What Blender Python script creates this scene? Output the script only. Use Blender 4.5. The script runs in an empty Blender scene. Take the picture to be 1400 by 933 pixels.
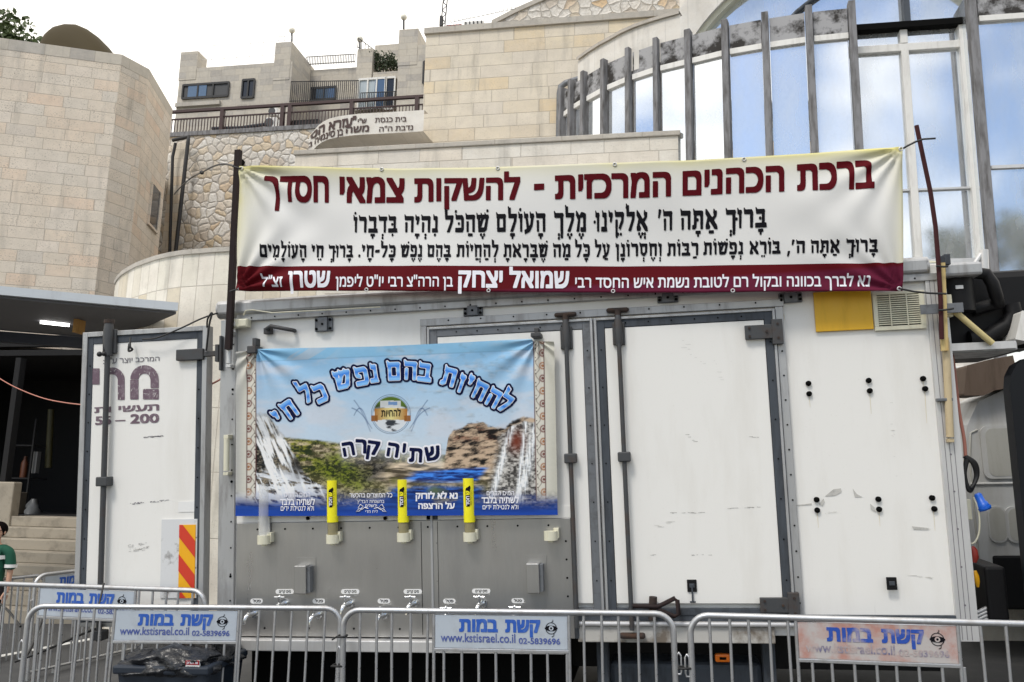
import bpy, bmesh, math, random
import numpy as np
from mathutils import Matrix, Vector
random.seed(7); rng = np.random.default_rng(7)
sc = bpy.context.scene; col = sc.collection
V3 = lambda *a: np.array(a, float)
nrm = lambda v: np.asarray(v, float) / np.linalg.norm(v)
# ------------------------------------------------------------------ camera, frames
FPX = 1160.0; CX, CY = 700.0, 466.5
def cray(x, y): return np.array([x - CX, y - CY, FPX])
Zt = nrm(cray(428, -8650)); Xt = -nrm(cray(-6050, 815)); Xt = nrm(Xt - Zt * (Xt @ Zt)); Yt = np.cross(Zt, Xt)
Zw = nrm(cray(840, -5750)); Yw = nrm(Yt - Zw * (Yt @ Zw)); Xw = np.cross(Yw, Zw)
WR = np.array([Xw, Yw, Zw])                       # camera -> world
CAM = V3(0, -6.3, 2.1)
SR = WR @ np.array([Xt, Yt, Zt]).T                # street -> world (the street slopes)
S = Matrix.Translation(CAM) @ Matrix(SR.tolist()).to_4x4() @ Matrix.Translation(-CAM)
I4 = Matrix.Identity(4)
def _hit(d, X, Y, Z):
    if Y is not None: t = (Y - CAM[1]) / d[1]
    elif Z is not None: t = (Z - CAM[2]) / d[2]
    else: t = (X - CAM[0]) / d[0]
    return CAM + d * t
def sat(px, py, Y=None, Z=None, X=None):
    r = cray(px, py); return _hit(np.array([r @ Xt, r @ Yt, r @ Zt]), X, Y, Z)
def wat(px, py, Y=None, Z=None, X=None): return _hit(WR @ cray(px, py), X, Y, Z)
def s2w(p): return CAM + SR @ (np.asarray(p, float) - CAM)
def wproj(p):
    c = WR.T @ (np.asarray(p, float) - CAM); return np.array([CX + FPX * c[0] / c[2], CY + FPX * c[1] / c[2]])
def sproj(p): return wproj(s2w(p))
cam = bpy.data.cameras.new('camera'); cam.sensor_width = 36; cam.sensor_fit = 'HORIZONTAL'
cam.lens = 36 * FPX / 1400; cam.clip_start = .05; cam.clip_end = 2000
co = bpy.data.objects.new('camera', cam); col.objects.link(co)
m4 = np.eye(4); m4[:3, 0] = WR[:, 0]; m4[:3, 1] = -WR[:, 1]; m4[:3, 2] = -WR[:, 2]; m4[:3, 3] = CAM
co.matrix_world = Matrix(m4.tolist()); sc.camera = co
# ------------------------------------------------------------------ world, sun, exposure
SUN_EL, SUN_AZ = 52, 205        # azimuth: direction the light comes from, degrees clockwise from +Y
def mth(nt, op, a, b=None, c=None):
    n = nt.nodes.new('ShaderNodeMath'); n.operation = op
    for i, x in enumerate((a, b, c)):
        if x is None: continue
        if isinstance(x, (int, float)): n.inputs[i].default_value = x
        else: nt.links.new(x, n.inputs[i])
    return n.outputs[0]
def sock(nt, s, x):
    if isinstance(x, bpy.types.NodeSocket): nt.links.new(x, s)
    elif isinstance(x, (tuple, list)) and len(x) == 3 and s.type == 'RGBA': s.default_value = (*x, 1)
    else: s.default_value = x
def node(nt, t, **kw):
    n = nt.nodes.new(t)
    for k, v in kw.items():
        if k.startswith('_'): sock(nt, n.inputs[k[1:].replace('_', ' ')], v)
        else: setattr(n, k, v)
    return n
def mixc(nt, f, a, b, mode='MIX'):
    n = nt.nodes.new('ShaderNodeMix'); n.data_type = 'RGBA'; n.blend_type = mode; n.clamp_factor = True
    sock(nt, n.inputs[0], f); sock(nt, n.inputs[6], a); sock(nt, n.inputs[7], b); return n.outputs[2]
def ramp(nt, f, stops, interp='LINEAR'):
    n = nt.nodes.new('ShaderNodeValToRGB'); r = n.color_ramp; r.interpolation = interp
    while len(r.elements) < len(stops): r.elements.new(.5)
    for e, (p, c) in zip(r.elements, stops):
        e.position = p; e.color = (c, c, c, 1) if isinstance(c, (int, float)) else (*c, 1)
    nt.links.new(f, n.inputs[0]); return n.outputs[0]
def noise(nt, vec, scale, detail=4, rough=.55, dist=0):
    n = node(nt, 'ShaderNodeTexNoise', _Scale=scale, _Detail=detail, _Roughness=rough, _Distortion=dist)
    if vec is not None: nt.links.new(vec, n.inputs['Vector'])
    return n.outputs[0]
def vscale(nt, vec, s):
    n = node(nt, 'ShaderNodeMapping'); nt.links.new(vec, n.inputs['Vector']); n.inputs['Scale'].default_value = s; return n.outputs[0]
w = bpy.data.worlds.new('World'); sc.world = w; w.use_nodes = True; nt = w.node_tree
bg = nt.nodes['Background']; bg.inputs['Strength'].default_value = .1
sky = node(nt, 'ShaderNodeTexSky', sky_type='NISHITA', sun_disc=False, sun_elevation=math.radians(SUN_EL),
           sun_rotation=math.radians(SUN_AZ), air_density=1.0, dust_density=.6, ozone_density=2.0)
tc = node(nt, 'ShaderNodeTexCoord'); gen = tc.outputs['Generated']
sep = node(nt, 'ShaderNodeSeparateXYZ'); nt.links.new(gen, sep.inputs[0])
cl = noise(nt, vscale(nt, gen, (1.6, 1.6, 3.2)), 1.5, 6, .55, .3)
front = ramp(nt, mth(nt, 'ADD', mth(nt, 'MULTIPLY', sep.outputs[1], .5), .5), [(.42, 0), (.62, 1)])
high = ramp(nt, sep.outputs[2], [(.45, 0), (.8, .6)])
cm = ramp(nt, mth(nt, 'ADD', mth(nt, 'ADD', cl, mth(nt, 'MULTIPLY', front, .5)), mth(nt, 'MULTIPLY', high, .35)), [(.485, 0), (.63, 1)])
nt.links.new(mixc(nt, cm, sky.outputs[0], mixc(nt, ramp(nt, sep.outputs[2], [(.1, 1), (.5, 0)]), (11.6, 11.2, 10.6), (11.6, 10.9, 9.3))), bg.inputs['Color'])
sun = bpy.data.lights.new('sun', 'SUN'); sun.energy = 1.3; sun.angle = math.radians(14); sun.color = (1, .95, .88)
so = bpy.data.objects.new('sun', sun); col.objects.link(so)
a, e = math.radians(SUN_AZ), math.radians(SUN_EL)
sd = Vector((math.sin(a) * math.cos(e), math.cos(a) * math.cos(e), math.sin(e))); so.rotation_euler = sd.to_track_quat('Z', 'Y').to_euler()
vs = sc.view_settings; vs.view_transform = 'Standard'; vs.look = 'None'; vs.exposure = .5; vs.gamma = 1; vs.use_curve_mapping = False
# ------------------------------------------------------------------ mesh builder and object tree
class MB:
    def __init__(s): s.v = []; s.f = []; s.mi = []; s.sm = []; s.uv = {}; s.col = None
    def add(s, vs, fs, mi=0, smooth=False, uvs=None):
        o = len(s.v); s.v += [tuple(float(c) for c in p) for p in vs]
        for k, f in enumerate(fs):
            if uvs is not None: s.uv[len(s.f)] = [uvs[i] for i in f]
            s.f.append(tuple(i + o for i in f)); s.mi.append(mi); s.sm.append(smooth)
        return s
    def hexa(s, p, mi=0):       # p: bottom 4 ccw, top 4
        return s.add(p, [(3, 2, 1, 0), (4, 5, 6, 7), (0, 1, 5, 4), (1, 2, 6, 5), (2, 3, 7, 6), (3, 0, 4, 7)], mi)
    def box(s, x0, x1, y0, y1, z0, z1, mi=0):
        x0, x1 = sorted((x0, x1)); y0, y1 = sorted((y0, y1)); z0, z1 = sorted((z0, z1))
        return s.hexa([(x0, y0, z0), (x1, y0, z0), (x1, y1, z0), (x0, y1, z0), (x0, y0, z1), (x1, y0, z1), (x1, y1, z1), (x0, y1, z1)], mi)
    def prism(s, pts, vec, mi=0, smooth=False):
        n = len(pts); a = [np.asarray(p, float) for p in pts]; b = [p + np.asarray(vec, float) for p in a]
        s.add(a + b, [tuple(range(n - 1, -1, -1)), tuple(range(n, 2 * n))], mi)
        return s.add(a + b, [(i, (i + 1) % n, n + (i + 1) % n, n + i) for i in range(n)], mi, smooth)
    def tube(s, path, r, n=8, mi=0, closed=False):
        P = [np.asarray(p, float) for p in path]; k = len(P); R = r if hasattr(r, '__len__') else [r] * k
        vs = []; up = None
        for i in range(k):
            t = nrm(P[(i + 1) % k if closed else min(i + 1, k - 1)] - P[(i - 1) % k if closed else max(i - 1, 0)])
            if up is None: up = V3(0, 0, 1) if abs(t[2]) < .9 else V3(1, 0, 0)
            up = nrm(up - t * (up @ t)); b = np.cross(t, up)
            vs += [P[i] + R[i] * (math.cos(2 * math.pi * j / n) * up + math.sin(2 * math.pi * j / n) * b) for j in range(n)]
        fs = []
        for i in range(k if closed else k - 1):
            for j in range(n):
                a0 = i * n + j; a1 = i * n + (j + 1) % n; b0 = ((i + 1) % k) * n + j; b1 = ((i + 1) % k) * n + (j + 1) % n
                fs.append((a0, a1, b1, b0))
        s.add(vs, fs, mi, True)
        if not closed: s.add(vs[:n], [tuple(range(n - 1, -1, -1))], mi); s.add(vs[-n:], [tuple(range(n))], mi)
        return s
    def cyl(s, p0, p1, r, n=10, mi=0): return s.tube([p0, p1], r, n, mi)
    def ball(s, c, r, mi=0, n=10, sc3=(1, 1, 1)):
        vs = []; fs = []
        for i in range(n + 1):
            th = math.pi * i / n
            for j in range(2 * n):
                ph = math.pi * j / n
                vs.append((c[0] + r * sc3[0] * math.sin(th) * math.cos(ph), c[1] + r * sc3[1] * math.sin(th) * math.sin(ph), c[2] + r * sc3[2] * math.cos(th)))
        for i in range(n):
            for j in range(2 * n):
                fs.append((i * 2 * n + j, (i + 1) * 2 * n + j, (i + 1) * 2 * n + (j + 1) % (2 * n), i * 2 * n + (j + 1) % (2 * n)))
        return s.add(vs, fs, mi, True)
    def strip(s, pts, z0, z1, mi=0, smooth=True, back=None):     # curved upright wall along plan points, uv in metres
        u = 0; U = [0]
        for a, b in zip(pts, pts[1:]): u += math.dist(a[:2], b[:2]); U.append(u)
        n = len(pts); vs = [(p[0], p[1], z0) for p in pts] + [(p[0], p[1], z1) for p in pts]
        uv = [(x, z0) for x in U] + [(x, z1) for x in U]
        return s.add(vs, [(i, i + 1, n + i + 1, n + i) for i in range(n - 1)], mi, smooth, uv)
def link(o, parent=None):
    col.objects.link(o)
    if parent is not None: o.parent = parent
    return o
BASE = {}
def make_mesh(name, mb, mats, base=(0, 0, 0)):
    me = bpy.data.meshes.new(name); b = np.asarray(base, float)
    V = np.array(mb.v) - b; me.from_pydata(V.tolist(), [], mb.f)
    for m in (mats if isinstance(mats, (list, tuple)) else [mats]): me.materials.append(m)
    me.polygons.foreach_set('material_index', mb.mi); me.polygons.foreach_set('use_smooth', mb.sm)
    uvl = me.uv_layers.new(name='UVMap'); A = np.array(mb.v); out = []
    for k, f in enumerate(mb.f):
        if k in mb.uv: out += [c for p in mb.uv[k] for c in p]; continue
        P = A[list(f)]; n = np.cross(P[1] - P[0], P[2] - P[0]); L = np.linalg.norm(n); n = n / L if L > 1e-12 else V3(0, 0, 1)
        if abs(n[2]) > .85: out += P[:, :2].ravel().tolist()
        else:
            t = nrm((-n[1], n[0], 0)); out += np.stack([P @ t, P[:, 2]], 1).ravel().tolist()
    uvl.data.foreach_set('uv', np.array(out, np.float32))
    if mb.col is not None:
        ca = me.color_attributes.new('paint', 'FLOAT_COLOR', 'POINT'); ca.data.foreach_set('color', np.asarray(mb.col, np.float32).ravel())
    me.update(); return me
def tagit(o, label, cat=None, group=None, kind=None):
    if label: o['label'] = label
    if cat: o['category'] = cat
    if group: o['group'] = group
    if kind: o['kind'] = kind
    return o
def thing(name, label, cat, base=(0, 0, 0), frame=I4, group=None):     # Empty at the base; parts are built in frame coordinates
    o = bpy.data.objects.new(name, None); o.empty_display_size = .1
    o.matrix_world = frame @ Matrix.Translation([float(c) for c in base]); link(o); BASE[o.name] = tuple(base)
    return tagit(o, label, cat, group)
def bevel(o, wd, seg=2):
    m = o.modifiers.new('bevel', 'BEVEL'); m.width = wd; m.segments = seg; m.limit_method = 'ANGLE'; m.angle_limit = math.radians(40); return o
def part(name, mb, mats, parent, bev=0, label=None):
    base = BASE[parent.name]; o = bpy.data.objects.new(name, make_mesh(name, mb, mats, base)); link(o, parent); BASE[o.name] = base
    if bev: bevel(o, bev)
    if label: o['label'] = label
    return o
def solo(name, mb, mats, label, cat, frame=I4, group=None, kind=None, bev=0, base=None):
    if base is None: A = np.array(mb.v); base = (*A.mean(0)[:2], A[:, 2].min())
    o = bpy.data.objects.new(name, make_mesh(name, mb, mats, base)); o.matrix_world = frame @ Matrix.Translation([float(c) for c in base]); link(o)
    if bev: bevel(o, bev)
    return tagit(o, label, cat, group, kind)
# ------------------------------------------------------------------ materials
def lin(r, g, b):
    f = lambda c: c / 12.92 if c <= .04045 else ((c + .055) / 1.055) ** 2.4
    return (f(r / 255), f(g / 255), f(b / 255))
def mat(name, base=(.5, .5, .5), rough=.6, metal=0, fn=None, **kw):
    m = bpy.data.materials.new(name); m.use_nodes = True; t = m.node_tree; b = t.nodes['Principled BSDF']
    b.inputs['Base Color'].default_value = (*base, 1); b.inputs['Roughness'].default_value = rough; b.inputs['Metallic'].default_value = metal
    for k, v in kw.items(): sock(t, b.inputs[k.replace('_', ' ')], v)
    if fn: fn(t, b)
    return m
def objc(t): return node(t, 'ShaderNodeTexCoord').outputs['Object']
def uvc(t): return node(t, 'ShaderNodeTexCoord').outputs['UV']
def bump(t, b, h, strength=.3, dist=.02):
    n = node(t, 'ShaderNodeBump', _Strength=strength, _Distance=dist); t.links.new(h, n.inputs['Height']); t.links.new(n.outputs[0], b.inputs['Normal'])
def blocks(t, bw, bh, jitter=True):
    uv = uvc(t); s = node(t, 'ShaderNodeSeparateXYZ'); t.links.new(uv, s.inputs[0]); u, v = s.outputs[0], s.outputs[1]
    row = mth(t, 'FLOOR', mth(t, 'DIVIDE', v, bh))
    if jitter:
        wn = node(t, 'ShaderNodeTexWhiteNoise', noise_dimensions='1D'); t.links.new(row, wn.inputs['W'])
        cb = node(t, 'ShaderNodeCombineXYZ'); t.links.new(mth(t, 'MULTIPLY', u, 1.1), cb.inputs[0]); t.links.new(mth(t, 'MULTIPLY', row, 7.37), cb.inputs[1])
        nz = noise(t, cb.outputs[0], 1, 0, 0)
        u = mth(t, 'ADD', mth(t, 'ADD', u, mth(t, 'MULTIPLY', wn.outputs[0], bw * 3)), mth(t, 'MULTIPLY', nz, bw * 1.4))
    cu = mth(t, 'DIVIDE', u, bw); c = mth(t, 'FLOOR', cu); fx = mth(t, 'FRACT', cu); fy = mth(t, 'FRACT', mth(t, 'DIVIDE', v, bh))
    dx = mth(t, 'MULTIPLY', mth(t, 'MINIMUM', fx, mth(t, 'SUBTRACT', 1, fx)), bw); dy = mth(t, 'MULTIPLY', mth(t, 'MINIMUM', fy, mth(t, 'SUBTRACT', 1, fy)), bh)
    d = mth(t, 'MINIMUM', dx, dy)
    cb2 = node(t, 'ShaderNodeCombineXYZ'); t.links.new(c, cb2.inputs[0]); t.links.new(row, cb2.inputs[1])
    w2 = node(t, 'ShaderNodeTexWhiteNoise', noise_dimensions='2D'); t.links.new(cb2.outputs[0], w2.inputs['Vector'])
    return uv, d, w2.outputs['Value']
def ashlar(name, bw=.55, bh=.25, cols=None, joint=.005, jcol=(.34, .30, .25), jitter=True, pits=1.0, bumpy=.5):
    cols = cols or [(0, (.64, .56, .45)), (.25, (.68, .61, .50)), (.5, (.62, .57, .49)), (.75, (.68, .59, .45)), (.92, (.68, .54, .38)), (1, (.56, .52, .45))]
    def fn(t, b):
        uv, d, r = blocks(t, bw, bh, jitter)
        c = ramp(t, r, cols)
        n1 = noise(t, uv, 2.2, 6, .65); c = mixc(t, ramp(t, n1, [(.35, 0), (.75, .55)]), c, (.42, .38, .32), 'MIX')
        n2 = noise(t, uv, 38, 6, .7); pm = mth(t, 'MULTIPLY', ramp(t, n2, [(.54, 0), (.66, .75 * pits)]), ramp(t, noise(t, uv, 3.1, 3, .6), [(.4, .15), (.65, 1)])); c = mixc(t, pm, c, (.15, .13, .11))
        nh = noise(t, uv, 9, 3, .6); c = mixc(t, ramp(t, nh, [(.3, 0), (.8, .35)]), c, (.66, .60, .52))
        st = noise(t, vscale(t, uv, (3, .5, 1)), 1.3, 5, .6); c = mixc(t, ramp(t, st, [(.55, 0), (.8, .5)]), c, (.20, .19, .17))
        jm = ramp(t, mth(t, 'DIVIDE', d, joint * 2), [(.35, 1), (.75, 0)])
        c = mixc(t, mth(t, 'MULTIPLY', jm, .55), c, jcol); t.links.new(c, b.inputs['Base Color'])
        h = mth(t, 'ADD', mth(t, 'MULTIPLY', n2, .5), mth(t, 'MULTIPLY', jm, -1.2)); h = mth(t, 'ADD', h, mth(t, 'MULTIPLY', nh, .6)); bump(t, b, h, bumpy, .015)
    return mat(name, rough=.9, fn=fn)
def rubble(name, scale=4.6, warm=1.0):
    def fn(t, b):
        uv = uvc(t); nz = node(t, 'ShaderNodeTexNoise', _Scale=2.5, _Detail=2.0); t.links.new(uv, nz.inputs['Vector'])
        vv = mixc(t, .13, uv, nz.outputs['Color'], 'LINEAR_LIGHT')
        ed = node(t, 'ShaderNodeTexVoronoi', feature='DISTANCE_TO_EDGE', voronoi_dimensions='2D', _Scale=scale, _Randomness=.85); t.links.new(vv, ed.inputs['Vector'])
        f1 = node(t, 'ShaderNodeTexVoronoi', feature='F1', voronoi_dimensions='2D', _Scale=scale, _Randomness=.85); t.links.new(vv, f1.inputs['Vector'])
        sp = node(t, 'ShaderNodeSeparateColor'); t.links.new(f1.outputs['Color'], sp.inputs[0])
        c = ramp(t, sp.outputs[0], [(0, (.72, .70, .66)), (.45, (.70, .66, .60)), (.6, (.62, .50, .34)), (.72, (.68, .60, .50)), (.88, (.55, .53, .50)), (1, (.64, .46, .27))])
        n2 = noise(t, uv, 16, 6, .65); c = mixc(t, ramp(t, n2, [(.42, 0), (.75, .75)]), c, (.34, .30, .25)); c = mixc(t, ramp(t, noise(t, uv, 1.1, 5, .6), [(.45, 0), (.75, .55)]), c, (.36, .32, .27))
        m = ramp(t, ed.outputs['Distance'], [(.012, 1), (.045, 0)]); c = mixc(t, m, c, (.29, .26, .22)); t.links.new(c, b.inputs['Base Color'])
        h = mth(t, 'ADD', ramp(t, ed.outputs['Distance'], [(0, 0), (.2, 1)]), mth(t, 'MULTIPLY', n2, .4)); bump(t, b, h, .6, .04)
    return mat(name, rough=.92, fn=fn)
def dirty(name, base, dirt, rough=.5, scale=3.0, amt=.5, metal=0, streak=True, fine=True, spec=.5, thr=(.5, .78)):
    def fn(t, b):
        o = objc(t); n1 = noise(t, vscale(t, o, (3, 3, .55)) if streak else o, scale, 7, .62)
        c = mixc(t, ramp(t, n1, [(thr[0], 0), (thr[1], amt)]), base, dirt)
        if fine: n2 = noise(t, o, 55, 5, .7); c = mixc(t, ramp(t, n2, [(.62, 0), (.74, amt * .6)]), c, dirt)
        t.links.new(c, b.inputs['Base Color']); b.inputs['Specular IOR Level'].default_value = spec
        t.links.new(ramp(t, n1, [(.3, max(rough - .1, .05)), (.8, min(rough + .2, 1))]), b.inputs['Roughness'])
    return mat(name, rough=rough, metal=metal, fn=fn)
M = {}
M['ashlar'] = ashlar('pale ashlar stone')
M['ashlar_pink'] = ashlar('pink tinted ashlar stone', .5, .22, [(0, (.73, .65, .56)), (.3, (.70, .61, .50)), (.55, (.68, .62, .54)), (.8, (.72, .61, .49)), (.95, (.72, .56, .43)), (1, (.60, .56, .50))], pits=1.7)
M['ashlar_cream'] = ashlar('cream ashlar stone', .62, .245, [(0, (.70, .63, .51)), (.3, (.73, .66, .54)), (.55, (.67, .61, .52)), (.75, (.73, .63, .46)), (.93, (.72, .57, .36)), (1, (.62, .58, .51))], pits=.6)
M['ashlar_white'] = ashlar('whitish parapet stone', .66, .27, [(0, (.76, .73, .67)), (.4, (.72, .69, .62)), (.7, (.76, .69, .59)), (1, (.65, .62, .57))], pits=.5)
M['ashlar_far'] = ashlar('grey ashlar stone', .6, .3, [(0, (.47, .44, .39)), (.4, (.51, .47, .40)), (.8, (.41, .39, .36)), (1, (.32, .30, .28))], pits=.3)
M['cladding'] = ashlar('upright stone cladding', .24, .78, [(0, (.73, .70, .61)), (.5, (.78, .74, .66)), (.8, (.70, .66, .57)), (1, (.62, .54, .40))], .005, jitter=False, pits=.5)
M['coping'] = ashlar('coping stone', .7, 5, [(0, (.44, .42, .38)), (1, (.36, .34, .31))], pits=1)
M['white_stone'] = ashlar('smooth white stone', .42, 5, [(0, (.76, .74, .70)), (1, (.70, .68, .64))], .003, (.4, .39, .37), jitter=False, pits=.35, bumpy=.2)
M['rubble'] = rubble('rubble masonry')
M['rubble_up'] = rubble('upper rubble masonry', 3.6)
M['step'] = dirty('step stone', (.34, .30, .24), (.12, .11, .09), .85, 4, .8, streak=False)
M['asphalt'] = dirty('asphalt', (.055, .056, .058), (.10, .10, .10), .9, 3, .8, streak=False)
M['line'] = dirty('road paint', (.70, .70, .68), (.25, .25, .24), .8, 8, .6, streak=False)
M['panel'] = dirty('white truck panel', (.81, .80, .77), (.62, .59, .53), .36, 1.2, .55, thr=(.5, .85))
M['alu'] = dirty('grey aluminium', (.44, .445, .45), (.17, .155, .14), .45, 3.5, .85, metal=.5)
M['alu_dark'] = dirty('dark aluminium', (.07, .08, .095), (.025, .025, .025), .6, 4, .85, metal=.15, spec=.25)
M['alu_light'] = dirty('pale aluminium', (.62, .62, .62), (.40, .38, .36), .4, 2.5, .6, metal=.4)
M['galv'] = dirty('galvanised steel', (.16, .17, .185), (.07, .07, .07), .55, 14, .8, metal=.3, streak=False)
M['bar'] = dirty('barrier steel', (.52, .53, .55), (.24, .21, .18), .33, 9, .8, metal=.75, streak=False)
M['lock'] = dirty('grey lock steel', (.055, .058, .062), (.07, .04, .025), .6, 7, .8, metal=.1, streak=False)
M['rust'] = dirty('rusty iron', (.035, .024, .02), (.10, .045, .02), .8, 12, .8, streak=False)
M['steel'] = dirty('brushed stainless sheet', (.47, .465, .455), (.19, .18, .165), .36, .9, .6, metal=.85, fine=False, thr=(.38, .75))
def _wavy(m):
    t = m.node_tree; b = t.nodes['Principled BSDF']; o = objc(t); bump(t, b, mth(t, 'ADD', noise(t, vscale(t, o, (1.3, 1.3, .8)), 1.2, 1, .3), mth(t, 'MULTIPLY', noise(t, vscale(t, o, (60, 60, 1)), 3, 2, .5), .03)), .3, .09)
_wavy(M['steel'])
M['chrome'] = mat('chrome', (.78, .79, .80), .12, 1)
M['black'] = mat('black plastic', (.006, .006, .007), .55, Specular_IOR_Level=.25)
M['black_gloss'] = mat('black paint', (.004, .005, .008), .4, Specular_IOR_Level=.3)
M['dark_hole'] = mat('dark rubber', (.004, .004, .004), .9, Specular_IOR_Level=.1)
M['cable'] = mat('black cable', (.015, .015, .016), .55)
M['red_cord'] = mat('red cord', (.50, .20, .15), .6)
M['pole'] = dirty('dark brown pole', (.02, .013, .013), (.04, .022, .018), .7, 9, .7, spec=.2)
M['pole_red'] = dirty('dark red pole', (.05, .012, .014), (.035, .018, .016), .65, 9, .7, spec=.2)
M['yellow'] = dirty('yellow plate', (.72, .41, .015), (.45, .25, .02), .45, 5, .5)
M['cream'] = dirty('cream plastic', (.68, .66, .52), (.45, .40, .28), .5, 8, .5)
M['sleeve'] = mat('bright yellow sleeve', (.88, .80, .01), .4)
M['clear'] = mat('clear plastic tube', (.9, .9, .88), .08, Alpha=.32)
M['amber'] = mat('smoky plastic tube', (.34, .30, .17), .15, Alpha=.75)
M['orange'] = mat('orange lamp lens', (.9, .2, .01), .3)
M['lampred'] = mat('red reflective', (.62, .045, .02), .35)
M['lampyel'] = mat('yellow reflective', (.85, .42, .01), .35)
M['sign'] = dirty('barrier sign plate', (.43, .48, .54), (.27, .27, .28), .45, 6, .5, streak=False)
M['sign_worn'] = dirty('worn barrier sign plate', (.46, .43, .42), (.42, .20, .16), .5, 5, .9, streak=False, thr=(.42, .6))
M['blue_ink'] = dirty('blue ink', lin(35, 85, 175), lin(110, 140, 190), .5, 14, .5, streak=False, fine=False)
M['blue_ink_worn'] = dirty('rubbed blue ink', lin(35, 75, 165), (.42, .36, .36), .5, 7, .9, streak=False, fine=False, thr=(.5, .66)); M['url_ink_worn'] = dirty('mostly rubbed off ink', lin(70, 80, 130), (.43, .36, .35), .5, 9, 1.0, streak=False, fine=False, thr=(.38, .55))
M['url_ink'] = dirty('faded blue ink', lin(70, 85, 150), lin(150, 160, 185), .5, 10, .6, streak=False, fine=False)
M['black_ink'] = mat('black ink', (.006, .006, .009), .7, Specular_IOR_Level=.1)
M['maroon'] = mat('maroon ink', lin(84, 5, 18), .7, Specular_IOR_Level=.1)
M['white_ink'] = mat('white ink', (.80, .80, .86), .5)
M['navy_ink'] = mat('navy ink', lin(12, 20, 58), .7, Specular_IOR_Level=.1)
M['brown_ink'] = mat('brown letter', lin(62, 40, 36), .6)
M['logo_ink'] = dirty('faded purple print', lin(105, 85, 98), lin(160, 150, 155), .5, 30, .9, streak=False)
M['grey_ink'] = mat('grey print', lin(115, 112, 118), .6)
M['iron'] = mat('painted railing', (.04, .016, .015), .6)
M['iron_black'] = mat('dark iron', (.02, .02, .022), .6)
M['concrete'] = dirty('weathered concrete', (.21, .21, .22), (.07, .065, .06), .85, 6, .95, thr=(.42, .7))
M['fascia'] = dirty('peeling fascia', (.34, .34, .35), (.03, .027, .025), .8, 4.5, 1.0, thr=(.44, .58), streak=False)
M['white_frame'] = dirty('white window frame', (.72, .71, .68), (.4, .38, .35), .5, 4, .6)
def _glass(t, b):
    o = objc(t); n1 = noise(t, vscale(t, o, (1.6, 1.6, .7)), 1.1, 5, .6); n2 = noise(t, o, 30, 5, .7)
    c = mixc(t, ramp(t, n1, [(.4, 0), (.75, .8)]), (.84, .88, .92), (.78, .80, .79)); t.links.new(c, b.inputs['Base Color'])
    t.links.new(ramp(t, n2, [(.4, .05), (.8, .11)]), b.inputs['Roughness']); t.links.new(ramp(t, n1, [(.35, .9), (.75, .6)]), b.inputs['Metallic'])
M['glass'] = mat('mirrored facade glass', (.7, .8, .9), .06, .92, fn=_glass)
M['pane'] = mat('dark window pane', (.02, .025, .035), .08)
M['pane_blue'] = mat('blue window pane', (.10, .16, .25), .1, .3)
M['curtain'] = dirty('pale curtain', (.42, .48, .52), (.3, .34, .38), .8, 5, .6)
M['shutter'] = mat('dark shutter', (.05, .052, .056), .6)
M['tank'] = mat('olive brown plastic', (.055, .042, .02), .7, Specular_IOR_Level=.15)
M['zinc'] = dirty('zinc canopy sheet', (.52, .56, .60), (.36, .38, .40), .5, 3, .5)
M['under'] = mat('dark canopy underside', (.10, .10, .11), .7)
M['navy_beam'] = mat('navy steel beam', (.02, .026, .045), .5)
M['wood'] = dirty('raw pine', (.42, .23, .07), (.18, .09, .03), .7, 6, .8)
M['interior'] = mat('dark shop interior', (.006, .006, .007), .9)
M['lamp'] = mat('lit tube', (1, 1, 1), .5, Emission_Color=(1, .98, .95, 1), Emission_Strength=6.0)
M['dull'] = mat('dull black', (.008, .008, .009), .9)
M['globe'] = mat('globe glass', (.75, .72, .62), .3)
M['leaf'] = dirty('tree leaves', (.06, .09, .022), (.025, .04, .012), .6, 2, .9, streak=False)
M['leaf_dark'] = dirty('shrub leaves', (.035, .055, .022), (.02, .025, .012), .6, 3, .9, streak=False)
M['bark'] = mat('bark', (.09, .07, .05), .9)
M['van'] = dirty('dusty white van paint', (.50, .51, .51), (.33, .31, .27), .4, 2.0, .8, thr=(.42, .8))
M['van_in'] = dirty('van paint darkened as recess shade and seam', (.40, .40, .37), (.27, .25, .20), .45, 2.0, .8)  # darker copy of the van paint: recess shade put into the colour, also the seam
M['bin'] = mat('dark blue bin', (.015, .022, .035), .45)
M['bag'] = mat('black rubbish bag', (.006, .007, .01), .2, fn=lambda t, b: bump(t, b, noise(t, objc(t), 14, 4, .6), .7, .03))
M['blue'] = mat('blue plug', (.01, .12, .62), .4)
M['redp'] = mat('red plastic', (.30, .03, .02), .45)
M['skin'] = mat('skin', (.50, .30, .21), .55, Subsurface_Weight=.1)
M['hair'] = mat('dark hair', (.006, .004, .004), .95, Specular_IOR_Level=.05)
M['shirt'] = mat('green polo', (.008, .085, .05), .85)
M['trouser'] = mat('black trousers', (.012, .012, .016), .85)
M['white'] = mat('plain white', (.78, .78, .77), .6)
M['vinyl'] = mat('painted vinyl', (.8, .8, .8), .6, Specular_IOR_Level=.25, fn=lambda t, b: t.links.new(node(t, 'ShaderNodeVertexColor', layer_name='paint').outputs[0], b.inputs['Base Color']))
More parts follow.
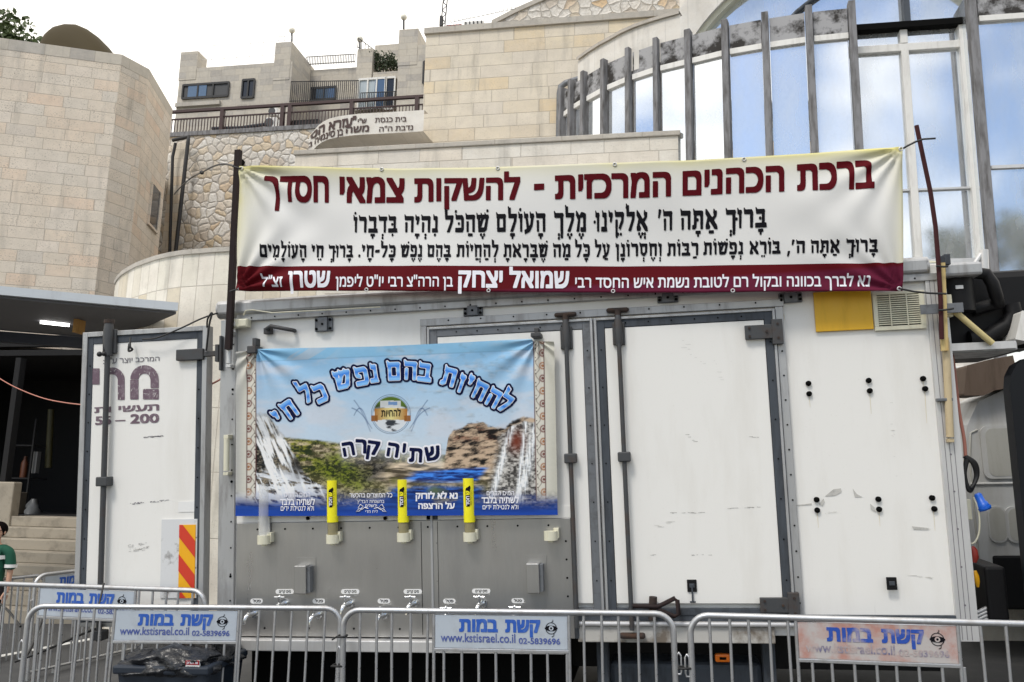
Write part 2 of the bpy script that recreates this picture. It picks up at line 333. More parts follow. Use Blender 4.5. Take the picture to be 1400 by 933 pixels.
# ------------------------------------------------------------------ lettering: glyphs are rastered, then cut into small cells that follow a surface
_T = lambda x0, x1: [(x0 - .02, 1.12), (x0 + .08, .99), (x1 - .03, .99), (x1 + .02, .92), (x1 - .02, .79), (x0 + .02, .79)]
_B = lambda x0, x1: [(x0, .2), (x0, 0), (x1, 0), (x1 - .03, .2)]
_st = lambda a, b, y0=0, y1=.95: [(a, y1), (b, y1), (b - .01, y0), (a + .02, y0)]
_hd = lambda x: [(x + .0, 1.12), (x + .07, .98), (x + .26, .98), (x + .29, .86), (x + .24, .76), (x + .02, .79)]
G = {
'א': (.84, [[(.03, 1.1), (.16, .98), (.8, .18), (.85, -.03), (.66, 0), (.02, .84)], [(.6, 1.1), (.7, .96), (.8, .98), (.78, .74), (.6, .5), (.5, .6), (.64, .74), (.58, .9)], [(.18, .66), (.3, .5), (.2, .3), (.32, .12), (.28, 0), (.05, 0), (.03, .14), (.1, .38)]]),
'ב': (.76, [_T(.06, .64), _st(.47, .64), _B(.02, .78)]),
'ג': (.5, [_T(.06, .42), _st(.27, .43), [(.28, .3), (.02, .12), (.04, 0), (.2, .05), (.36, .2)]]),
'ד': (.7, [_T(.02, .7), _st(.44, .6)]),
'ה': (.74, [_T(.04, .7), _st(.54, .7), _st(.09, .23, 0, .6)]),
'ו': (.3, [_hd(.0), _st(.12, .26)]),
'ז': (.36, [_T(.02, .36), _st(.12, .26)]),
'ח': (.76, [_T(.04, .7), _st(.54, .7), _st(.09, .24)]),
'ט': (.76, [_hd(-.02), _st(.08, .22), _B(.08, .66), [(.54, .05), (.72, .2), (.72, .9), (.6, 1), (.4, 1.1), (.38, .86), (.55, .82)]]),
'י': (.3, [_hd(.0), [(.12, .85), (.28, .85), (.2, .5), (.1, .5)]]),
'ך': (.68, [_T(.02, .66), _st(.47, .64, -.36)]),
'כ': (.68, [_T(.06, .58), [(.44, .99), (.57, .97), (.66, .82), (.66, .17), (.56, 0), (.44, 0), (.5, .2), (.5, .8)], _B(.04, .58)]),
'ל': (.68, [[(.02, 1.46), (.12, 1.34), (.2, 1.36), (.2, .8), (.07, .8)], [(.07, .99), (.07, .8), (.64, .8), (.66, .99)], [(.48, .85), (.66, .95), (.62, .6), (.38, 0), (.2, 0), (.3, .2), (.47, .6)]]),
'ם': (.76, [_T(.04, .7), _st(.08, .23), _st(.54, .7), [(.09, .19), (.1, 0), (.69, 0), (.69, .19)]]),
'מ': (.78, [[(.03, 1.12), (.16, .98), (.3, .7), (.22, 0), (.06, 0), (.18, .65), (.02, .9)], [(.22, .76), (.4, 1.03), (.62, 1), (.7, .9), (.5, .8), (.36, .78)], _st(.55, .72), [(.36, .18), (.36, 0), (.72, 0), (.72, .18)]]),
'ן': (.3, [_hd(.0), _st(.12, .26, -.36)]),
'נ': (.46, [_hd(.1), _st(.25, .4), [(.02, .19), (.02, 0), (.44, 0), (.4, .2)]]),
'ס': (.76, [_T(.02, .7), [(.08, .9), (.22, .9), (.24, .32), (.4, .17), (.34, 0), (.12, .2)], [(.54, .95), (.7, .9), (.68, .3), (.46, 0), (.34, 0), (.36, .17), (.53, .32)]]),
'ע': (.74, [_hd(.44), [(.56, .9), (.7, .85), (.6, .3), (.4, 0), (.06, -.14), (.04, .05), (.34, .17), (.48, .4)], _hd(.0), [(.1, .9), (.22, .85), (.36, .18), (.22, .1)]]),
'פ': (.72, [_T(.06, .6), [(.46, .99), (.6, .97), (.69, .82), (.69, .17), (.58, 0), (.46, 0), (.53, .2), (.53, .8)], _B(.04, .6), [(.06, .9), (.2, .9), (.2, .62), (.32, .56), (.32, .42), (.12, .5), (.07, .6)]]),
'ף': (.72, [_T(.06, .6), _st(.5, .66, -.36), [(.06, .9), (.2, .9), (.2, .62), (.32, .56), (.32, .42), (.12, .5), (.07, .6)]]),
'צ': (.72, [[(.0, 1.12), (.08, .98), (.24, .98), (.66, .2), (.66, 0), (.5, .14), (.04, .8)], _hd(.4), [(.52, .9), (.66, .85), (.5, .48), (.4, .58)], [(.05, .2), (.05, 0), (.66, 0), (.66, .2)]]),
'ק': (.76, [_T(.06, .68), [(.54, .99), (.72, .92), (.67, .5), (.44, .06), (.35, .16), (.54, .55)], _st(.09, .23, -.36, .58)]),
'ר': (.68, [_T(.04, .58), [(.46, .99), (.57, .97), (.64, .84), (.62, 0), (.48, 0)]]),
'ש': (.9, [_hd(.62), [(.74, .9), (.88, .85), (.74, .12), (.58, 0), (.58, .18), (.68, .6)], _hd(.32), [(.42, .9), (.54, .85), (.34, .32), (.24, .38)], _hd(.0), [(.1, .9), (.22, .85), (.28, .2), (.14, .08)], [(.14, 0), (.14, .2), (.68, .2), (.62, 0)]]),
'ת': (.8, [_T(.08, .72), _st(.57, .74), [(.14, .9), (.28, .9), (.27, .1), (.16, 0), (0, 0), (0, .17), (.12, .2)]]),
"'": (.26, [[(.08, 1.12), (.24, 1.08), (.1, .68), (.03, .7)]]), ',': (.26, [[(.1, .16), (.24, .16), (.12, -.26), (.04, -.24)]]),
'.': (.26, [[(.06, .18), (.2, .18), (.2, 0), (.06, 0)]]), '-': (.4, [[(.02, .58), (.4, .62), (.38, .4), (.0, .4)]]), ' ': (.4, []),
}
def _dot(x, y, r=.062): return [(x + r * math.cos(k * math.pi / 4), y + r * math.sin(k * math.pi / 4)) for k in range(8)]
def niqqud(c, w, base):
    m = w / 2; b = lambda x0, x1, y: [(x0, y + .055), (x1, y + .055), (x1, y - .055), (x0, y - .055)]
    y = -.2
    return {'\u05b0': [_dot(m, y), _dot(m, y - .2)], '\u05b4': [_dot(m, y)], '\u05b5': [_dot(m - .11, y), _dot(m + .11, y)],
            '\u05b6': [_dot(m - .12, y), _dot(m + .12, y), _dot(m, y - .17)], '\u05b7': [b(m - .16, m + .16, y)],
            '\u05b8': [b(m - .16, m + .16, y), [(m - .05, y), (m + .05, y), (m + .04, y - .22), (m - .04, y - .22)]],
            '\u05b1': [_dot(m - .22, y), _dot(m + .02, y), _dot(m - .1, y - .17), _dot(m + .22, y), _dot(m + .22, y - .2)],
            '\u05b2': [b(m - .24, m + .04, y), _dot(m + .2, y), _dot(m + .2, y - .2)],
            '\u05b9': [_dot((.13 if base == 'ו' else .06), 1.26)], '\u05c1': [_dot(w - .08, 1.24)],
            '\u05bc': [_dot((-.07 if base == 'ו' else m - .04), .5)]}.get(c, [])
def serif(text, gap=.13):
    polys = []; x = 0.0; pend = 0.0; base = None; w = 0
    for ch in text:
        if '\u0591' <= ch <= '\u05c7':
            polys += [np.array([(a + x, b) for a, b in p]) for p in niqqud(ch, w, base)]; continue
        x -= pend; w, ps = G[ch]; x -= w; base = ch; pend = gap * (.6 if ch == ' ' else 1)
        polys += [np.array([(a + x, b) for a, b in p]) for p in ps]
    return polys
class Contours(list): pass                     # outlines of a typeface: holes run the other way round
def _raw(body):
    cu = bpy.data.curves.new('glyphs', 'FONT'); cu.body = body; o = bpy.data.objects.new('glyphs', cu); col.objects.link(o)
    dg = bpy.context.evaluated_depsgraph_get(); cv = o.to_curve(dg); out = Contours()
    for sp in cv.splines:
        P = sp.bezier_points; n = len(P); pts = []
        for a, b in zip(range(n), [*range(1, n), 0]):
            p0, p1, p2, p3 = (np.array(q[:2]) for q in (P[a].co, P[a].handle_right, P[b].handle_left, P[b].co)); k = 1 if np.linalg.norm(np.cross(p3 - p0, p1 - p0)) < 1e-7 and np.linalg.norm(np.cross(p3 - p0, p2 - p0)) < 1e-7 else 5
            for t in np.arange(k) / k: pts.append((1 - t) ** 3 * p0 + 3 * (1 - t) ** 2 * t * p1 + 3 * (1 - t) * t * t * p2 + t ** 3 * p3)
        if n: out.append(np.array(pts))
    o.to_curve_clear(); bpy.data.objects.remove(o); bpy.data.curves.remove(cu); return out
_h = np.concatenate(_raw('ה'))[:, 1]; HEB = (_h.min(), _h.max()); LATX = np.concatenate(_raw('x'))[:, 1].max(); LATD = np.concatenate(_raw('0'))[:, 1].max()
def sans(text, rtl=True):
    tr = _raw(text[::-1] if rtl else text)
    b, h = HEB if rtl else (0.0, LATX if any(c.isalpha() for c in text) else LATD)
    return Contours((t - (0, b)) / (h - b) for t in tr)
def field(polys, cells=26, bold=0.0, pad=.2, square=False):
    """raster of polygons; letter height 1 = `cells` cells; bold = dilation in letter heights; returns grid of coverage, x0, y0, step"""
    SSN = 3; A = np.concatenate(polys); x0, y0 = A.min(0) - pad - bold; x1, y1 = A.max(0) + pad + bold
    st = 1.0 / cells; fs = st / SSN; W = int((x1 - x0) / st) + 2; H = int((y1 - y0) / st) + 2
    B = np.zeros((H * SSN, W * SSN), np.int16); font = isinstance(polys, Contours)
    for p in polys:
        q = (p - (x0, y0)) / fs - .5; n = len(q)
        if not font and sum(q[k, 0] * q[(k + 1) % n, 1] - q[(k + 1) % n, 0] * q[k, 1] for k in range(n)) < 0: q = q[::-1]
        i0, j0 = np.floor(q.min(0)).astype(int); i1, j1 = np.ceil(q.max(0)).astype(int); Yr = np.arange(j0, j1 + 1); acc = np.zeros((len(Yr), i1 - i0 + 2), np.int16)
        for k in range(n):
            (xa, ya), (xb, yb) = q[k], q[(k + 1) % n]
            if ya == yb: continue
            r0, r1 = math.ceil(min(ya, yb)), math.ceil(max(ya, yb))          # rows crossed
            if r1 <= r0: continue
            ys = np.arange(r0, r1); xi = np.clip(np.ceil((xb - xa) * (ys - ya) / (yb - ya) + xa).astype(int) - i0, 0, acc.shape[1] - 1); np.add.at(acc, (ys - j0, xi), 1 if yb > ya else -1)
        B[j0:j1 + 1, i0:i1 + 1] += np.cumsum(acc, 1)[:, :-1].astype(np.int16)
    B = B != 0
    if bold > 0:
        r = bold / fs; k = int(round(r)); C = B.copy()
        for dy in range(-k, k + 1):
            dx = k if square else int(math.sqrt(max(r * r - dy * dy, 0))); D = np.roll(B, dy, 0); c = np.cumsum(np.pad(D, ((0, 0), (dx + 1, dx))), 1); C |= (c[:, 2 * dx + 1:] - c[:, :-2 * dx - 1]) > 0
        B = C
    Fd = B.reshape(H, SSN, W, SSN).mean((1, 3)); return Fd, x0 + st / 2, y0 + st / 2, st
def cells_of(Fd):
    """filled marching squares -> list of polygons in grid units"""
    a = Fd[:-1, :-1] > .5; b = Fd[:-1, 1:] > .5; c = Fd[1:, 1:] > .5; d = Fd[1:, :-1] > .5; n = a.astype(int) + b + c + d; out = []
    full = n == 4
    for j in range(full.shape[0]):
        i = 0; row = full[j]; L = len(row)
        while i < L:
            if row[i]:
                k = i
                while k < L and row[k] and k - i < 6: k += 1
                out.append([(i, j), (k, j), (k, j + 1), (i, j + 1)]); i = k
            else: i += 1
    for j, i in np.argwhere((n > 0) & (n < 4)):
        cs = [(i, j), (i + 1, j), (i + 1, j + 1), (i, j + 1)]; vv = [Fd[y, x] for x, y in cs]; poly = []
        for k in range(4):
            (xa, ya), (xb, yb) = cs[k], cs[(k + 1) % 4]; va, vb = vv[k], vv[(k + 1) % 4]
            if va > .5: poly.append((xa, ya))
            if (va > .5) != (vb > .5): t = (.5 - va) / (vb - va); poly.append((xa + (xb - xa) * t, ya + (yb - ya) * t))
        if len(poly) > 2: out.append(poly)
    return out
def letter_mb(polys, place, cells=26, bold=0.0, mb=None, mi=0):
    """place(u, v) -> 3D; u 0..1 over the ink width (before bolding), v in letter heights"""
    A = np.concatenate(polys); xa, xb = A[:, 0].min() - bold, A[:, 0].max() + bold; Fd, x0, y0, st = field(polys, cells, bold, square=isinstance(polys, Contours) and bold < .15)
    mb = mb or MB(); vs = []; fs = []; idx = {}
    for p in cells_of(Fd):
        f = []
        for (i, j) in p:
            k = (round(i, 4), round(j, 4))
            if k not in idx: idx[k] = len(vs); vs.append(place((x0 + i * st - xa) / (xb - xa), y0 + j * st))
            f.append(idx[k])
        fs.append(tuple(f))
    return mb.add(vs, fs, mi)
def interp(x, pts): return float(np.interp(x, [p[0] for p in pts], [p[1] for p in pts]))
def px_place(xl, xr, base, top, surf):
    """u, v -> a point of the surface under the picture point; base/top are lists of (x, y)"""
    def f(u, v):
        x = xl + (xr - xl) * u; yb = interp(x, base); return surf(x, yb + (interp(x, top) - yb) * v)
    return f
# value noise for printed pictures
def vnoise(x, y, seed=0):
    xi = np.floor(x).astype(np.int64); yi = np.floor(y).astype(np.int64); fx = x - xi; fy = y - yi; fx = fx * fx * (3 - 2 * fx); fy = fy * fy * (3 - 2 * fy)
    def h(a, b):
        n = (a * 374761393 + b * 668265263 + seed * 974634777) & 0x7fffffff; n = ((n ^ (n >> 13)) * 1274126177) & 0x7fffffff; return ((n ^ (n >> 16)) & 0xffff) / 65535.0
    return (h(xi, yi) * (1 - fx) + h(xi + 1, yi) * fx) * (1 - fy) + (h(xi, yi + 1) * (1 - fx) + h(xi + 1, yi + 1) * fx) * fy
def fbm(x, y, seed=0, o=5):
    s = 0; a = .5
    for k in range(o): s = s + a * vnoise(x * 2 ** k, y * 2 ** k, seed + k); a *= .5
    return s / (1 - .5 ** o)
# ------------------------------------------------------------------ the setting
B = lambda mb, f=None: None
g = MB(); N = 24
for i in range(N + 1):
    for j in range(N + 1):
        g.v.append(((i / N - .5) * 240, (j / N - .5) * 240, 0))
for i in range(N):
    for j in range(N): a = i * (N + 1) + j; g.f.append((a, a + N + 1, a + N + 2, a + 1)); g.mi.append(0); g.sm.append(False)
go = solo('road', g, M['asphalt'], None, None, S, kind='structure', base=(0, 0, 0))
L0, L1 = sat(-60, 909, Z=0), sat(200, 860, Z=0); d = nrm(L1 - L0); pn = V3(-d[1], d[0], 0) * .06
L1 = L1 + d * 6; L0 = L0 - d * 6
ml = MB().add([L0 - pn + (0, 0, .004), L1 - pn + (0, 0, .004), L1 + pn + (0, 0, .004), L0 + pn + (0, 0, .004)], [(0, 1, 2, 3)])
solo('road_line', ml, M['line'], None, None, S, kind='structure')

def wbox(mb, x0, y0, x1, y1, Y, dep, mi=0):          # box whose front face spans the two picture points at depth Y
    a, b = wat(x0, y0, Y=Y), wat(x1, y1, Y=Y); yt = min(y0, y1); a[0] = wat(x0, yt, Y=Y)[0]; b[0] = wat(x1, yt, Y=Y)[0]; return mb.box(a[0], b[0], Y, Y + dep, a[2], b[2], mi)
# --- stone tower on the left
ZT = wat(167, 75, Y=7.4)[2]
A_, B_, C_ = (wat(x, y, Z=ZT) for x, y in ((167, 75), (204, 95), (236, 150))); P0 = wat(0, 52, Z=ZT); PL = P0 + (P0 - A_) * 1.6
PD = C_ + V3(-4.5, 6, 0); ring = [PL, A_, B_, C_, PD, V3(PL[0], PD[1], ZT)]
ZCs = wat(0, 403, Y=3.3)[2]; ZS = ZCs - .02
tw = thing('stone_tower', 'pale pink ashlar stone tower with chamfered corners and olive tank on top', 'building', (A_[0], A_[1] + 2, ZS))
mb = MB(); low = [V3(p[0], p[1], ZS) for p in ring]; hi = [V3(p[0], p[1], ZT - .22) for p in ring]; n = len(ring)
for i in range(n):
    a, b = i, (i + 1) % n; mb.add([low[a], low[b], hi[b], hi[a]], [(0, 1, 2, 3)])
mb.add(low, [tuple(range(n - 1, -1, -1))])
part('wall', mb, M['ashlar_pink'], tw)
c0 = np.mean(ring, 0); mb = MB(); out = [c0 + (p - c0) * 1.0015 for p in ring]
mb.prism([V3(p[0], p[1], ZT - .22) for p in out], (0, 0, .22)); part('coping', mb, M['ashlar_far'], tw)
def on_bc(t, z, o=0): p = B_ + (C_ - B_) * t; nn = nrm(V3((C_ - B_)[1], -(C_ - B_)[0], 0)); return V3(p[0], p[1], z) + nn * o
zw0, zw1 = wat(223, 318, X=on_bc(.62, 0)[0])[2], wat(223, 262, X=on_bc(.62, 0)[0])[2]
mb = MB(); mb.hexa([on_bc(.5, zw0, .02), on_bc(.82, zw0, .02), on_bc(.82, zw0, -.1), on_bc(.5, zw0, -.1), on_bc(.5, zw1, .02), on_bc(.82, zw1, .02), on_bc(.82, zw1, -.1), on_bc(.5, zw1, -.1)])
wn_ = part('window', mb, M['pane'], tw)
mb = MB()
for ta, tb, za, zb in ((.48, .5, zw0, zw1), (.82, .84, zw0, zw1), (.47, .85, zw0 - .05, zw0)):
    mb.hexa([on_bc(ta, za, .04), on_bc(tb, za, .04), on_bc(tb, za, -.05), on_bc(ta, za, -.05), on_bc(ta, zb, .04), on_bc(tb, zb, .04), on_bc(tb, zb, -.05), on_bc(ta, zb, -.05)])
part('window_frame', mb, M['ashlar_pink'], wn_)
# roof tank: a long rounded tub
tc_ = (wat(54, 62, Y=9.3), wat(158, 80, Y=9.3)); zt0 = ZT - .05; xm = (tc_[0][0] + tc_[1][0]) / 2; rx = (tc_[1][0] - tc_[0][0]) / 2
top_z = wat(80, 38, Y=9.6)[2]; prof = [(-1, .0), (-1, .5), (-.98, .72), (-.9, .88), (-.75, .97), (-.5, 1.0), (-.25, .98), (0, .9), (.25, .78), (.5, .62), (.72, .44), (.88, .26), (.97, .1), (1, 0)]
t = thing('roof_tank', 'olive brown rounded plastic tank on top of the stone tower', 'water tank', (xm, 9.6, zt0))
mb = MB(); ny = 17; rows = []
zb = min(tc_[0][2], tc_[1][2]) - .4
for k in range(ny):
    s_ = -1 + 2 * k / (ny - 1); q = max(1 - abs(s_) ** 2.4, .0) ** .5
    rows.append([V3(xm + px_ * rx * (.72 + .28 * q), 9.6 + s_ * .6, zb + (top_z - zb) * pz * (.06 + .94 * q)) for px_, pz in prof])
m_ = len(prof); mb.add([p for r in rows for p in r], [(i * m_ + j, i * m_ + j + 1, (i + 1) * m_ + j + 1, (i + 1) * m_ + j) for i in range(ny - 1) for j in range(m_ - 1)], 0, True)
mb.add(rows[0], [tuple(range(m_))]); mb.add(rows[-1], [tuple(range(m_ - 1, -1, -1))]); part('shell', mb, M['tank'], t)
p = wat(93, 53, Y=9.2); oc = part('outlet_cap', MB().cyl((p[0], 9.16, p[2]), (p[0], 9.4, p[2]), .045, 14), M['dark_hole'], t); part('cap_face', MB().cyl((p[0], 9.15, p[2]), (p[0], 9.165, p[2]), .026, 12), M['alu'], oc)
# --- canopy, shop front, steps
F0 = wat(0, 403, Y=1.9); ZC = F0[2]; F1 = wat(243, 425, Z=ZC); R0 = wat(0, 449, Z=ZC); R1 = wat(165, 462, Z=ZC); F0x = F0 + (F0 - F1) * .9; R0x = R0 + (R0 - R1) * 1.4
cn = thing('shop_canopy', 'thin grey sheet canopy sloping over the dark shop entrance', 'canopy', (F1[0], F1[1], ZC - .1))
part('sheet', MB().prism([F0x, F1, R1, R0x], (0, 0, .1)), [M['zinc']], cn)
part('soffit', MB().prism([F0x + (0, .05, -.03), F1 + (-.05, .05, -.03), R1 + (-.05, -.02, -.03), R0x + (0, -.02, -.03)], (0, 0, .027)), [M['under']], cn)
bz = wat(60, 466, Y=R0[1])[2]; bd = nrm(R1 - R0)
bm_ = [R0x + V3(0, .0, 0), R1 + bd * 1.5, R1 + bd * 1.5 + V3(0, .15, 0), R0x + V3(0, .15, 0)]
part('front_beam', MB().prism([V3(p[0], p[1], bz) for p in bm_], (0, 0, ZC - .04 - bz)), M['navy_beam'], cn)
a = wat(104, 447, Y=R0[1] - .6); b = wat(112, 424, Y=R0[1] - .6); part('wooden_bracket', MB().box(a[0], b[0], R0[1] - .66, R0[1] - .5, a[2] - .08, ZC - .035), M['wood'], cn)
a = wat(74, 441, Y=R0[1] - .45); lf = thing('strip_light', 'lit white strip light under the grey shop canopy', 'lamp', (a[0], a[1], a[2] - .05))
part('tube', MB().cyl(a + (-.12, -.10, 0), a + (.13, .12, 0), .035, 10), M['lamp'], lf)
part('housing', MB().hexa([a + V3(x, y, z) for z in (.04, .11) for x, y in ((.10, -.28), (.30, -.28), (.62, .2), (.42, .2))]), M['white'], lf)
st0 = s2w(sat(62, 853, Z=0)); nst = 8; ytop = st0[1] + .31 * (nst - 1); ztop = wat(62, 707, Y=ytop)[2]; rise = (ztop - st0[2]) / nst
sx0, sx1 = wat(-160, 760, Y=st0[1])[0], wat(175, 760, Y=st0[1])[0]
stp = thing('stone_staircase', 'worn stone steps climbing to the dark shop entrance', 'steps', (st0[0], st0[1], st0[2] - .3))
for k in range(nst):
    part('step', MB().box(sx0 - .002 * k, sx1 + .002 * k, st0[1] + .31 * k, ytop + .6, st0[2] + rise * k - (.6 if k == 0 else 0), st0[2] + rise * (k + 1) - .002), M['step'], stp, .012)
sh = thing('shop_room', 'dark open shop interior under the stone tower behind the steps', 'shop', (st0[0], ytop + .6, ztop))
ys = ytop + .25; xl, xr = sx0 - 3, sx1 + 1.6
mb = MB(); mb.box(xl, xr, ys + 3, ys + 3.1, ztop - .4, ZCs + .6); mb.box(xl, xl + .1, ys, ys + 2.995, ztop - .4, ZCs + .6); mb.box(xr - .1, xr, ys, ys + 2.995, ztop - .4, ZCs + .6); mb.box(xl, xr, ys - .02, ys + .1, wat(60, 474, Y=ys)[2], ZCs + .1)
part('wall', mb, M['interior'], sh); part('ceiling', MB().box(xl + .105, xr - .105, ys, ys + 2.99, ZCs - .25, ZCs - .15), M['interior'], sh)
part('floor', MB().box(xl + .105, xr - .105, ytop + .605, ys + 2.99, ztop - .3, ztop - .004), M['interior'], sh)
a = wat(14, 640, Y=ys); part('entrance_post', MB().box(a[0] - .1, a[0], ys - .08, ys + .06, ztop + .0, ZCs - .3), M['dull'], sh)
a = wat(9, 705, Y=ys - .1); part('stone_pier', MB().box(a[0] - .4, a[0] + .22, ys - .283, ys - .09, st0[2], ztop + .55), M['step'], sh, .02)
def shopthing(name, label, cat, mb, m, **k): return solo(name, mb, m, label, cat, **k)
Yi = ys + 1.0
sf = thing('display_rack', 'dark metal rack of goods just inside the shop entrance', 'rack', (wat(35, 700, Y=Yi)[0], Yi, ztop))
a, b = wat(8, 655, Y=Yi), wat(46, 605, Y=Yi); zsh = [ztop + .02, wat(25, 655, Y=Yi)[2], wat(25, 610, Y=Yi)[2]]
for z in zsh: part('shelf', MB().box(a[0], b[0], Yi, Yi + .45, z, z + .025), M['dull'], sf)
for x in (a[0], b[0]): part('upright', MB().box(x - .015, x + .015, Yi - .018, Yi + .015, ztop, zsh[2] + .5), M['dull'], sf)
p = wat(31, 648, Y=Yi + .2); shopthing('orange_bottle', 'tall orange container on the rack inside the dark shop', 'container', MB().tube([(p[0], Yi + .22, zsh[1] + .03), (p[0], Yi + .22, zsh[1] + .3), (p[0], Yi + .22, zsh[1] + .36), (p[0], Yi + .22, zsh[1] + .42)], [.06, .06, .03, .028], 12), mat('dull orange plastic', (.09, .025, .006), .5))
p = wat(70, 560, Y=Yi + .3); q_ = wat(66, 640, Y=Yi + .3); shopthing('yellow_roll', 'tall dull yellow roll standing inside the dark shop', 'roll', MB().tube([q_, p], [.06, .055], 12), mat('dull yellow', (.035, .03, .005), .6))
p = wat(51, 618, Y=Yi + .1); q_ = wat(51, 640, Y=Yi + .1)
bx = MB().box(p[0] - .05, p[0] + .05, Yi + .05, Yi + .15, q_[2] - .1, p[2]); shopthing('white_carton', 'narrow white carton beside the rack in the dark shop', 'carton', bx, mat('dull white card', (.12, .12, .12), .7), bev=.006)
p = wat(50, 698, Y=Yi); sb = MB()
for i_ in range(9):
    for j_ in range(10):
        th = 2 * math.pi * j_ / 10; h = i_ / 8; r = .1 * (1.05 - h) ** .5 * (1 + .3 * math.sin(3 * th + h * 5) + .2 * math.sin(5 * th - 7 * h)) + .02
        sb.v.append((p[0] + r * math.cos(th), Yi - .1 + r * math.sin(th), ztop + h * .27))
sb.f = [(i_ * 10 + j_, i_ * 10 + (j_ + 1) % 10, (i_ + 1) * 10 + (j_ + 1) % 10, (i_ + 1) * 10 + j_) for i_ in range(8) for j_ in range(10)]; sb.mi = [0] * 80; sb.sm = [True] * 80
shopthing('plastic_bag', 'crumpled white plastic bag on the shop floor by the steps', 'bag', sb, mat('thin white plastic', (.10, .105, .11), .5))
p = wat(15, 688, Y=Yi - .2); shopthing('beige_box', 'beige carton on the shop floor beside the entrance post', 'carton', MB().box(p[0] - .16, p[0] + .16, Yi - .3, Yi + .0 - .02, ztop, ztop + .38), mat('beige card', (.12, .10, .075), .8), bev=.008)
# --- curved clad wall behind the truck
ZK = wat(300, 339, Y=3.3)[2]
kp = [wat(x, y, Z=ZK) for x, y in ((158, 384), (162, 377), (168, 371), (176, 366), (187, 360), (200, 355), (215, 350), (232, 346), (250, 343), (275, 341), (300, 339))]
kd = nrm(V3(1, -.06, 0)); kp += [kp[-1] + kd * s_ for s_ in (.4, .8, 1.2, 1.5)]
cw = thing('curved_wall', 'pale curved wall of upright stone slabs behind the truck', 'wall', (kp[6][0], kp[6][1], 0))
kz = -.6; part('cladding', MB().strip(kp, kz, ZK - .06), M['cladding'], cw)
mb = MB(); inn = [p + nrm(V3(.2, 1, 0)) * .35 for p in kp]; outp = [p + V3(0, -.03, 0) for p in kp]; nk = len(kp)
for z_, fl in ((ZK, 0), (ZK - .06, 1)):
    vs_ = [V3(p[0], p[1], z_) for p in outp + inn]; mb.add(vs_, [((i, i + 1, nk + i + 1, nk + i) if not fl else (nk + i, nk + i + 1, i + 1, i)) for i in range(nk - 1)])
mb.strip(outp, ZK - .06, ZK); mb.strip(inn[::-1], ZK - .06, ZK); part('coping', mb, M['coping'], cw)
# --- rubble wall and terrace railing
YR = 13.0
r0, r1 = wat(214, 189, Y=YR), wat(620, 172, Y=YR)
rw = thing('rubble_wall', 'tall rubble stone retaining wall below the terrace railing', 'wall', ((r0[0] + r1[0]) / 2, YR, 0))
part('masonry', MB().box(r0[0] - 1, r1[0], YR, YR + .6, -1, r0[2]), M['rubble'], rw); part('capping', MB().box(r0[0] - 1, r1[0], YR - .04, YR + .64, r0[2] + .003, r0[2] + .12), M['concrete'], rw)
q0, q1 = wat(240, 300, Y=YR - .02), wat(247, 300, Y=YR - .02); part('quoin', MB().box(q0[0] - .3, q1[0], YR - .035, YR - .003, -1, r0[2] - .2), M['ashlar'], rw)
zr0, zr1 = r0[2] + .12, wat(300, 148, Y=YR + .3)[2]; YQ = YR + .3; rl = thing('terrace_railing', 'dark red iron railing along the terrace above the rubble wall', 'railing', (r0[0] + 2, YQ, zr0))
xA, xB = wat(225, 150, Y=YQ)[0], wat(620, 135, Y=YQ)[0]
part('top_rail', MB().box(xA, xB, YQ - .045, YQ + .045, zr1 - .07, zr1), M['iron'], rl); zmid = zr1 - .24
for z in (zmid, zr0 + .06): part('rail', MB().box(xA, xB, YQ - .02, YQ + .02, z - .03, z), M['iron'], rl)
for px_ in (227, 305, 387, 397, 481, 570):
    x = wat(px_, 150, Y=YQ)[0]; part('post', MB().box(x - .05, x + .05, YQ - .055, YQ - .046 + .1, zr0, zr1 - .072), M['iron'], rl)
mb = MB(); x = xA
while x < xB: mb.box(x - .009, x + .009, YQ - .012, YQ + .012, zr0 + .062, zmid - .032); x += .088
part('baluster_panel', mb, M['iron'], rl)
a, b = wat(395, 168, Y=YQ + .25), wat(438, 180, Y=YQ + .25); solo('planter_box', MB().box(a[0], b[0], YQ + .12, YQ + .4, b[2] - .05, a[2]), M['iron_black'], 'long dark planter box behind the terrace railing', 'planter', bev=.01)
mb = MB(); a, b, c = (wat(x, y, Y=YQ + .15) for x, y in ((290, 176), (330, 175), (365, 170))); mb.tube([a, b, c], .05, 8); solo('loose_pipe', mb, M['alu_dark'], 'thin grey pipe lying along the terrace railing', 'pipe')
def ac(px0, py0, px1, py1, Y, label):
    a, b = wat(px0, py1, Y=Y), wat(px1, py0, Y=Y); t = thing('air_conditioner', label, 'air conditioner', (a[0], Y, a[2]), group='air conditioners on the terrace')
    part('casing', MB().box(a[0], b[0], Y, Y + .35, a[2], b[2]), M['white_frame'], t, .02); cx, cz = (a[0] * .62 + b[0] * .38), (a[2] + b[2]) / 2; r = min(b[0] - a[0], b[2] - a[2]) * .42
    part('fan_grille', MB().cyl((cx, Y - .012, cz), (cx, Y + .02, cz), r, 18), M['shutter'], t)
ac(361, 160, 378, 176, YQ + .9, 'white air conditioner low on the terrace by the railing post'); ac(367, 146, 379, 158, YQ + 1.6, 'white air conditioner above the other one on the terrace')
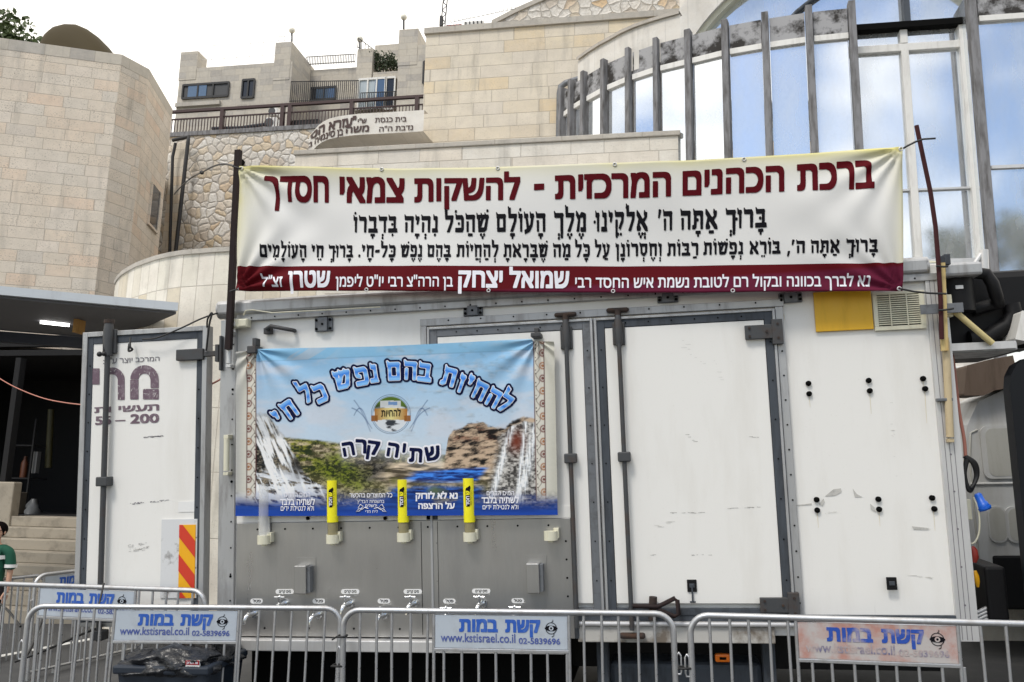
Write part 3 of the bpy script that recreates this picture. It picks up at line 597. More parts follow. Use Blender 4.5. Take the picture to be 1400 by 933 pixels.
for k, (pts, lab) in enumerate((([(240, 196), (236, 215), (232, 345), (226, 430)], 'thin black drain pipe close to the stone tower'), ([(262, 186), (255, 190), (240, 345), (236, 430)], 'thicker black drain pipe on the rubble wall with elbow at top'))):
    Yp = YR - .2 - .05 * k; P = [wat(*q, Y=Yp) for q in pts]
    if k: P = [wat(236, 192, Y=Yp), wat(250, 189, Y=Yp)] + [wat(*q, Y=Yp) for q in ((258, 187), (257, 195), (240, 345), (234, 440))]
    solo('drain_pipe', MB().tube(P, .05 if k else .04, 8), M['iron_black'], lab, 'drain pipe', group='drain pipes on the rubble wall')
p = wat(329, 222, Y=YR - .06); solo('weep_spout', MB().cyl(p, p + (0, .2, 0), .09, 12), M['dark_hole'], 'small black drain spout sticking out of the rubble wall', 'spout')
# --- apartment building behind
YA = 27.0
ap = thing('apartment_building', 'stepped grey stone apartment building with roof piers behind the terrace', 'building', (wat(400, 180, Y=YA)[0], YA, 8))
def apt(x0, y0, x1, y1, dy=0, dep=6, m='ashlar_far', name='wall', par=None): return part(name, wbox(MB(), x0, y0, x1, y1, YA + dy, dep), M[m], par or ap)
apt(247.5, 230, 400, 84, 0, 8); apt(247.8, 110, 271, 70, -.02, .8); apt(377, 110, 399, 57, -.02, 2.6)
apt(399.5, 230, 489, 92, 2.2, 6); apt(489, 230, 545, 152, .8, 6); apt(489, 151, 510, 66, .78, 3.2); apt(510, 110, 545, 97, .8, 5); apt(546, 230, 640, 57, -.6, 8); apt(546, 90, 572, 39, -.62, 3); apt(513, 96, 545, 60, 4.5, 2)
apt(240, 146, 300, 137, -.15, .4, 'coping', 'ledge')
def awin(x0, y0, x1, y1, dy, m='pane_blue', frame='white_frame', bars=1, half=None):
    wv = part('window', wbox(MB(), x0, y1, x1, y0, YA + dy - .03, .028), M[m], ap); mb = MB(); a, b = wat(x0, y1, Y=YA + dy), wat(x1, y0, Y=YA + dy); a[0] = wat(x0, y0, Y=YA + dy)[0]; Yf = YA + dy - .09
    for k in range(bars + 2): x = a[0] + (b[0] - a[0]) * k / (bars + 1); mb.box(x - .035, x + .035, Yf, Yf + .055, a[2], b[2])
    mb.box(a[0], b[0], Yf + .004, Yf + .05, b[2] - .07, b[2] + .03); mb.box(a[0], b[0], Yf + .004, Yf + .05, a[2] - .04, a[2] + .06); part('frame', mb, M[frame], wv)
    if half: part('shutter', wbox(MB(), half[0], y1 - 1, half[1], y0 + 1, YA + dy - .06, .028), M[half[2]], wv)
awin(252, 113, 314, 136, 0, 'shutter', 'iron_black', 2, (258, 283, 'pane_blue')); awin(333, 109, 349, 135, 0, 'pane', 'iron_black', 1)
awin(413, 119, 460, 139, 2.2, 'pane', 'iron_black', 2, (432, 458, 'pane_blue')); awin(492, 107, 528, 150, .8, 'curtain', 'white_frame', 2, (513, 526, 'pane_blue')); awin(529, 106, 541, 150, .8, 'pane', 'white_frame', 0); awin(580, 85, 583.5, 115, -.6, 'pane', 'iron_black', 0)
def afence(p0, p1, h, dy, label, n=24, dx=None, m='iron_black', r=.022):
    a, b = wat(*p0, Y=YA + dy), wat(*p1, Y=YA + (dy if dx is None else dx)); t = thing('roof_railing', label, 'railing', a, group='thin railings on the apartment building'); mb = MB()
    for k in range(n + 1):
        p = a + (b - a) * k / n
        if k == 0: b0 = part('railing_bar', MB().tube([p, p + (0, 0, h)], r * .8, 4), M[m], t)
        else: c = b0.copy(); col.objects.link(c); c.parent = t; c.location = (b - a) * k / n
    mb = MB()
    for z in (h, .06): mb.tube([a + (0, 0, z), b + (0, 0, z)], r, 6)
    part('rail', mb, M[m], t)
afence((418, 90), (485, 86), .45, 2.0, 'dark railing on the set back roof between two piers', 30)
afence((396, 140), (489, 139), 1.0, -.1, 'dark balcony railing in front of the apartment window', 34); afence((272, 84), (376, 77), .75, .3, 'very thin railing on the left roof edge of the apartments', 6, None, 'white_frame', .014)
afence((380, 57), (398, 56), .25, .4, 'short thin railing on the left roof pier', 2, None, 'alu', .014); afence((492, 150), (541, 148), .8, .45, 'dark railing before the white framed balcony door', 20); afence((489, 66), (512, 82), .5, .5, 'thin sloping rail beside the roof planter', 5, 3.4)
def lampp(px_, py, base, dy, label):
    a, b = wat(px_, base, Y=YA + dy), wat(px_, py, Y=YA + dy); t = thing('roof_lamp', label, 'lamp', a, group='globe lamps on the apartment roofs'); part('post', MB().tube([a, b], .045, 6), M['iron_black'], t); part('globe', MB().ball(b + (0, 0, .12), .15, n=8), M['globe'], t)
lampp(399, 45, 57, 1, 'round globe lamp on the pier left of the roof railing'); lampp(492, 57, 67, 1.2, 'round globe lamp on the middle pier beside the shrub'); lampp(552, 27, 40, 1, 'tallest globe lamp on the right roof pier')
def leaves(mb, c, r, n, size, flat=1.0):
    for k in range(n):
        v = rng.normal(size=3); v = v / np.linalg.norm(v) * rng.random() ** .4; p = np.asarray(c) + v * r; a = nrm(rng.normal(size=3)); b_ = nrm(np.cross(a, rng.normal(size=3))); s_ = size * (.6 + .8 * rng.random())
        mb.add([p, p + a * s_ * .5 + b_ * s_ * .28, p + a * s_, p + a * s_ * .5 - b_ * s_ * .28], [(0, 1, 2, 3)])
t = thing('roof_shrub', 'dark bushy shrub in the roof planter between two piers', 'shrub', wat(525, 97, Y=YA + 1)); mb = MB(); c = wat(525, 84, Y=YA + 1.2)
for ox, oz, rr in ((-.35, 0, .5), (.2, .05, .5), (.0, -.2, .55), (.45, -.2, .3), (-.5, .3, .2)): leaves(mb, c + (ox, 0, oz), (rr, .4, rr * .8), 260, .13)
part('foliage', mb, M['leaf_dark'], t); mb = MB()
for k in range(5): mb.tube([c + (k * .15 - .3, 0, -.6), c + (k * .25 - .5, 0, .1)], .025, 5)
part('stem', mb, M['bark'], t)
# --- prayer hall: ashlar wall, parapet, curved sign, facade
YM = 8.0
hall = thing('prayer_hall', 'cream ashlar hall with flat coping and low parapet in front', 'building', (wat(700, 200, Y=YM)[0], YM, 0))
m0 = wat(583, 41, Y=YM); m1 = wat(1000, 20, Y=YM); zm = wat(640, 37, Y=YM)[2]
part('wall', MB().box(m0[0], m1[0] + 3, YM, YM + 5, -1, zm - .1), M['ashlar_cream'], hall); part('coping', MB().box(m0[0] - .03, m1[0] + 3, YM - .05, YM + 5.05, zm - .097, zm + .02), M['coping'], hall)
YP = 4.6; p0, p1 = wat(404, 209, Y=YP), wat(927, 177, Y=YP); zp = wat(660, 193, Y=YP)[2]
part('parapet', MB().box(p0[0], p1[0], YP, YM - .003, -1, zp - .075), M['ashlar_white'], hall); part('parapet_coping', MB().box(p0[0] - .02, p1[0] + .03, YP - .03, YM - .01, zp - .072, zp), M['coping'], hall, .01)
mb = MB(); Yd = YM - .12; mb.tube([wat(764, 190, Y=Yd), wat(765, 128, Y=Yd), wat(766.5, 119, Y=Yd), wat(773, 114, Y=Yd), wat(792, 108, Y=Yd)], .055, 12); part('downpipe', mb, M['galv'], hall)
# upper rubble wall with sloping coping, roof clutter
YU = 15.0; pl = [(672, 34), (705, 17), (750, -3), (800, -18), (990, -30), (990, 40), (672, 45)]
up = thing('upper_rubble_wall', 'rubble stone gable with sloping grey coping above the hall', 'wall', wat(800, 40, Y=YU)); part('masonry', MB().prism([wat(*q, Y=YU) for q in pl[::-1]], (0, .6, 0)), M['rubble_up'], up)
mb = MB()
for q, r_ in zip(pl[:4], pl[1:5]):
    a, b = wat(*q, Y=YU - .05), wat(*r_, Y=YU - .05); mb.hexa([a, b, b + (0, .7, 0), a + (0, .7, 0), a + (0, 0, .14), b + (0, 0, .14), b + (0, .7, .14), a + (0, .7, .14)])
part('coping', mb, M['coping'], up)
am = thing('antenna_mast', 'dark lattice antenna mast on the hall roof', 'antenna', wat(607, 42, Y=YM + 2)); mb = MB(); a, b = wat(605, 42, Y=YM + 2), wat(611, -25, Y=YM + 2)
for ox in (-.045, .045): mb.tube([a + (ox, 0, 0), b + (ox, 0, 0)], .012, 5)
part('upright', mb, M['iron_black'], am); mb = MB()
for k in range(12): mb.tube([a + (b - a) * k / 12 + (-.045 if k % 2 else .045, 0, 0), a + (b - a) * (k + 1) / 12 + (.045 if k % 2 else -.045, 0, 0)], .01, 4)
part('lattice', mb, M['iron_black'], am); c = wat(603.5, 30, Y=YM + 2); part('dish', MB().box(c[0] - .03, c[0] + .03, c[1] - .05, c[1] + .05, c[2] - .12, c[2] + .12), M['iron_black'], am)
for (x0, x1, y0, y1, m_, lab) in ((610, 631, 33, 40, 'redp', 'low dark red box on the hall roof beside the mast'), (634, 661, 28, 38, 'white_frame', 'low pale box on the hall roof by the gable')):
    mb = MB(); wbox(mb, x0, y1, x1, y0, YM + 1.5, .6); a, b = wat(x0, y1, Y=YM + 1.49), wat(x1, y0, Y=YM + 1.49)
    for k in range(5): x = a[0] + (b[0] - a[0]) * (k + .5) / 5; mb.box(x - .01, x + .01, YM + 1.47, YM + 1.498, b[2] - .12, b[2] - .01, 1)
    solo('roof_box', mb, [M[m_], M['iron_black']], lab, 'box')
sp = thing('spiked_wire', 'thin spiked wire running up the roof of the gable', 'wire', wat(650, 30, Y=YM + 3)); a, b = wat(616, 31, Y=YM + 3), wat(705, 12, Y=YM + 3); part('wire', MB().tube([a, b], .008, 4), M['galv'], sp); s0_ = part('spike', MB().tube([a, a + (0, 0, .07)], .006, 4), M['galv'], sp)
for k in range(1, 17): c = s0_.copy(); col.objects.link(c); c.parent = sp; c.location = (b - a) * k / 16
# curved sign
top = [(423, 187), (428, 180), (435, 172), (442, 166.5), (450, 162.5), (462, 159.5), (475, 157.5), (490, 156), (505, 155), (525, 154), (545, 152.8), (562, 151.8), (580, 150.5)]
ZSg = wat(580, 150.5, Y=YM - .5)[2]; zsb = wat(580, 179.5, Y=YM - .5)[2]; sp_ = [wat(*q, Z=ZSg) for q in top]
cs = thing('curved_sign', 'white curved balcony front with brown Hebrew letters beside the hall', 'sign', (sp_[6][0], sp_[6][1], zsb))
part('panel', MB().strip(sp_, zsb, ZSg), M['white_stone'], cs); inn = [p + V3(.03, .16, 0) for p in sp_]
mb = MB(); nk = len(sp_); mb.add([V3(p[0], p[1], ZSg) for p in sp_ + inn], [(i, i + 1, nk + i + 1, nk + i) for i in range(nk - 1)]); part('coping', mb, M['white_stone'], cs)
bk = [V3(sp_[-1][0] + .2, p[1], 0) for p in sp_]; mb = MB(); mb.add([V3(p[0], p[1], zsb - .003) for p in sp_] + [V3(sp_[-1][0] + .15, max(sp_[0][1], YM + 1), zsb - .003)], [tuple(range(nk, -1, -1))]); part('soffit', mb, M['white_stone'], cs)
def sgn(x, y):
    xs = [q[0] for q in top]; ys_ = [q[1] for q in top]; k = np.interp(x, xs, np.arange(nk)); i = min(int(k), nk - 2); p = sp_[i] + (sp_[i + 1] - sp_[i]) * (k - i)
    bot = wproj((p[0], p[1], zsb))[1]; tp = wproj((p[0], p[1], ZSg))[1]; v = (bot - y) / (bot - tp); n_ = nrm(V3((sp_[i + 1] - sp_[i])[1], -(sp_[i + 1] - sp_[i])[0], 0)); return V3(p[0], p[1], zsb + (ZSg - zsb) * v) + n_ * .012
for txt, xa, xb, base, tp, bo in (('בית כנסת', 513.5, 556.5, [(513, 168.2), (557, 166.5)], [(513, 162), (557, 160.5)], .03), ('נדבת ה"ה', 520, 566, [(520, 180.5), (566, 178)], [(520, 174.5), (566, 172)], .03),
                                  ('ש"י', 490, 502, [(490, 169.5), (502, 168.5)], [(490, 164), (502, 163)], .04), ('"עזרא הס', 425, 488, [(425, 191), (435, 186), (445, 180.5), (460, 176.5), (475, 174), (488, 172.5)], [(425, 186.5), (435, 175.5), (445, 170), (460, 166), (475, 163), (488, 161.5)], .06),
                                  ('משה', 474.5, 506, [(474, 182.5), (506, 180)], [(474, 174.5), (506, 172)], .05), ('בן סינמיה ב', 423.5, 471, [(423, 203), (432, 197.5), (445, 191), (458, 187), (471, 185)], [(423, 197), (432, 190.5), (445, 183.5), (458, 179), (471, 177)], .04)):
    part('lettering', letter_mb(sans(txt), px_place(xa, xb, base, tp, sgn), 22, bo), M['brown_ink'], cs)
# mirrored facade
gt = [(772, 126), (785, 115), (802, 104), (829, 88), (862, 73), (899, 60), (942, 49), (992, 36), (1046, 26), (1105, 17), (1163, 11)]
ZG = wat(1163, 11, Y=4.2)[2]; gp = [wat(*q, Z=ZG) for q in gt]; fa = thing('glass_facade', 'curved mirrored glass facade with grey mullions and peeling top fascia', 'facade', (gp[7][0], gp[7][1], 0))
zlow = 1.0; nM = len(gp)
def qbox(mb, a, b, z0, z1, f, bk, mi=0):          # slab between two plan points; f / bk: offsets of front and back along the outward normal
    t = nrm((b - a) * (1, 1, 0)); n_ = V3(t[1], -t[0], 0); return mb.hexa([V3(*(p + n_ * o)[:2], z) for z in (z0, z1) for p, o in ((a, f), (b, f), (b, bk), (a, bk))], mi)
def mull(p, a, b, z0, z1, wd=.085, dep=.16, nm='mullion', m='concrete', par=None, f=.1):
    t = nrm((b - a) * (1, 1, 0)); return part(nm, qbox(MB(), p - t * wd / 2, p + t * wd / 2, z0, z1, f, f - dep), M[m], par or fa, .006)
for i in range(nM):
    a, b = gp[max(i - 1, 0)], gp[min(i + 1, nM - 1)]; mull(gp[i], a, b, zlow, ZG + .05, .085 if i > 5 else .07, .13)
for i in range(nM - 1):
    a, b = gp[i], gp[i + 1]; t = nrm(b - a); a2, b2 = a + t * .052, b - t * .052
    part('fascia_panel', qbox(MB(), a2, b2, ZG - .36, ZG - .02, .03, -.05), M['fascia'], fa); part('window_head', qbox(MB(), a2, b2, ZG - .44, ZG - .363, .045, -.05), M['white_frame'], fa)
    part('glass_pane', qbox(MB(), a2, b2, zlow, ZG - .443, 0, -.03), M['glass'], fa)
# white stone band above the curved glass
bt = [(790, 84), (805, 73), (820, 63.5), (835, 55.5), (850, 47), (868, 39), (888, 32), (908, 26), (930, 20)]
ZB = ZG + .34; bp = [wat(*q, Z=ZB) for q in bt]; part('stone_band', MB().strip(bp, ZG - .3, ZB), M['white_stone'], hall)
mb = MB(); nk2 = len(bp); bo_ = [p + V3(-.02, -.03, 0) for p in bp]; bi_ = [p + V3(.03, .12, 0) for p in bp]
mb.add([V3(p[0], p[1], ZB + .05) for p in bo_ + bi_], [(i, i + 1, nk2 + i + 1, nk2 + i) for i in range(nk2 - 1)]); mb.strip(bo_, ZB, ZB + .05); part('band_coping', mb, M['coping'], hall)
# recessed glazing and right bay
YB = 4.5
def bar(par, name, x0, y0, x1, y1, Y, dep, m): return part(name, wbox(MB(), x0, y0, x1, y1, Y, dep), M[m], par)
rec = thing('recessed_glazing', 'recessed mirrored window wall with white frames and black head beam', 'window', wat(1245, 360, Y=YB))
zb0, zb1 = wat(1245, 43, Y=YB)[2], wat(1245, 35, Y=YB)[2]; zf0, zf1 = wat(1245, 72, Y=YB)[2], wat(1245, 62, Y=YB)[2]; zt0_, zbt = wat(1245, 261, Y=YB)[2], wat(1245, 358, Y=YB)[2]
X0, Xm, X1 = gp[-1][0] - .1, wat(1244, 200, Y=YB)[0], wat(1327, 200, Y=YB)[0]
part('head_beam', MB().box(X0, X1, YB - .12, YB + .05, zb0, zb1), M['dark_hole'], rec)
part('transom', MB().box(X0, X1, YB - .06, YB + .02, zf0, zf1), M['white_frame'], rec, .006)
part('thin_transom', MB().box(X0, X1, YB - .04, YB + .02, zt0_ - .012, zt0_ + .012), M['alu_light'], rec); part('sill', MB().box(X0, X1, YB - .1, YB + .02, zbt - .06, zbt), M['alu_light'], rec)
part('white_mullion', MB().box(Xm - .045, Xm + .045, YB - .07, YB + .015, zbt + .002, zf0 - .002), M['white_frame'], rec, .006); part('white_mullion', MB().box(Xm - .045, Xm + .045, YB - .065, YB + .015, zf1 + .002, zb0 - .002), M['white_frame'], rec, .006)
for xa, xb in ((X0, Xm - .047), (Xm + .047, X1 - .05)):
    for za, zb_ in ((zbt + .002, zt0_ - .014), (zt0_ + .014, zf0 - .002), (zf1 + .002, zb0 - .002)): part('glass_pane', MB().box(xa, xb, YB, YB + .02, za, zb_), M['glass'], rec)
part('side_pane', MB().add([(X1 - .05, YB, zbt), (X1 + .05, 4.3, zbt), (X1 + .05, 4.3, zb0), (X1 - .05, YB, zb0)], [(3, 2, 1, 0)]), M['glass'], rec); part('side_frame', MB().box(X1 - .052, X1 - .0, YB - .08, YB + .02, zbt, zb1), M['white_frame'], rec)
part('lower_wall', MB().box(X0, X1, YB + .002, YB + .3, -.5, zbt - .062), M['white_stone'], rec)
YC = 4.2; rb = thing('right_glass_bay', 'mirrored glass bay at the right with rusty fascia and grey mullion', 'window', wat(1380, 400, Y=YC))
x0 = wat(1343, 200, Y=YC)[0]; x1 = x0 + 3; zf = wat(1370, 26, Y=YC)[2]; zq = wat(1375, 229, Y=YC)[2]; ztq = wat(1370, -12, Y=YC)[2]
part('mullion', MB().box(x0 - .05, x0 + .05, YC - .07, YC + .06, .5, ztq), M['concrete'], rb, .008); part('mullion', MB().box(x0 + 1.6, x0 + 1.74, YC - .1, YC + .12, .5, ztq), M['concrete'], rb, .008)
part('fascia_panel', MB().box(x0 + .072, x0 + 1.598, YC - .03, YC + .05, zf + .04, ztq - .02), M['fascia'], rb); part('window_head', MB().box(x0 + .072, x0 + 1.598, YC - .05, YC + .05, zf - .035, zf + .037), M['white_frame'], rb); part('thin_transom', MB().box(x0 + .072, x0 + 1.598, YC - .03, YC + .04, zq - .02, zq + .02), M['alu_light'], rb)
for za, zb_ in ((.5, zq - .022), (zq + .022, zf - .037)): part('glass_pane', MB().box(x0 + .072, x0 + 1.598, YC, YC + .02, za, zb_), M['glass'], rb)
part('side_return', MB().box(x0 - .035, x0 - .02, YC + .061, YB + .3, .5, ztq), M['glass'], rb)
# arch over the recess
YH = 5.35; ar = thing('arched_window', 'big arched mirrored window in pale stone above the facade', 'window', wat(1180, 60, Y=YH)); cxa, cya, ra = 1170, 193, 255
inn_ = [(cxa + (ra) * math.cos(t_), cya - ra * math.sin(t_)) for t_ in np.linspace(math.pi * 1.0, math.pi * .0, 40)]; outn = [(cxa + (ra + 46) * math.cos(t_), cya - (ra + 46) * math.sin(t_)) for t_ in np.linspace(math.pi, 0, 40)]; mid_ = [(cxa + (ra + 9) * math.cos(t_), cya - (ra + 9) * math.sin(t_)) for t_ in np.linspace(math.pi, 0, 40)]
def ringm(A1, A2, Y, dep):
    mb = MB(); a = [wat(*q, Y=Y) for q in A1]; b = [wat(*q, Y=Y) for q in A2]; n_ = len(a); bk_ = [p + V3(0, dep, 0) for p in a + b]
    mb.add(a + b + bk_, [(i, n_ + i, n_ + i + 1, i + 1) for i in range(n_ - 1)] + [(i, i + 1, 2 * n_ + i + 1, 2 * n_ + i) for i in range(n_ - 1)] + [(n_ + i + 1, n_ + i, 3 * n_ + i, 3 * n_ + i + 1) for i in range(n_ - 1)]); return mb
part('stone_arch', ringm(mid_, outn, YH - .1, .7), M['white_stone'], ar); part('arch_frame', ringm(inn_, mid_, YH - .02, .3), M['cream'], ar)
part('glass_pane', MB().prism([wat(*q, Y=YH + .15) for q in inn_[::-1]], (0, .02, 0)), M['glass'], ar)
a, b = wat(1241, 60, Y=YH + .1), wat(1241, -60, Y=YH + .1); part('mullion', MB().box(a[0] - .04, a[0] + .04, YH + .02, YH + .148, a[2], b[2]), M['alu_dark'], ar)
part('curved_bar', MB().tube([wat(x, y, Y=YH + .1) for x, y in ((1075, 32), (1090, 16), (1105, 4), (1122, -8), (1150, -22))], .035, 8), M['alu_dark'], ar)
a = wat(930, 52, Y=YH + .75); part('stone_infill', MB().box(a[0] - .0, a[0] + 1.0, YH + .65, YH + .9, ZG - 1, ZG + 2), M['white_stone'], ar)
# tree behind the tower
def tree(base, h, cr, spread, label, nleaf=3600, size=.22):
    t = thing('tree', label, 'tree', base); base = np.asarray(base, float); mb = MB(); c = base + V3(0, 0, h); mb.tube([base, base + V3(.1, 0, h * .45), base + V3(.0, .1, h * .8)], [.28, .2, .1], 8)
    cl_ = [c + rng.normal(size=3) * spread * .45 * V3(1, 1, .7) for _ in range(16)]
    for q in cl_: mb.tube([base + V3(0, 0, h * .5), (base + V3(0, 0, h * .7) + q) / 2, q], [.1, .06, .02], 5)
    part('trunk', mb, M['bark'], t); mb = MB()
    for q in cl_: leaves(mb, q, cr * (.6 + .6 * rng.random()), nleaf // 16, size)
    part('crown', mb, M['leaf'], t)
b_ = wat(-12, 52, Y=14); tree((b_[0], 14, 0), b_[2] - .3, .95, 1.5, 'leafy green tree rising behind the stone tower', 5000, .2)
b_ = s2w((9.75, -14.5, 0)); tree((b_[0], b_[1], b_[2]), 10.7, .45, .75, 'slim dark green tree across the street mirrored in the recessed glazing', 3000, .22)
b_ = s2w((12.9, -14.0, 0)); tree((b_[0], b_[1], b_[2]), 10.6, .7, 2.0, 'broad leafy tree across the street mirrored in the right glass bay', 4000, .28)
# ------------------------------------------------------------------ the box truck (street frame, side wall on Y = 0)
def T(px, py, Y=0.0): return sat(px, py, Y=Y)
def tbox(px0, py0, px1, py1, yf, dep, mb=None, mi=0):
    a, b = T(px0, py1, yf), T(px1, py0, yf); return (mb or MB()).box(a[0], b[0], yf, yf + dep, a[2], b[2], mi)
BX0, BX1, BZ0, BZ1 = -3.47, 2.0, .74, 3.33
tk = thing('box_truck', 'white box truck with drinking taps on a steel panel along its side', 'truck', (-.7, 1.1, 0), S)
part('body', MB().box(BX0 + .01, BX1 - .01, .012, 2.35, BZ0 + .02, BZ1 - .02), M['panel'], tk, .01)
def rivets(mb, x0, z0, x1, z1, y, n, r=.007, mi=1):
    for k in range(n):
        t_ = (k + .5) / n; x = x0 + (x1 - x0) * t_; z = z0 + (z1 - z0) * t_; mb.cyl((x, y - .004, z), (x, y + .002, z), r, 6, mi)
    return mb
AL = [M['alu'], M['dark_hole']]; AD = [M['alu_dark'], M['dark_hole']]
mb = MB().box(BX0, -3.335, -.02, .3, BZ0, 3.20); rivets(mb, -3.36, .9, -3.36, 3.1, -.02, 11); rivets(mb, -3.36, .82, -3.36, 3.0, -.02, 3, .011); part('corner_post', mb, AL, tk, .008)
mb = MB().box(1.87, BX1 + .004, -.02, .3, BZ0, BZ1 - .1); rivets(mb, 1.93, .85, 1.93, 3.1, -.02, 9)
for k in range(3): mb.box(1.895 + .03 * k, 1.899 + .03 * k, -.023, -.02, BZ0 + .01, BZ1 - .12, 1)
part('corner_post', mb, [M['alu_light'], M['grey_ink']], tk, .006)
mb = MB(); mb.tube([(BX0 - .03, .02, 3.29), (BX1 - .1, .02, 3.29)], .075, 14); mb.box(BX0 - .03, BX1 - .1, -.055, .3, 3.24, 3.345); part('roof_rail', mb, AL, tk, .02)
mb = MB().box(-3.33, BX1 + .0, -.03, .02, 3.185, 3.237); rivets(mb, -3.3, 3.205, 1.9, 3.205, -.03, 26); part('rail_flange', mb, AL, tk, .004)
mb = MB().tube([T(333, 431, -.06), T(336, 425, -.09), T(345, 424, -.09), T(372, 428, -.09), T(390, 427, -.08), T(450, 424, -.08), T(520, 420, -.08)], .006, 6); part('rail_cable', mb, M['cream'], tk)
# bottom rail and chassis beam
xs0 = T(790, 850)[0]
mb = MB().box(xs0, 1.868, -.022, .05, .865, .905); part('lower_seal', mb, M['alu_dark'], tk); mb = MB().box(xs0, 1.868, -.05, .05, .83, .862); part('bottom_rail', mb, M['alu_light'], tk, .012); mb = MB().box(xs0, T(1060, 880)[0], -.025, .2, .715, .827)
part('chassis_beam', mb, dirty('peeling white beam', (.50, .49, .46), (.16, .13, .10), .7, 5, .95, streak=False, thr=(.45, .62)), tk, .006)
part('chassis', MB().box(-3.3, 1.9, .5, 1.9, .42, .735), M['black'], tk); part('under_tank', MB().box(-3.25, T(772, 890)[0], .1, 1.6, .28, .715), M['dark_hole'], tk, .03)
part('fuel_tank', MB().box(T(830, 925)[0], T(1048, 925)[0], .22, .8, .3, .52), M['alu_dark'], tk, .04)
for x in (T(822, 905)[0], T(1055, 905)[0]): part('tank_bracket', MB().box(x - .045, x + .045, .15, .25, .3, .712), M['alu_dark'], tk, .01)
mb = tbox(978, 895, 998, 906, .1, .05); part('side_marker', mb, [M['orange']], tk, .012); part('marker_core', tbox(984, 899, 993, 902.5, .095, .01), M['dark_hole'], tk, .003)
for x in (-2.45, 4.4):
    for y in (.35, 1.95):
        w_ = part('wheel', MB().cyl((x, y - .13, .43), (x, y + .13, .43), .43, 28), M['dark_hole'], tk, .04); part('rim', MB().cyl((x, y - .145, .43), (x, y + .02, .43), .23, 20), M['alu_dark'], w_, .02)
# door surround and the two side doors
XL = T(575, 438)[0]; XR = T(1057, 409)[0]; ZTp = 3.117; xd0, xd1 = T(798, 445)[0], T(825, 445)[0]; xm_ = (xd0 + xd1) / 2
mb = MB().box(XL, XR + .07, -.018, .03, ZTp - .055, ZTp); mb.box(XL, XL + .05, -.018, .03, 1.4, ZTp - .056); mb.box(XR + .005, XR + .06, -.018, .03, .78, ZTp - .056); rivets(mb, XL + .1, ZTp - .02, XR, ZTp - .02, -.018, 10); rivets(mb, XR + .035, .9, XR + .035, 3.0, -.018, 12)
part('door_surround', mb, AL, tk, .004)
def door(x0, x1, z0, z1, name='door', fw=.075, mt='alu_dark'):
    d = part(name, MB().box(x0 + fw + .003, x1 - fw - .003, -.024, .01, z0 + fw + .003, z1 - fw - .003), M['panel'], tk, .004)
    mb = MB(); mb.box(x0, x0 + fw, -.03, .01, z0, z1); mb.box(x1 - fw, x1, -.03, .01, z0, z1); mb.box(x0 + fw, x1 - fw, -.029, .01, z1 - fw, z1); mb.box(x0 + fw, x1 - fw, -.029, .01, z0, z0 + fw * .6)
    mb.box(x0 - .0, x0 + .018, -.042, -.028, z0, z1, 1); mb.box(x1 - .018, x1, -.042, -.028, z0, z1, 1); mb.box(x0 + .018, x1 - .018, -.042, -.028, z1 - .018, z1, 1)
    rivets(mb, x0 + .045, z0 + .1, x0 + .045, z1 - .1, -.03, 7, .006, 2); rivets(mb, x1 - .045, z0 + .1, x1 - .045, z1 - .1, -.03, 7, .006, 2); rivets(mb, x0 + .15, z1 - .045, x1 - .15, z1 - .045, -.03, 6, .006, 2)
    part('door_frame', mb, [M[mt], M['alu'], M['dark_hole']], d, .003); return d
d1 = door(XL + .06, xm_ - .006, .905, ZTp - .07, mt='galv'); d2 = door(xm_ + .006, XR - .0, .905, ZTp - .07)
def lockbar(px_t, px_b, y_t, y_b, dr, cap=True, mid=None):
    a, b = T(px_t, y_t, -.07), T(px_b, y_b, -.07); x = (a[0] + b[0]) / 2; z1, z0 = a[2], b[2]
    part('lock_bar', MB().tube([(x, -.07, z0), (x, -.07, z1)], .0165, 10), M['lock'], dr)
    part('lock_housing', MB().box(x - .045, x + .045, -.05, -.02, z1 - .17, z1 + .0).tube([(x, -.06, z1 - .18), (x, -.06, z1 - .14), (x, -.06, z1 - .02), (x, -.06, z1 + .05)], [.022, .031, .031, .02], 12), M['lock'], dr, .006)
    if cap: part('lock_cam', MB().tube([(x, -.055, z1 + .04), (x, -.055, z1 + .09)], .024, 10).box(x - .085, x + .085, -.07, -.03, z1 + .072, z1 + .108), M['rust'], dr, .018)
    for z in ([(z0 + z1) / 2 + .02] if mid is None else mid): part('bar_clamp', MB().box(x - .045, x + .045, -.1, -.02, z - .035, z + .035), M['lock'], dr, .008)
    return x, z0, z1
lockbar(776, 786, 446, 858, d1, mid=[2.02]); xb2, zb2, _ = lockbar(847, 862, 440, 862, d2, mid=[2.02])
part('lock_cam', MB().box(xb2 - .09, xb2 + .09, -.08, -.03, zb2 - .06, zb2 - .02), M['rust'], d2, .015)
def hinge(px0, py0, px1, py1, dr):
    a, b = T(px0, py1, -.06), T(px1, py0, -.06); zc = (a[2] + b[2]) / 2; mb = MB().box(a[0], b[0] - .07, -.062, -.03, zc - .05, zc + .05); mb.box(b[0] - .075, b[0], -.068, -.018, zc - .095, zc + .085)
    for x, z in ((a[0] + .03, .03), (a[0] + .03, -.03), (a[0] + .15, 0), (b[0] - .035, .05), (b[0] - .035, -.05)): mb.cyl((x, -.074, zc + z), (x, -.03, zc + z), .009, 8, 1)
    part('hinge', mb, [M['lock'], M['rust']], dr, .005)
hinge(1019, 447, 1070, 460, d2); hinge(1040, 820, 1093, 836, d2)
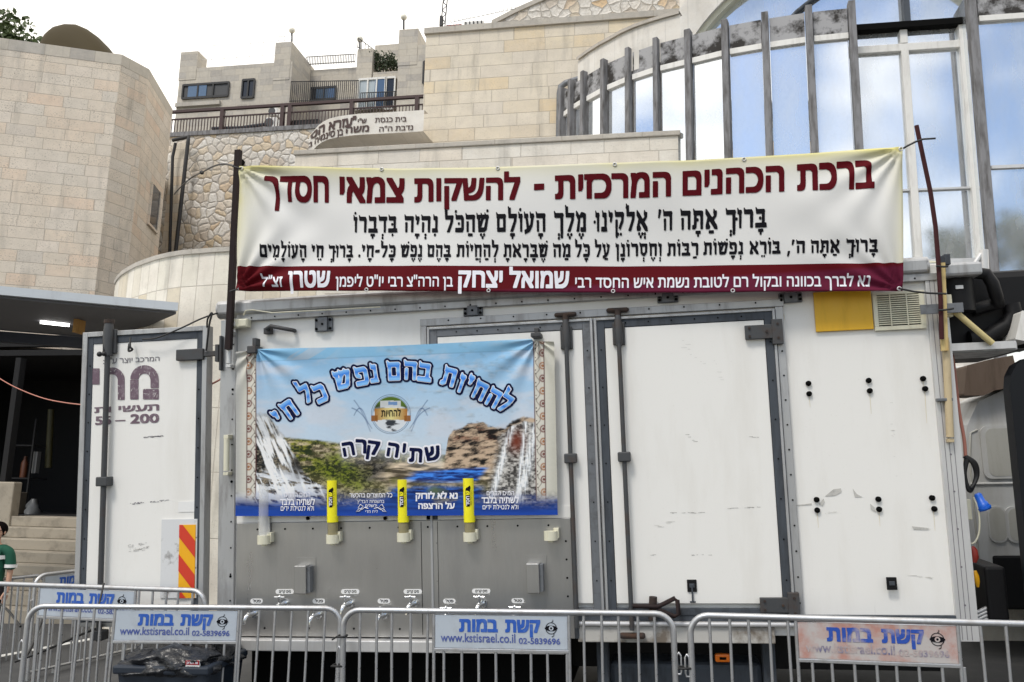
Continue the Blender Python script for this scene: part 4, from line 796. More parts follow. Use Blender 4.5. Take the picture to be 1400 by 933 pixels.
# lever handle of the second door
lv = [T(865, 829, -.1), T(899, 830, -.1), T(923, 818, -.1), T(926, 821, -.1), T(928, 840, -.1), T(922, 843, -.1), T(900, 834, -.1)]
part('lever_handle', MB().tube(lv, .016, 8), M['pole'], d2); part('lever_latch', MB().tube([T(892, 848, -.07), T(893, 816, -.07)], .028, 8), M['rust'], d2)
def latch(px, py, dr, tail):
    c = T(px, py, -.025); mb = MB(); mb.box(c[0] - .033, c[0] + .033, -.034, -.02, c[2] - .042, c[2] + .042); mb.box(c[0] - .018, c[0] + .018, -.04, -.033, c[2] - .012, c[2] + .016, 1)
    if tail: mb.box(c[0] - .006, c[0] + .006, -.045, -.034, c[2] - .11, c[2] + .01, 1); mb.box(c[0] - .02, c[0] + .02, -.045, -.034, c[2] - .115, c[2] - .103, 1)
    part('latch', mb, [M['black'], M['alu_dark']], dr, .003)
latch(946, 801, d2, True); latch(1219, 798, tk, False)
for k, (x, y) in enumerate(((1105.4, 524.4), (1106.4, 538.6), (1187.8, 520.4), (1189.3, 534.5), (1262.2, 517.9), (1265, 531.7), (1116.6, 683.4), (1117.4, 697.8), (1201, 682.8), (1202.1, 696.6), (1274.6, 681), (1277.6, 696))):
    c = T(x, y); mb = MB().cyl((c[0], -.006, c[2]), (c[0], .02, c[2]), .019, 14).ball((c[0], -.004, c[2]), .013, 0, 6, (1, .7, 1)); part('bolt', mb, M['dark_hole'], tk)
def plate(px0, py0, px1, py1):
    a, b = T(px0, py1), T(px1, py0); mb = MB().box(a[0], b[0], -.012, .013, a[2], b[2]); mb.box(a[0] + .035, b[0] - .035, -.035, -.01, a[2], b[2])
    for x in (a[0] + .016, b[0] - .016):
        for z in (a[2] + .02, b[2] - .02): mb.cyl((x, -.022, z), (x, -.01, z), .011, 8, 1)
    mb.cyl(((a[0] + b[0]) / 2, -.04, (a[2] + b[2]) / 2), ((a[0] + b[0]) / 2, -.03, (a[2] + b[2]) / 2), .01, 8, 1); part('mounting_bracket', mb, [M['galv'], M['dark_hole']], tk, .005)
plate(431, 434, 455, 454); plate(634, 418, 660, 433); plate(899, 401, 927, 415); plate(1065, 400, 1096, 415)
c = T(361, 450, -.04); e_ = T(400, 450, -.04); part('grab_handle', MB().tube([(c[0] + .03, 0, c[2]), (c[0] + .03, -.05, c[2]), (c[0] + .07, -.07, c[2] + .015), (e_[0] - .05, -.07, e_[2]), (e_[0], -.05, e_[2] - .01), (e_[0], 0, e_[2] - .01)], .017, 8).box(c[0] - .01, c[0] + .06, -.03, 0, c[2] - .04, c[2] + .01), M['lock'], tk, .004)
a, b = T(318, 450, -.03), T(343, 437, -.03); so_ = part('socket_box', MB().box(a[0], b[0], -.09, -.02, a[2], b[2]), M['cream'], tk, .006)
for k in (0, 1):
    x0 = a[0] + .008 + k * (b[0] - a[0]) / 2; x1 = x0 + (b[0] - a[0]) / 2 - .016; part('socket_cover', MB().box(x0, x1, -.097, -.09, a[2] + .008, b[2] - .008), M['cream'], so_, .004)
    cx = (x0 + x1) / 2; cz = (a[2] + b[2]) / 2
    if k == 0: part('socket_face', MB().cyl((cx, -.1, cz), (cx, -.09, cz), .022, 14), M['white_frame'], so_)
def gtube(px0, py0, px1, py1, Y=-.08, r=.022, m='alu_light'): a, b = T(px0, py0, Y), T(px1, py1, Y); return MB().tube([a, b], r, 10).box(b[0] - .02, b[0] + .02, Y - .015, -.02, b[2] - .035, b[2] - .01).box(a[0] - .02, a[0] + .02, Y - .015, -.02, a[2], a[2] + .03)
part('marker_tube', gtube(314, 458, 313, 497), M['alu_light'], tk, .003); part('marker_tube', gtube(310, 600, 309.5, 644), M['cream'], tk, .003)
part('marker_tube', gtube(1293, 468, 1299, 598, -.05, .026), dirty('amber plastic strip', (.52, .42, .26), (.30, .22, .13), .35, 4, .8), tk, .003); part('tube_bracket', tbox(1282, 544, 1303, 549, -.07, .05), M['galv'], tk, .004)
# grille, yellow plate
a, b = T(1196, 453), T(1262, 397); part('yellow_plate', tbox(1112, 450, 1195, 400, -.012, .022), M['yellow'], tk, .003)
gr = part('vent_grille', MB().box(a[0], b[0], -.014, .005, a[2], a[2] + .03).box(a[0], b[0], -.014, .005, b[2] - .02, b[2]).box(a[0], a[0] + .03, -.0145, .005, a[2] + .03, b[2] - .02).box(b[0] - .035, b[0], -.0145, .005, a[2] + .03, b[2] - .02), M['cream'], tk, .003)
mb = MB(); n = 14
for k in range(n): z = a[2] + .035 + (b[2] - a[2] - .06) * (k + .5) / n; mb.hexa([(a[0] + .03, -.016, z - .004), (b[0] - .035, -.016, z - .004), (b[0] - .035, .004, z + .006), (a[0] + .03, .004, z + .006), (a[0] + .03, -.016, z + .002), (b[0] - .035, -.016, z + .002), (b[0] - .035, .004, z + .010), (a[0] + .03, .004, z + .010)])
mb.box(a[0] + .11, a[0] + .117, -.018, -.012, a[2] + .03, b[2] - .02); mb.box(a[0] + .22, a[0] + .227, -.018, -.012, a[2] + .03, b[2] - .02); part('slats', mb, M['cream'], gr); part('grille_back', MB().box(a[0] + .02, b[0] - .02, .006, .0115, a[2] + .02, b[2] - .01), M['dark_hole'], gr)
M['scrap'] = dirty('torn sticker grey', (.52, .51, .48), (.2, .2, .19), .7, 22, .9, streak=False)
M['drip'] = mat('tan drip stain', (.70, .63, .48), .5); M['smear'] = mat('grey smear', (.62, .61, .58), .5)
# scuffs: peeled sticker bits
for P in ([(1128, 679), (1140, 669), (1150, 668), (1151, 673), (1142, 678)], [(1166, 668), (1172, 676), (1180, 680), (1169, 680)], [(1120, 690), (1126, 682), (1128, 687), (1125, 693)], [(1190, 689), (1196, 694), (1198, 701), (1191, 697)], [(1247, 720), (1268, 722), (1270, 725), (1250, 724.5)], [(1077, 691.5), (1098, 690), (1110, 688.5), (1110, 690.5), (1090, 692)]):
    part('sticker_scrap', MB().add([T(x, y) + (0, .0085, 0) for x, y in P], [tuple(range(len(P) - 1, -1, -1))]), M['scrap'], tk)
for k, (x, y, l) in enumerate(((1189.5, 538, 28), (1264.8, 535, 44), (1106.5, 541, 16), (1202, 700, 20), (1277, 700, 26), (1262.4, 521, 9), (1117.5, 700, 22), (1072, 430, 8))):
    part('drip_stain', MB().add([T(x - .5, y) + (0, .009, 0), T(x + .5, y) + (0, .009, 0), T(x + .9 + l * .05, y + l) + (0, .009, 0), T(x + .5 + l * .05, y + l) + (0, .009, 0)], [(3, 2, 1, 0)]), M['drip'], tk)
def scratch(x0, y0, x1, y1, n, w_, m, par, yo=.0095, l=5):
    mb = MB()
    for k in range(n):
        t_ = rng.random(); x = x0 + (x1 - x0) * t_; y = y0 + (y1 - y0) * t_ + (rng.random() - .5) * w_; q = l * (.3 + rng.random()); mb.add([T(x, y) + (0, yo, 0), T(x + q, y - .25 * rng.random()) + (0, yo, 0), T(x + q, y + .5) + (0, yo, 0), T(x, y + .4) + (0, yo, 0)], [(3, 2, 1, 0)])
    part('scratch_marks', mb, m, par)
M['scr'] = mat('thin scratch', (.36, .35, .33), .6)
for q in ((914, 701, 960, 700.5, 12, 1.5), (992, 695, 1036, 693, 10, 1.2), (884, 758.5, 895, 758, 3, .6), (938, 758.5, 978, 758, 6, .8), (935, 592, 948, 604, 4, 2), (1020, 597, 1036, 598, 3, 1)): scratch(*q, M['scr'], d2, -.0255)
for q in ((893, 721, 916, 714, 9, 5, 8), (975, 493, 985, 520, 6, 8, 4), (930, 470, 962, 500, 8, 14, 6)): scratch(*q[:6], M['smear'], d2, -.0253, q[6])
for q in ((1247, 722, 1268, 723, 14, 2.5, 8), (1230, 786, 1276, 791, 12, 1.5, 6), (1216, 560, 1226, 640, 9, 40, 4), (1120, 702, 1140, 700, 6, 2, 4)): scratch(*q[:6], M['smear'], tk, .0092, q[6])
# refrigeration gear on the front wall of the box
fr = part('cooling_unit', MB().box(2.02, 2.75, .35, 1.6, 2.72, 3.3), M['black'], tk, .06)
part('unit_lid', tbox(1288, 375, 1345, 360, -.0, .6), M['alu'], fr, .02); part('hose', MB().tube([T(1292, 373, .2), T(1330, 373, .2), T(1348, 375, .2), T(1357, 388, .2), T(1362, 405, .2), T(1366, 415, .25), T(1352, 418, .3), T(1330, 424, .3)], .045, 12), M['black'], fr); part('hose', MB().tube([T(1382, 416, .3), T(1386, 430, .3), T(1376, 446, .3), T(1350, 462, .3), T(1325, 464, .3)], .06, 12), M['black'], fr)
c = T(1311, 400, .1); part('receiver_can', MB().cyl((c[0], .2, c[2] - .13), (c[0], .2, c[2] + .14), .13, 20), M['black'], fr, .01); part('can_label', MB().box(c[0] - .03, c[0] + .02, .062, .072, c[2] + .02, c[2] + .045), M['white'], fr)
part('black_cowl', MB().prism([T(1372, 415, .6), T(1402, 396, .6), T(1440, 396, .6), T(1440, 470, .6), T(1350, 470, .6), T(1350, 425, .6)][::-1], (0, .6, 0)), M['black'], fr, .01)
part('bracket_shelf', tbox(1300, 479, 1392, 471, .0, .5), M['alu'], tk, .01); part('shelf_lip', tbox(1301, 476, 1390, 470, -.02, .018), M['alu_light'], tk)
part('diagonal_strut', MB().tube([T(1303, 424, -.05), T(1357, 470, -.05)], .022, 8), dirty('faded yellow wood', (.50, .42, .20), (.3, .24, .12), .7, 6, .6), tk)
part('cream_box', tbox(1293, 433, 1304, 403, -.04, .06), M['cream'], tk, .006); part('steel_strip', tbox(1258, 427, 1318, 417, -.09, .012), M['galv'], tk, .002)
ld = MB(); 
for p, q in (((1345, 342), (1348, 410)), ((1331, 364), (1333, 415)), ((1331, 364), (1343, 346)), ((1333, 395), (1347, 385))): a_, b_ = T(*p, .9), T(*q, .9); ld.tube([a_, b_], .035 if p[0] == 1345 else .02, 6)
part('ladder', ld, M['alu_light'], tk, .003)
part('bin_white', MB().prism([T(1397, 425, .1), T(1410, 425, .1), T(1410, 468, .1), T(1388, 464, .1)][::-1], (0, .3, 0)), M['white_frame'], tk, .01)
wr = MB()
for k, P in enumerate((((1238, 382), (1252, 376), (1268, 377), (1285, 381)), ((1237, 376), (1256, 381), (1272, 384), (1288, 389)), ((1238, 370), (1250, 374), (1270, 374), (1284, 378)), ((1236, 366), (1244, 362), (1256, 357), (1268, 358), (1284, 359)))): wr.tube([T(x, y, .1 + .03 * k) for x, y in P], .018 if k < 3 else .008, 7)
part('cable_bundle', wr, M['cream'], tk)
# dark cab in front of the box
cp = [(3.55, .55), (3.55, 2.45), (3.6, 2.58), (3.7, 2.68), (4.3, 2.72), (5.0, 2.6), (5.45, 1.8), (5.6, 1.3), (5.6, .45), (3.6, .45)]
cb = part('cab', MB().prism([V3(x, .05, z) for x, z in cp[::-1]], (0, 2.1, 0)), M['black_gloss'], tk, .09); part('fairing', MB().prism([V3(x, -.02, z) for x, z in [(2.345, .5), (2.345, 2.40), (2.36, 2.5), (2.40, 2.57), (2.47, 2.61), (2.60, 2.63), (2.74, 2.60), (2.80, 2.5), (2.80, .5)][::-1]], (0, .12, 0)), M['black_gloss'], cb, .045)
part('side_window', MB().box(4.05, 4.9, .035, .06, 1.75, 2.45), M['pane'], cb, .03); part('battery_box', tbox(1346, 850, 1382, 775, .25, .5), M['black'], tk, .02)
mb = MB()
for k in range(4): mb.tube([T(1336, 838 + 5 * k, .3), T(1348, 832 + 5 * k, .3), T(1362, 835 + 5 * k, .3)], .016, 7)
part('air_hose', mb, M['alu'], tk)
# ------------------------------------------------------------------ open rear door folded along the wall to the left
lx0, lx1 = T(112, 600)[0], T(284, 600)[0]; lz0, lz1 = .80, 3.165
ld_ = part('rear_door', MB().box(lx0 + .09, lx1 - .09, -.016, .05, lz0 + .06, lz1 - .1), M['panel'], tk, .004, label='open rear door with faded purple printing and warning stripes')
mb = MB()
for x0, x1, z0, z1 in ((lx0, lx0 + .045, lz0, lz1), (lx1 - .04, lx1, lz0, lz1), (lx0 + .045, lx1 - .04, lz1 - .04, lz1), (lx0 + .045, lx1 - .04, lz0, lz0 + .03)): mb.box(x0, x1, -.035, .06, z0, z1)
for x0, x1, z0, z1 in ((lx0 + .046, lx0 + .092, lz0 + .03, lz1 - .042), (lx1 - .095, lx1 - .041, lz0 + .03, lz1 - .042), (lx0 + .092, lx1 - .095, lz1 - .1, lz1 - .042), (lx0 + .092, lx1 - .095, lz0 + .03, lz0 + .07)): mb.box(x0, x1, -.022, .05, z0, z1, 1)
rivets(mb, lx0 + .07, .9, lx0 + .07, 3.0, -.022, 9, .006, 2); rivets(mb, lx1 - .07, .9, lx1 - .07, 3.0, -.022, 9, .006, 2); part('door_frame', mb, [M['alu'], M['alu_dark'], M['dark_hole']], ld_, .003)
a = T(147, 470, -.07); x = a[0]; part('lock_bar', MB().tube([(x, -.065, lz0 - .1), (x, -.065, a[2])], .022, 10), M['lock'], ld_)
part('lock_housing', MB().box(x - .06, x + .06, -.05, -.02, a[2] - .08, a[2] + .12).tube([(x, -.06, a[2] - .1), (x, -.06, a[2] + .1), (x, -.06, a[2] + .18)], [.036, .042, .03], 12), M['lock'], ld_, .006); part('lock_cam', MB().tube([(x, -.055, a[2] + .17), (x, -.055, a[2] + .2)], .042, 10), M['rust'], ld_)
for yy in (658, 868): c = T(144 if yy < 700 else 140, yy, -.06); part('bar_clamp', MB().box(x - .05, x + .05, -.1, -.01, c[2] - .04, c[2] + .035), M['lock'], ld_, .008)
a, b = T(241, 491, -.05), T(300, 478, -.05); zc = (a[2] + b[2]) / 2; mb = MB().box(a[0], lx1 - .02, -.06, -.02, zc - .045, zc + .045); mb.box(lx1 - .03, b[0], -.05, -.025, zc - .022, zc + .022); mb.box(b[0] - .03, b[0], -.07, -.02, zc - .07, zc + .07); mb.box(b[0], b[0] + .02, -.06, -.02, zc - .14, zc + .14); part('hinge', mb, [M['lock']], ld_, .006)
ds = lambda x, y: T(x, y, -.0195)
def decal(txt, xa, xb, base, top, m, cells=20, bold=.0, surf=ds, par=ld_, rtl=True, font=sans): return part('lettering', letter_mb(font(txt) if font is serif else font(txt, rtl), px_place(xa, xb, base, top, surf), cells, bold), M[m], par)
cst = lambda x0, y0, x1, y1: [(x0, y0), (x1, y1)]
decal('המרכב יוצר ע"י :', 141, 218, cst(141, 498, 218, 493.5), cst(141, 491, 218, 488), 'grey_ink', 20, .015)
decal('תעשי ות', 129, 217.5, cst(129, 564.5, 217, 561), cst(129, 557.5, 217, 553), 'logo_ink', 26, .045); decal('200', 178, 217.5, cst(178, 579, 217, 577.5), cst(178, 567, 217, 566), 'logo_ink', 22, .05, rtl=False); decal('55', 130, 152, cst(128, 581, 152, 580), cst(128, 570, 152, 569), 'logo_ink', 22, .05, rtl=False)
part('lettering', MB().add([ds(*q) for q in ((157.5, 574.8), (171.5, 574.2), (171.5, 575.8), (157.5, 576.4))], [(3, 2, 1, 0)]), M['logo_ink'], ld_)
def arcp(cx, cy, r0, r1, t0, t1, n=14): return [[(cx + r * math.cos(t), cy + r * math.sin(t)) for r, t in ((r0, a_), (r1, a_), (r1, b_), (r0, b_))] for a_, b_ in zip(np.linspace(t0, t1, n + 1)[:-1], np.linspace(t0, t1, n + 1)[1:])]
rect = lambda x0, y0, x1, y1: [(x0, y0), (x1, y0), (x1, y1), (x0, y1)]
lg = [np.array(p) for p in arcp(197.5, -519, 8, 19.5, 0, math.pi) + [rect(178, -546.5, 189.3, -519.5), rect(205.6, -531, 217, -519), rect(195.5, -546.5, 217, -532)]]           # in picture pixels, y up
lg += [np.array(p) for p in arcp(153, -520, 8, 17.5, 0, math.pi / 2) + [rect(161, -547, 170.5, -520), rect(144, -512, 153, -502.7)]] + [np.array(rect(126, -526, 136, -504))]
mb = MB(); k = .03; Lx = np.concatenate(lg); st_ = [p * k for p in lg]; lx_a, lx_b = Lx[:, 0].min(), Lx[:, 0].max()
part('lettering', letter_mb(st_, lambda u, v: ds(lx_a + (lx_b - lx_a) * u, -v / k), 40), M['logo_ink'], ld_)
cr = MB()
for k in range(46):
    x, y = 180 + 36 * rng.random(), 503 + 43 * rng.random(); 
    if k % 2: x = 150 + 19 * rng.random()
    dx, dy = rng.normal(size=2) * 3; cr.add([T(x, y, -.0225), T(x + dx, y + dy, -.0225), T(x + dx + .35, y + dy + .35, -.0225), T(x + .35, y + .35, -.0225)], [(0, 1, 2, 3)])
part('print_cracks', cr, M['panel'], ld_)
part('worn_board', tbox(221, 818, 268, 710.5, -.026, .008), dirty('scuffed white board', (.66, .67, .68), (.22, .21, .20), .5, 5, .95, streak=False, thr=(.56, .66)), ld_)
a, b = T(243.5, 818, -.03), T(267.5, 717.5, -.03); wd = b[0] - a[0]; ht = b[2] - a[2]; sb_ = part('striped_board', MB().box(a[0], b[0], -.031, -.027, a[2], b[2]), M['lampyel'], ld_)
def clipz(P, lo, hi):
    for s_, lim in ((1, lo), (-1, -hi)):
        out_ = []
        for i in range(len(P)):
            p, q = P[i], P[(i + 1) % len(P)]; ip, iq = s_ * p[1] >= lim, s_ * q[1] >= lim
            if ip: out_.append(p)
            if ip != iq: t_ = (lim * s_ - p[1]) / (q[1] - p[1]); out_.append((p[0] + (q[0] - p[0]) * t_, p[1] + (q[1] - p[1]) * t_))
        P = out_
        if not P: return P
    return P
mb = MB()
for k in range(-1, 5):
    z0 = ht * (1.06 - .46 * k); P = clipz([(0, z0 - .0), (wd, z0 - wd * 1.15), (wd, z0 - wd * 1.15 - ht * .23), (0, z0 - ht * .23)], 0, ht)
    if len(P) > 2: mb.add([(a[0] + p[0], -.034, a[2] + p[1]) for p in P], [tuple(range(len(P) - 1, -1, -1))])
part('red_stripes', mb, M['lampred'], sb_)
for (x0, y0, x1, y1, hh) in ((176, 689, 228, 684.5, 2.2), (196, 598, 221, 596, 1.6), (174, 750, 201, 747, 11)):
    mb = MB()
    for k in range(int(26 if hh < 5 else 40)):
        x = x0 + (x1 - x0) * rng.random(); y = y0 + (y1 - y0) * (x - x0) / (x1 - x0) + (rng.random() - .5) * hh; l = 1 + 4 * rng.random(); mb.add([T(x, y, -.0185), T(x + l, y - .3, -.0185), T(x + l, y + .35, -.0185), T(x, y + .6, -.0185)], [(3, 2, 1, 0)])
    part('scuff', mb, M['grey_ink'] if hh < 5 else mat('faint rubbed grey', (.5, .49, .47), .7), ld_)
part('note_paper', tbox(244, 700, 267, 686, -.02, .003), M['white'], ld_)
mb = MB().tube([T(141, 458, -.06), T(141.5, 480, -.1), T(139, 484, -.1)], .006, 6).ball(T(136, 484.5, -.1), .022, n=6).ball(T(142, 484, -.1), .02, n=6); part('loose_plug', mb, M['cable'], ld_)
# ------------------------------------------------------------------ stainless tap panel
SY = -.034
sp0, sp1 = T(322, 868, SY), T(786, 868, SY); stz = T(420, 714, SY)[2]
stp_ = part('tap_panel', MB().box(sp0[0], sp1[0], SY, 0, BZ0, stz), M['steel'], tk, .004)
mb = MB(); rivets(mb, sp0[0] + .06, stz - .05, sp1[0] - .05, stz - .05, SY, 11, .008, 0); rivets(mb, sp0[0] + .06, BZ0 + .06, sp1[0] - .05, BZ0 + .06, SY, 7, .008, 0); rivets(mb, sp1[0] - .04, BZ0 + .1, sp1[0] - .04, stz - .1, SY, 5, .008, 0); part('rivets', mb, M['dark_hole'], stp_)
x = T(577, 800, SY)[0]; part('panel_seam', MB().box(x - .002, x + .002, SY - .002, SY + .001, BZ0 + .02, stz - .01).box(x + .125, x + .128, SY - .002, SY + .001, BZ0 + .02, stz - .01), M['dark_hole'], stp_)
x = sp1[0]; part('panel_edge', MB().box(x + .002, x + .03, -.03, 0, BZ0, stz), M['alu_dark'], tk)
part('white_trim', MB().box(sp0[0], sp1[0], -.032, -.001, stz + .002, stz + .085), M['panel'], tk)
for x_ in (420, 526): c = T(x_, 709, -.05); part('trim_bolt', MB().cyl((c[0], -.045, c[2]), (c[0], -.03, c[2]), .014, 10), M['dark_hole'], tk)
for x0_, x1_ in ((585, 590), (593, 600)): part('gap_strip', MB().box(T(x0_, 709)[0], T(x1_, 709)[0], -.036, -.03, stz + .004, stz + .083), M['alu_dark'] if x0_ > 590 else M['dark_hole'], tk)
part('drip_ledge', MB().box(sp0[0] - .05, T(775, 875)[0], -.16, .1, .70, .728).box(sp0[0] - .05, T(775, 875)[0], -.164, -.15, .66, .74), M['alu_light'], tk, .006)
def slotbox(x0, y0, x1, y1):
    a, b = T(x0, y1, -.09), T(x1, y0, -.09); s_ = part('side_slot_box', MB().box(a[0], b[0] - .025, -.12, SY + .001, a[2], b[2]), M['steel'], tk, .006); part('slot', MB().box(b[0] - .0245, b[0], -.1, SY + .001, a[2] + .01, b[2] - .01), M['galv'], s_)
    part('backing', MB().box(a[0] - .015, b[0] + .02, SY - .004, SY - .0005, a[2] - .03, b[2] + .05), M['steel'], s_)
slotbox(404, 773, 424.5, 812); slotbox(721, 770, 742, 811)
def tapplate(px, py, txt, wd, label=None):
    a, b = T(px - wd / 2, py + 3.3, SY), T(px + wd / 2, py - 3.3, SY); r = (b[2] - a[2]) / 2; zc = (a[2] + b[2]) / 2; P = []
    for cx, t0 in ((b[0] - r, -math.pi / 2), (a[0] + r, math.pi / 2)): P += [V3(cx + r * math.cos(t0 + k * math.pi / 8), SY - .004, zc + r * math.sin(t0 + k * math.pi / 8)) for k in range(9)]
    pl = part('name_plate', MB().prism(P[::-1], (0, .003, 0)), M['white'], tk, 0, label); k = .3 if len(txt) > 4 else .26
    part('lettering', letter_mb(sans(txt), px_place(px - wd * .32, px + wd * .32, cst(px - 20, py + 1.7, px + 20, py + 1.7), cst(px - 20, py - 1.6, px + 20, py - 1.6), lambda x, y: sat(x, y, Y=SY - .0055)), 9, .03), M['black_ink'], pl)
def tap(px, py):
    c = T(px, py, SY); x, z = c[0], c[2]; y = SY
    tp = part('tap', MB().tube([(x, y + .002, z), (x, y - .012, z)], .034, 14).tube([(x, y - .01, z), (x, y - .03, z), (x - .005, y - .07, z), (x - .012, y - .09, z + .002), (x - .018, y - .112, z - .01), (x - .022, y - .122, z - .035), (x - .024, y - .125, z - .06)], [.02, .018, .017, .019, .016, .013, .0125], 10), M['chrome'], tk)
    part('tap_handle', MB().tube([(x - .008, y - .082, z + .01), (x - .008, y - .082, z + .055)], [.012, .01], 8).tube([(x - .05, y - .08, z + .058), (x + .034, y - .084, z + .058)], .008, 8).ball((x - .008, y - .082, z + .06), .014, n=6), M['chrome'], tp)
for x, y, lx, ly in ((390, 825, 389.5, 809), (479, 825, 479, 809), (567, 825, 564.5, 809), (660, 825, 658, 808.3)): tap(x, y); tapplate(lx, ly, 'מים קרים', 25)
for x, y, lx, ly in ((348.5, 838.5, 351, 822), (436, 840, 436, 822), (526, 840.5, 525, 822), (615, 840, 614.5, 822), (708, 839, 708, 821.5)): tap(x, y); tapplate(lx, ly, 'פטל', 17)
# cup dispensers
def dispenser(px, ytop, ybot, kind):
    c = T(px, ybot, -.09); x, zb_ = c[0], c[2]; d = part('cup_dispenser', MB().tube([(x, -.09, zb_ - .03), (x, -.09, zb_ + .035)], .05, 16).box(x + .02, x + .058, -.09, SY, zb_ - .02, zb_ + .055).tube([(x, -.09, zb_ - .045), (x, -.09, zb_ - .03)], .02, 8), M['cream'], tk, .003)
    if kind == 0: return
    zt_ = T(px, ytop, -.09)[2]; r = .042
    if kind == 1: part('clear_tube', MB().tube([(x, -.09, zb_ + .036), (x, -.09, zt_)], r, 16), M['clear'], d); part('tube_back', MB().box(x - .03, x + .03, -.05, -.046, zb_ + .036, zt_), mat('grey tube backing', (.35, .35, .35), .5), d); return
    zs = T(px, 714, -.09)[2]; part('smoky_tube', MB().tube([(x, -.09, zb_ + .036), (x, -.09, zs - .002)], r - .003, 16), M['amber'], d); part('sleeve', MB().tube([(x, -.09, zs), (x, -.09, zt_)], r + .001, 18), M['sleeve'], d)
    h = zt_ - zs; zz = lambda f: zs + h * f
    def cylp(u, v, o=.003):        # sleeve surface: u across in metres, v along in metres
        th = u / r; return V3(x + (r + o) * math.sin(th), -.09 - (r + o) * math.cos(th), v)
    pts = [(-.012, .36), (.012, .36), (.016, .4), (.016, .72), (.022, .78), (.018, .84), (.0, .80), (-.012, .78), (-.016, .74), (-.016, .4)]; pl_ = np.array([(u * 20, zz(f) * 20) for u, f in pts])
    part('logo_ground', letter_mb([pl_], lambda u, v: cylp(pl_[:, 0].min() / 20 + u * np.ptp(pl_[:, 0]) / 20, v / 20, .003), 26), M['black_ink'], d)
    part('lettering', letter_mb(sans('חסד'), lambda u, v: cylp(.011 - v * .02, zz(.38) + u * h * .22, .006), 14, .05), M['white_ink'], d); part('lettering', letter_mb(sans('ש'), lambda u, v: cylp(.012 - v * .022, zz(.62) + u * h * .1, .006), 14, .08), M['sleeve'], d); part('lettering', letter_mb(sans('כוס לכל אחד'), lambda u, v: cylp(.029 - v * .008, zz(.38) + u * h * .34, .004), 10, .0), M['black_ink'], d)
dispenser(361, 662, 738.5, 1); dispenser(455, 657, 737.5, 2); dispenser(552, 656, 735, 2); dispenser(642.5, 654, 734.5, 2); dispenser(753, 700, 733, 0)
# poster hooks
for x0, y0, y1 in ((347, 462, 484), (733, 448, 462)): a, b = T(x0 - 2.5, y1, -.1), T(x0 + 3, y0, -.1); part('poster_hook', MB().box(a[0], b[0], -.1, -.02, (a[2] + b[2]) / 2, b[2]).box(a[0] - .02, b[0] + .02, -.15, -.02, a[2], (a[2] + b[2]) / 2 - .005), M['lock'], tk, .006)
# ------------------------------------------------------------------ the long banner on its two poles
BY = -.17
bt_ = [(328, 228), (521, 229.5), (660, 228), (800, 224.5), (950, 219), (1017, 215.5), (1120, 209.5), (1232, 202.5)]; bb_ = [(323, 398), (660, 399.5), (950, 399.5), (1235, 397.5)]
cor = [T(329, 229, BY), T(1231, 204, BY), T(1234, 396, BY), T(324, 397, BY)]
def bdisp(x, z):
    d = .022 * math.sin(1.1 * x + 2.0 * z + 1) + .012 * math.sin(2.3 * x - 3.1 * z) + .006 * math.sin(6 * z + 1.2 * x) + .004 * math.sin(9 * x + 7 * z + 2 * math.sin(3 * x))
    for k, c in enumerate(cor):
        dx, dz = x - c[0], z - c[2]; r = math.hypot(dx, dz) + 1e-6; an = math.atan2(dz, dx)
        d += .03 * math.exp(-r / .35) * min(r / .1, 1) * math.sin(an * 15 + k) * (1.2 if k in (0, 3) else .8)
    return d
def bsurf(px, py, o=0.0): p = T(px, py, BY); return p + (0, bdisp(p[0], p[2]) - o, 0)
bn = thing('long_banner', 'long cream banner with maroon and black Hebrew lettering tied between two poles', 'banner', (-.8, BY, T(700, 399, BY)[2]), S)
nu, nv = 260, 64; mb = MB(); cols_ = []
redt = [(323, 365), (600, 364), (950, 362.5), (1235, 359.5)]
for j in range(nv + 1):
    v = j / nv
    for i in range(nu + 1):
        u = i / nu; px = (328 + (1232 - 328) * u) * (1 - v) + (323.5 + (1235 - 323.5) * u) * v; y0, y1, yr = interp(px, bt_), interp(px, bb_), interp(px, redt)
        f = 55 / nv; jr = round((yr - y0) / (y1 - y0) * nv)             # rows snapped so that the band edge is a row
        kr = 51; py = y0 + (yr - y0) * j / kr if j <= kr else yr + (y1 - yr) * (j - kr) / (nv - kr)
        mb.v.append(tuple(bsurf(px, py)))
        n1 = float(fbm(np.array(px / 60.), np.array(py / 25.), 3)); top_ = math.exp(-(py - y0) / 13.) * 1.2; ed = max(math.exp(-(px - 325) / 16.), math.exp(-(1234 - px) / 10.)) * (1 - v * .75)
        k = min(1, max(top_ * (.45 + .5 * abs(u - .45) * 2), ed)) * (.6 + .6 * n1); wh = np.array((.74, .735, .72)) * (.96 + .06 * n1); ye = np.array((.60, .55, .20))
        cols_.append((*(wh * (1 - k) + ye * k), 1))
for j in range(nv):
    for i in range(nu): a = j * (nu + 1) + i; mb.f.append((a + nu + 1, a + nu + 2, a + 1, a)); mb.mi.append(1 if j >= 51 else 0); mb.sm.append(True)
mb.col = cols_
def _red(t, b): o = objc(t); sz = node(t, 'ShaderNodeSeparateXYZ'); t.links.new(o, sz.inputs[0]); t.links.new(mixc(t, ramp(t, sz.outputs[2], [(.0, 1), (.028, 0)]), lin(92, 6, 18), lin(98, 26, 52)), b.inputs['Base Color'])
cloth = part('cloth', mb, [M['vinyl'], mat('maroon vinyl', lin(92, 6, 18), .7, Specular_IOR_Level=.15, fn=_red)], bn)
sol = cloth.modifiers.new('thickness', 'SOLIDIFY'); sol.thickness = .002; sol.offset = 1
B1 = lambda x, y: bsurf(x, y, .006)
def bl(txt, xa, xb, base, top, m, font=sans, cells=26, bold=0.0): part('lettering', letter_mb(font(txt), px_place(xa, xb, base, top, B1), cells, bold), M[m], bn)
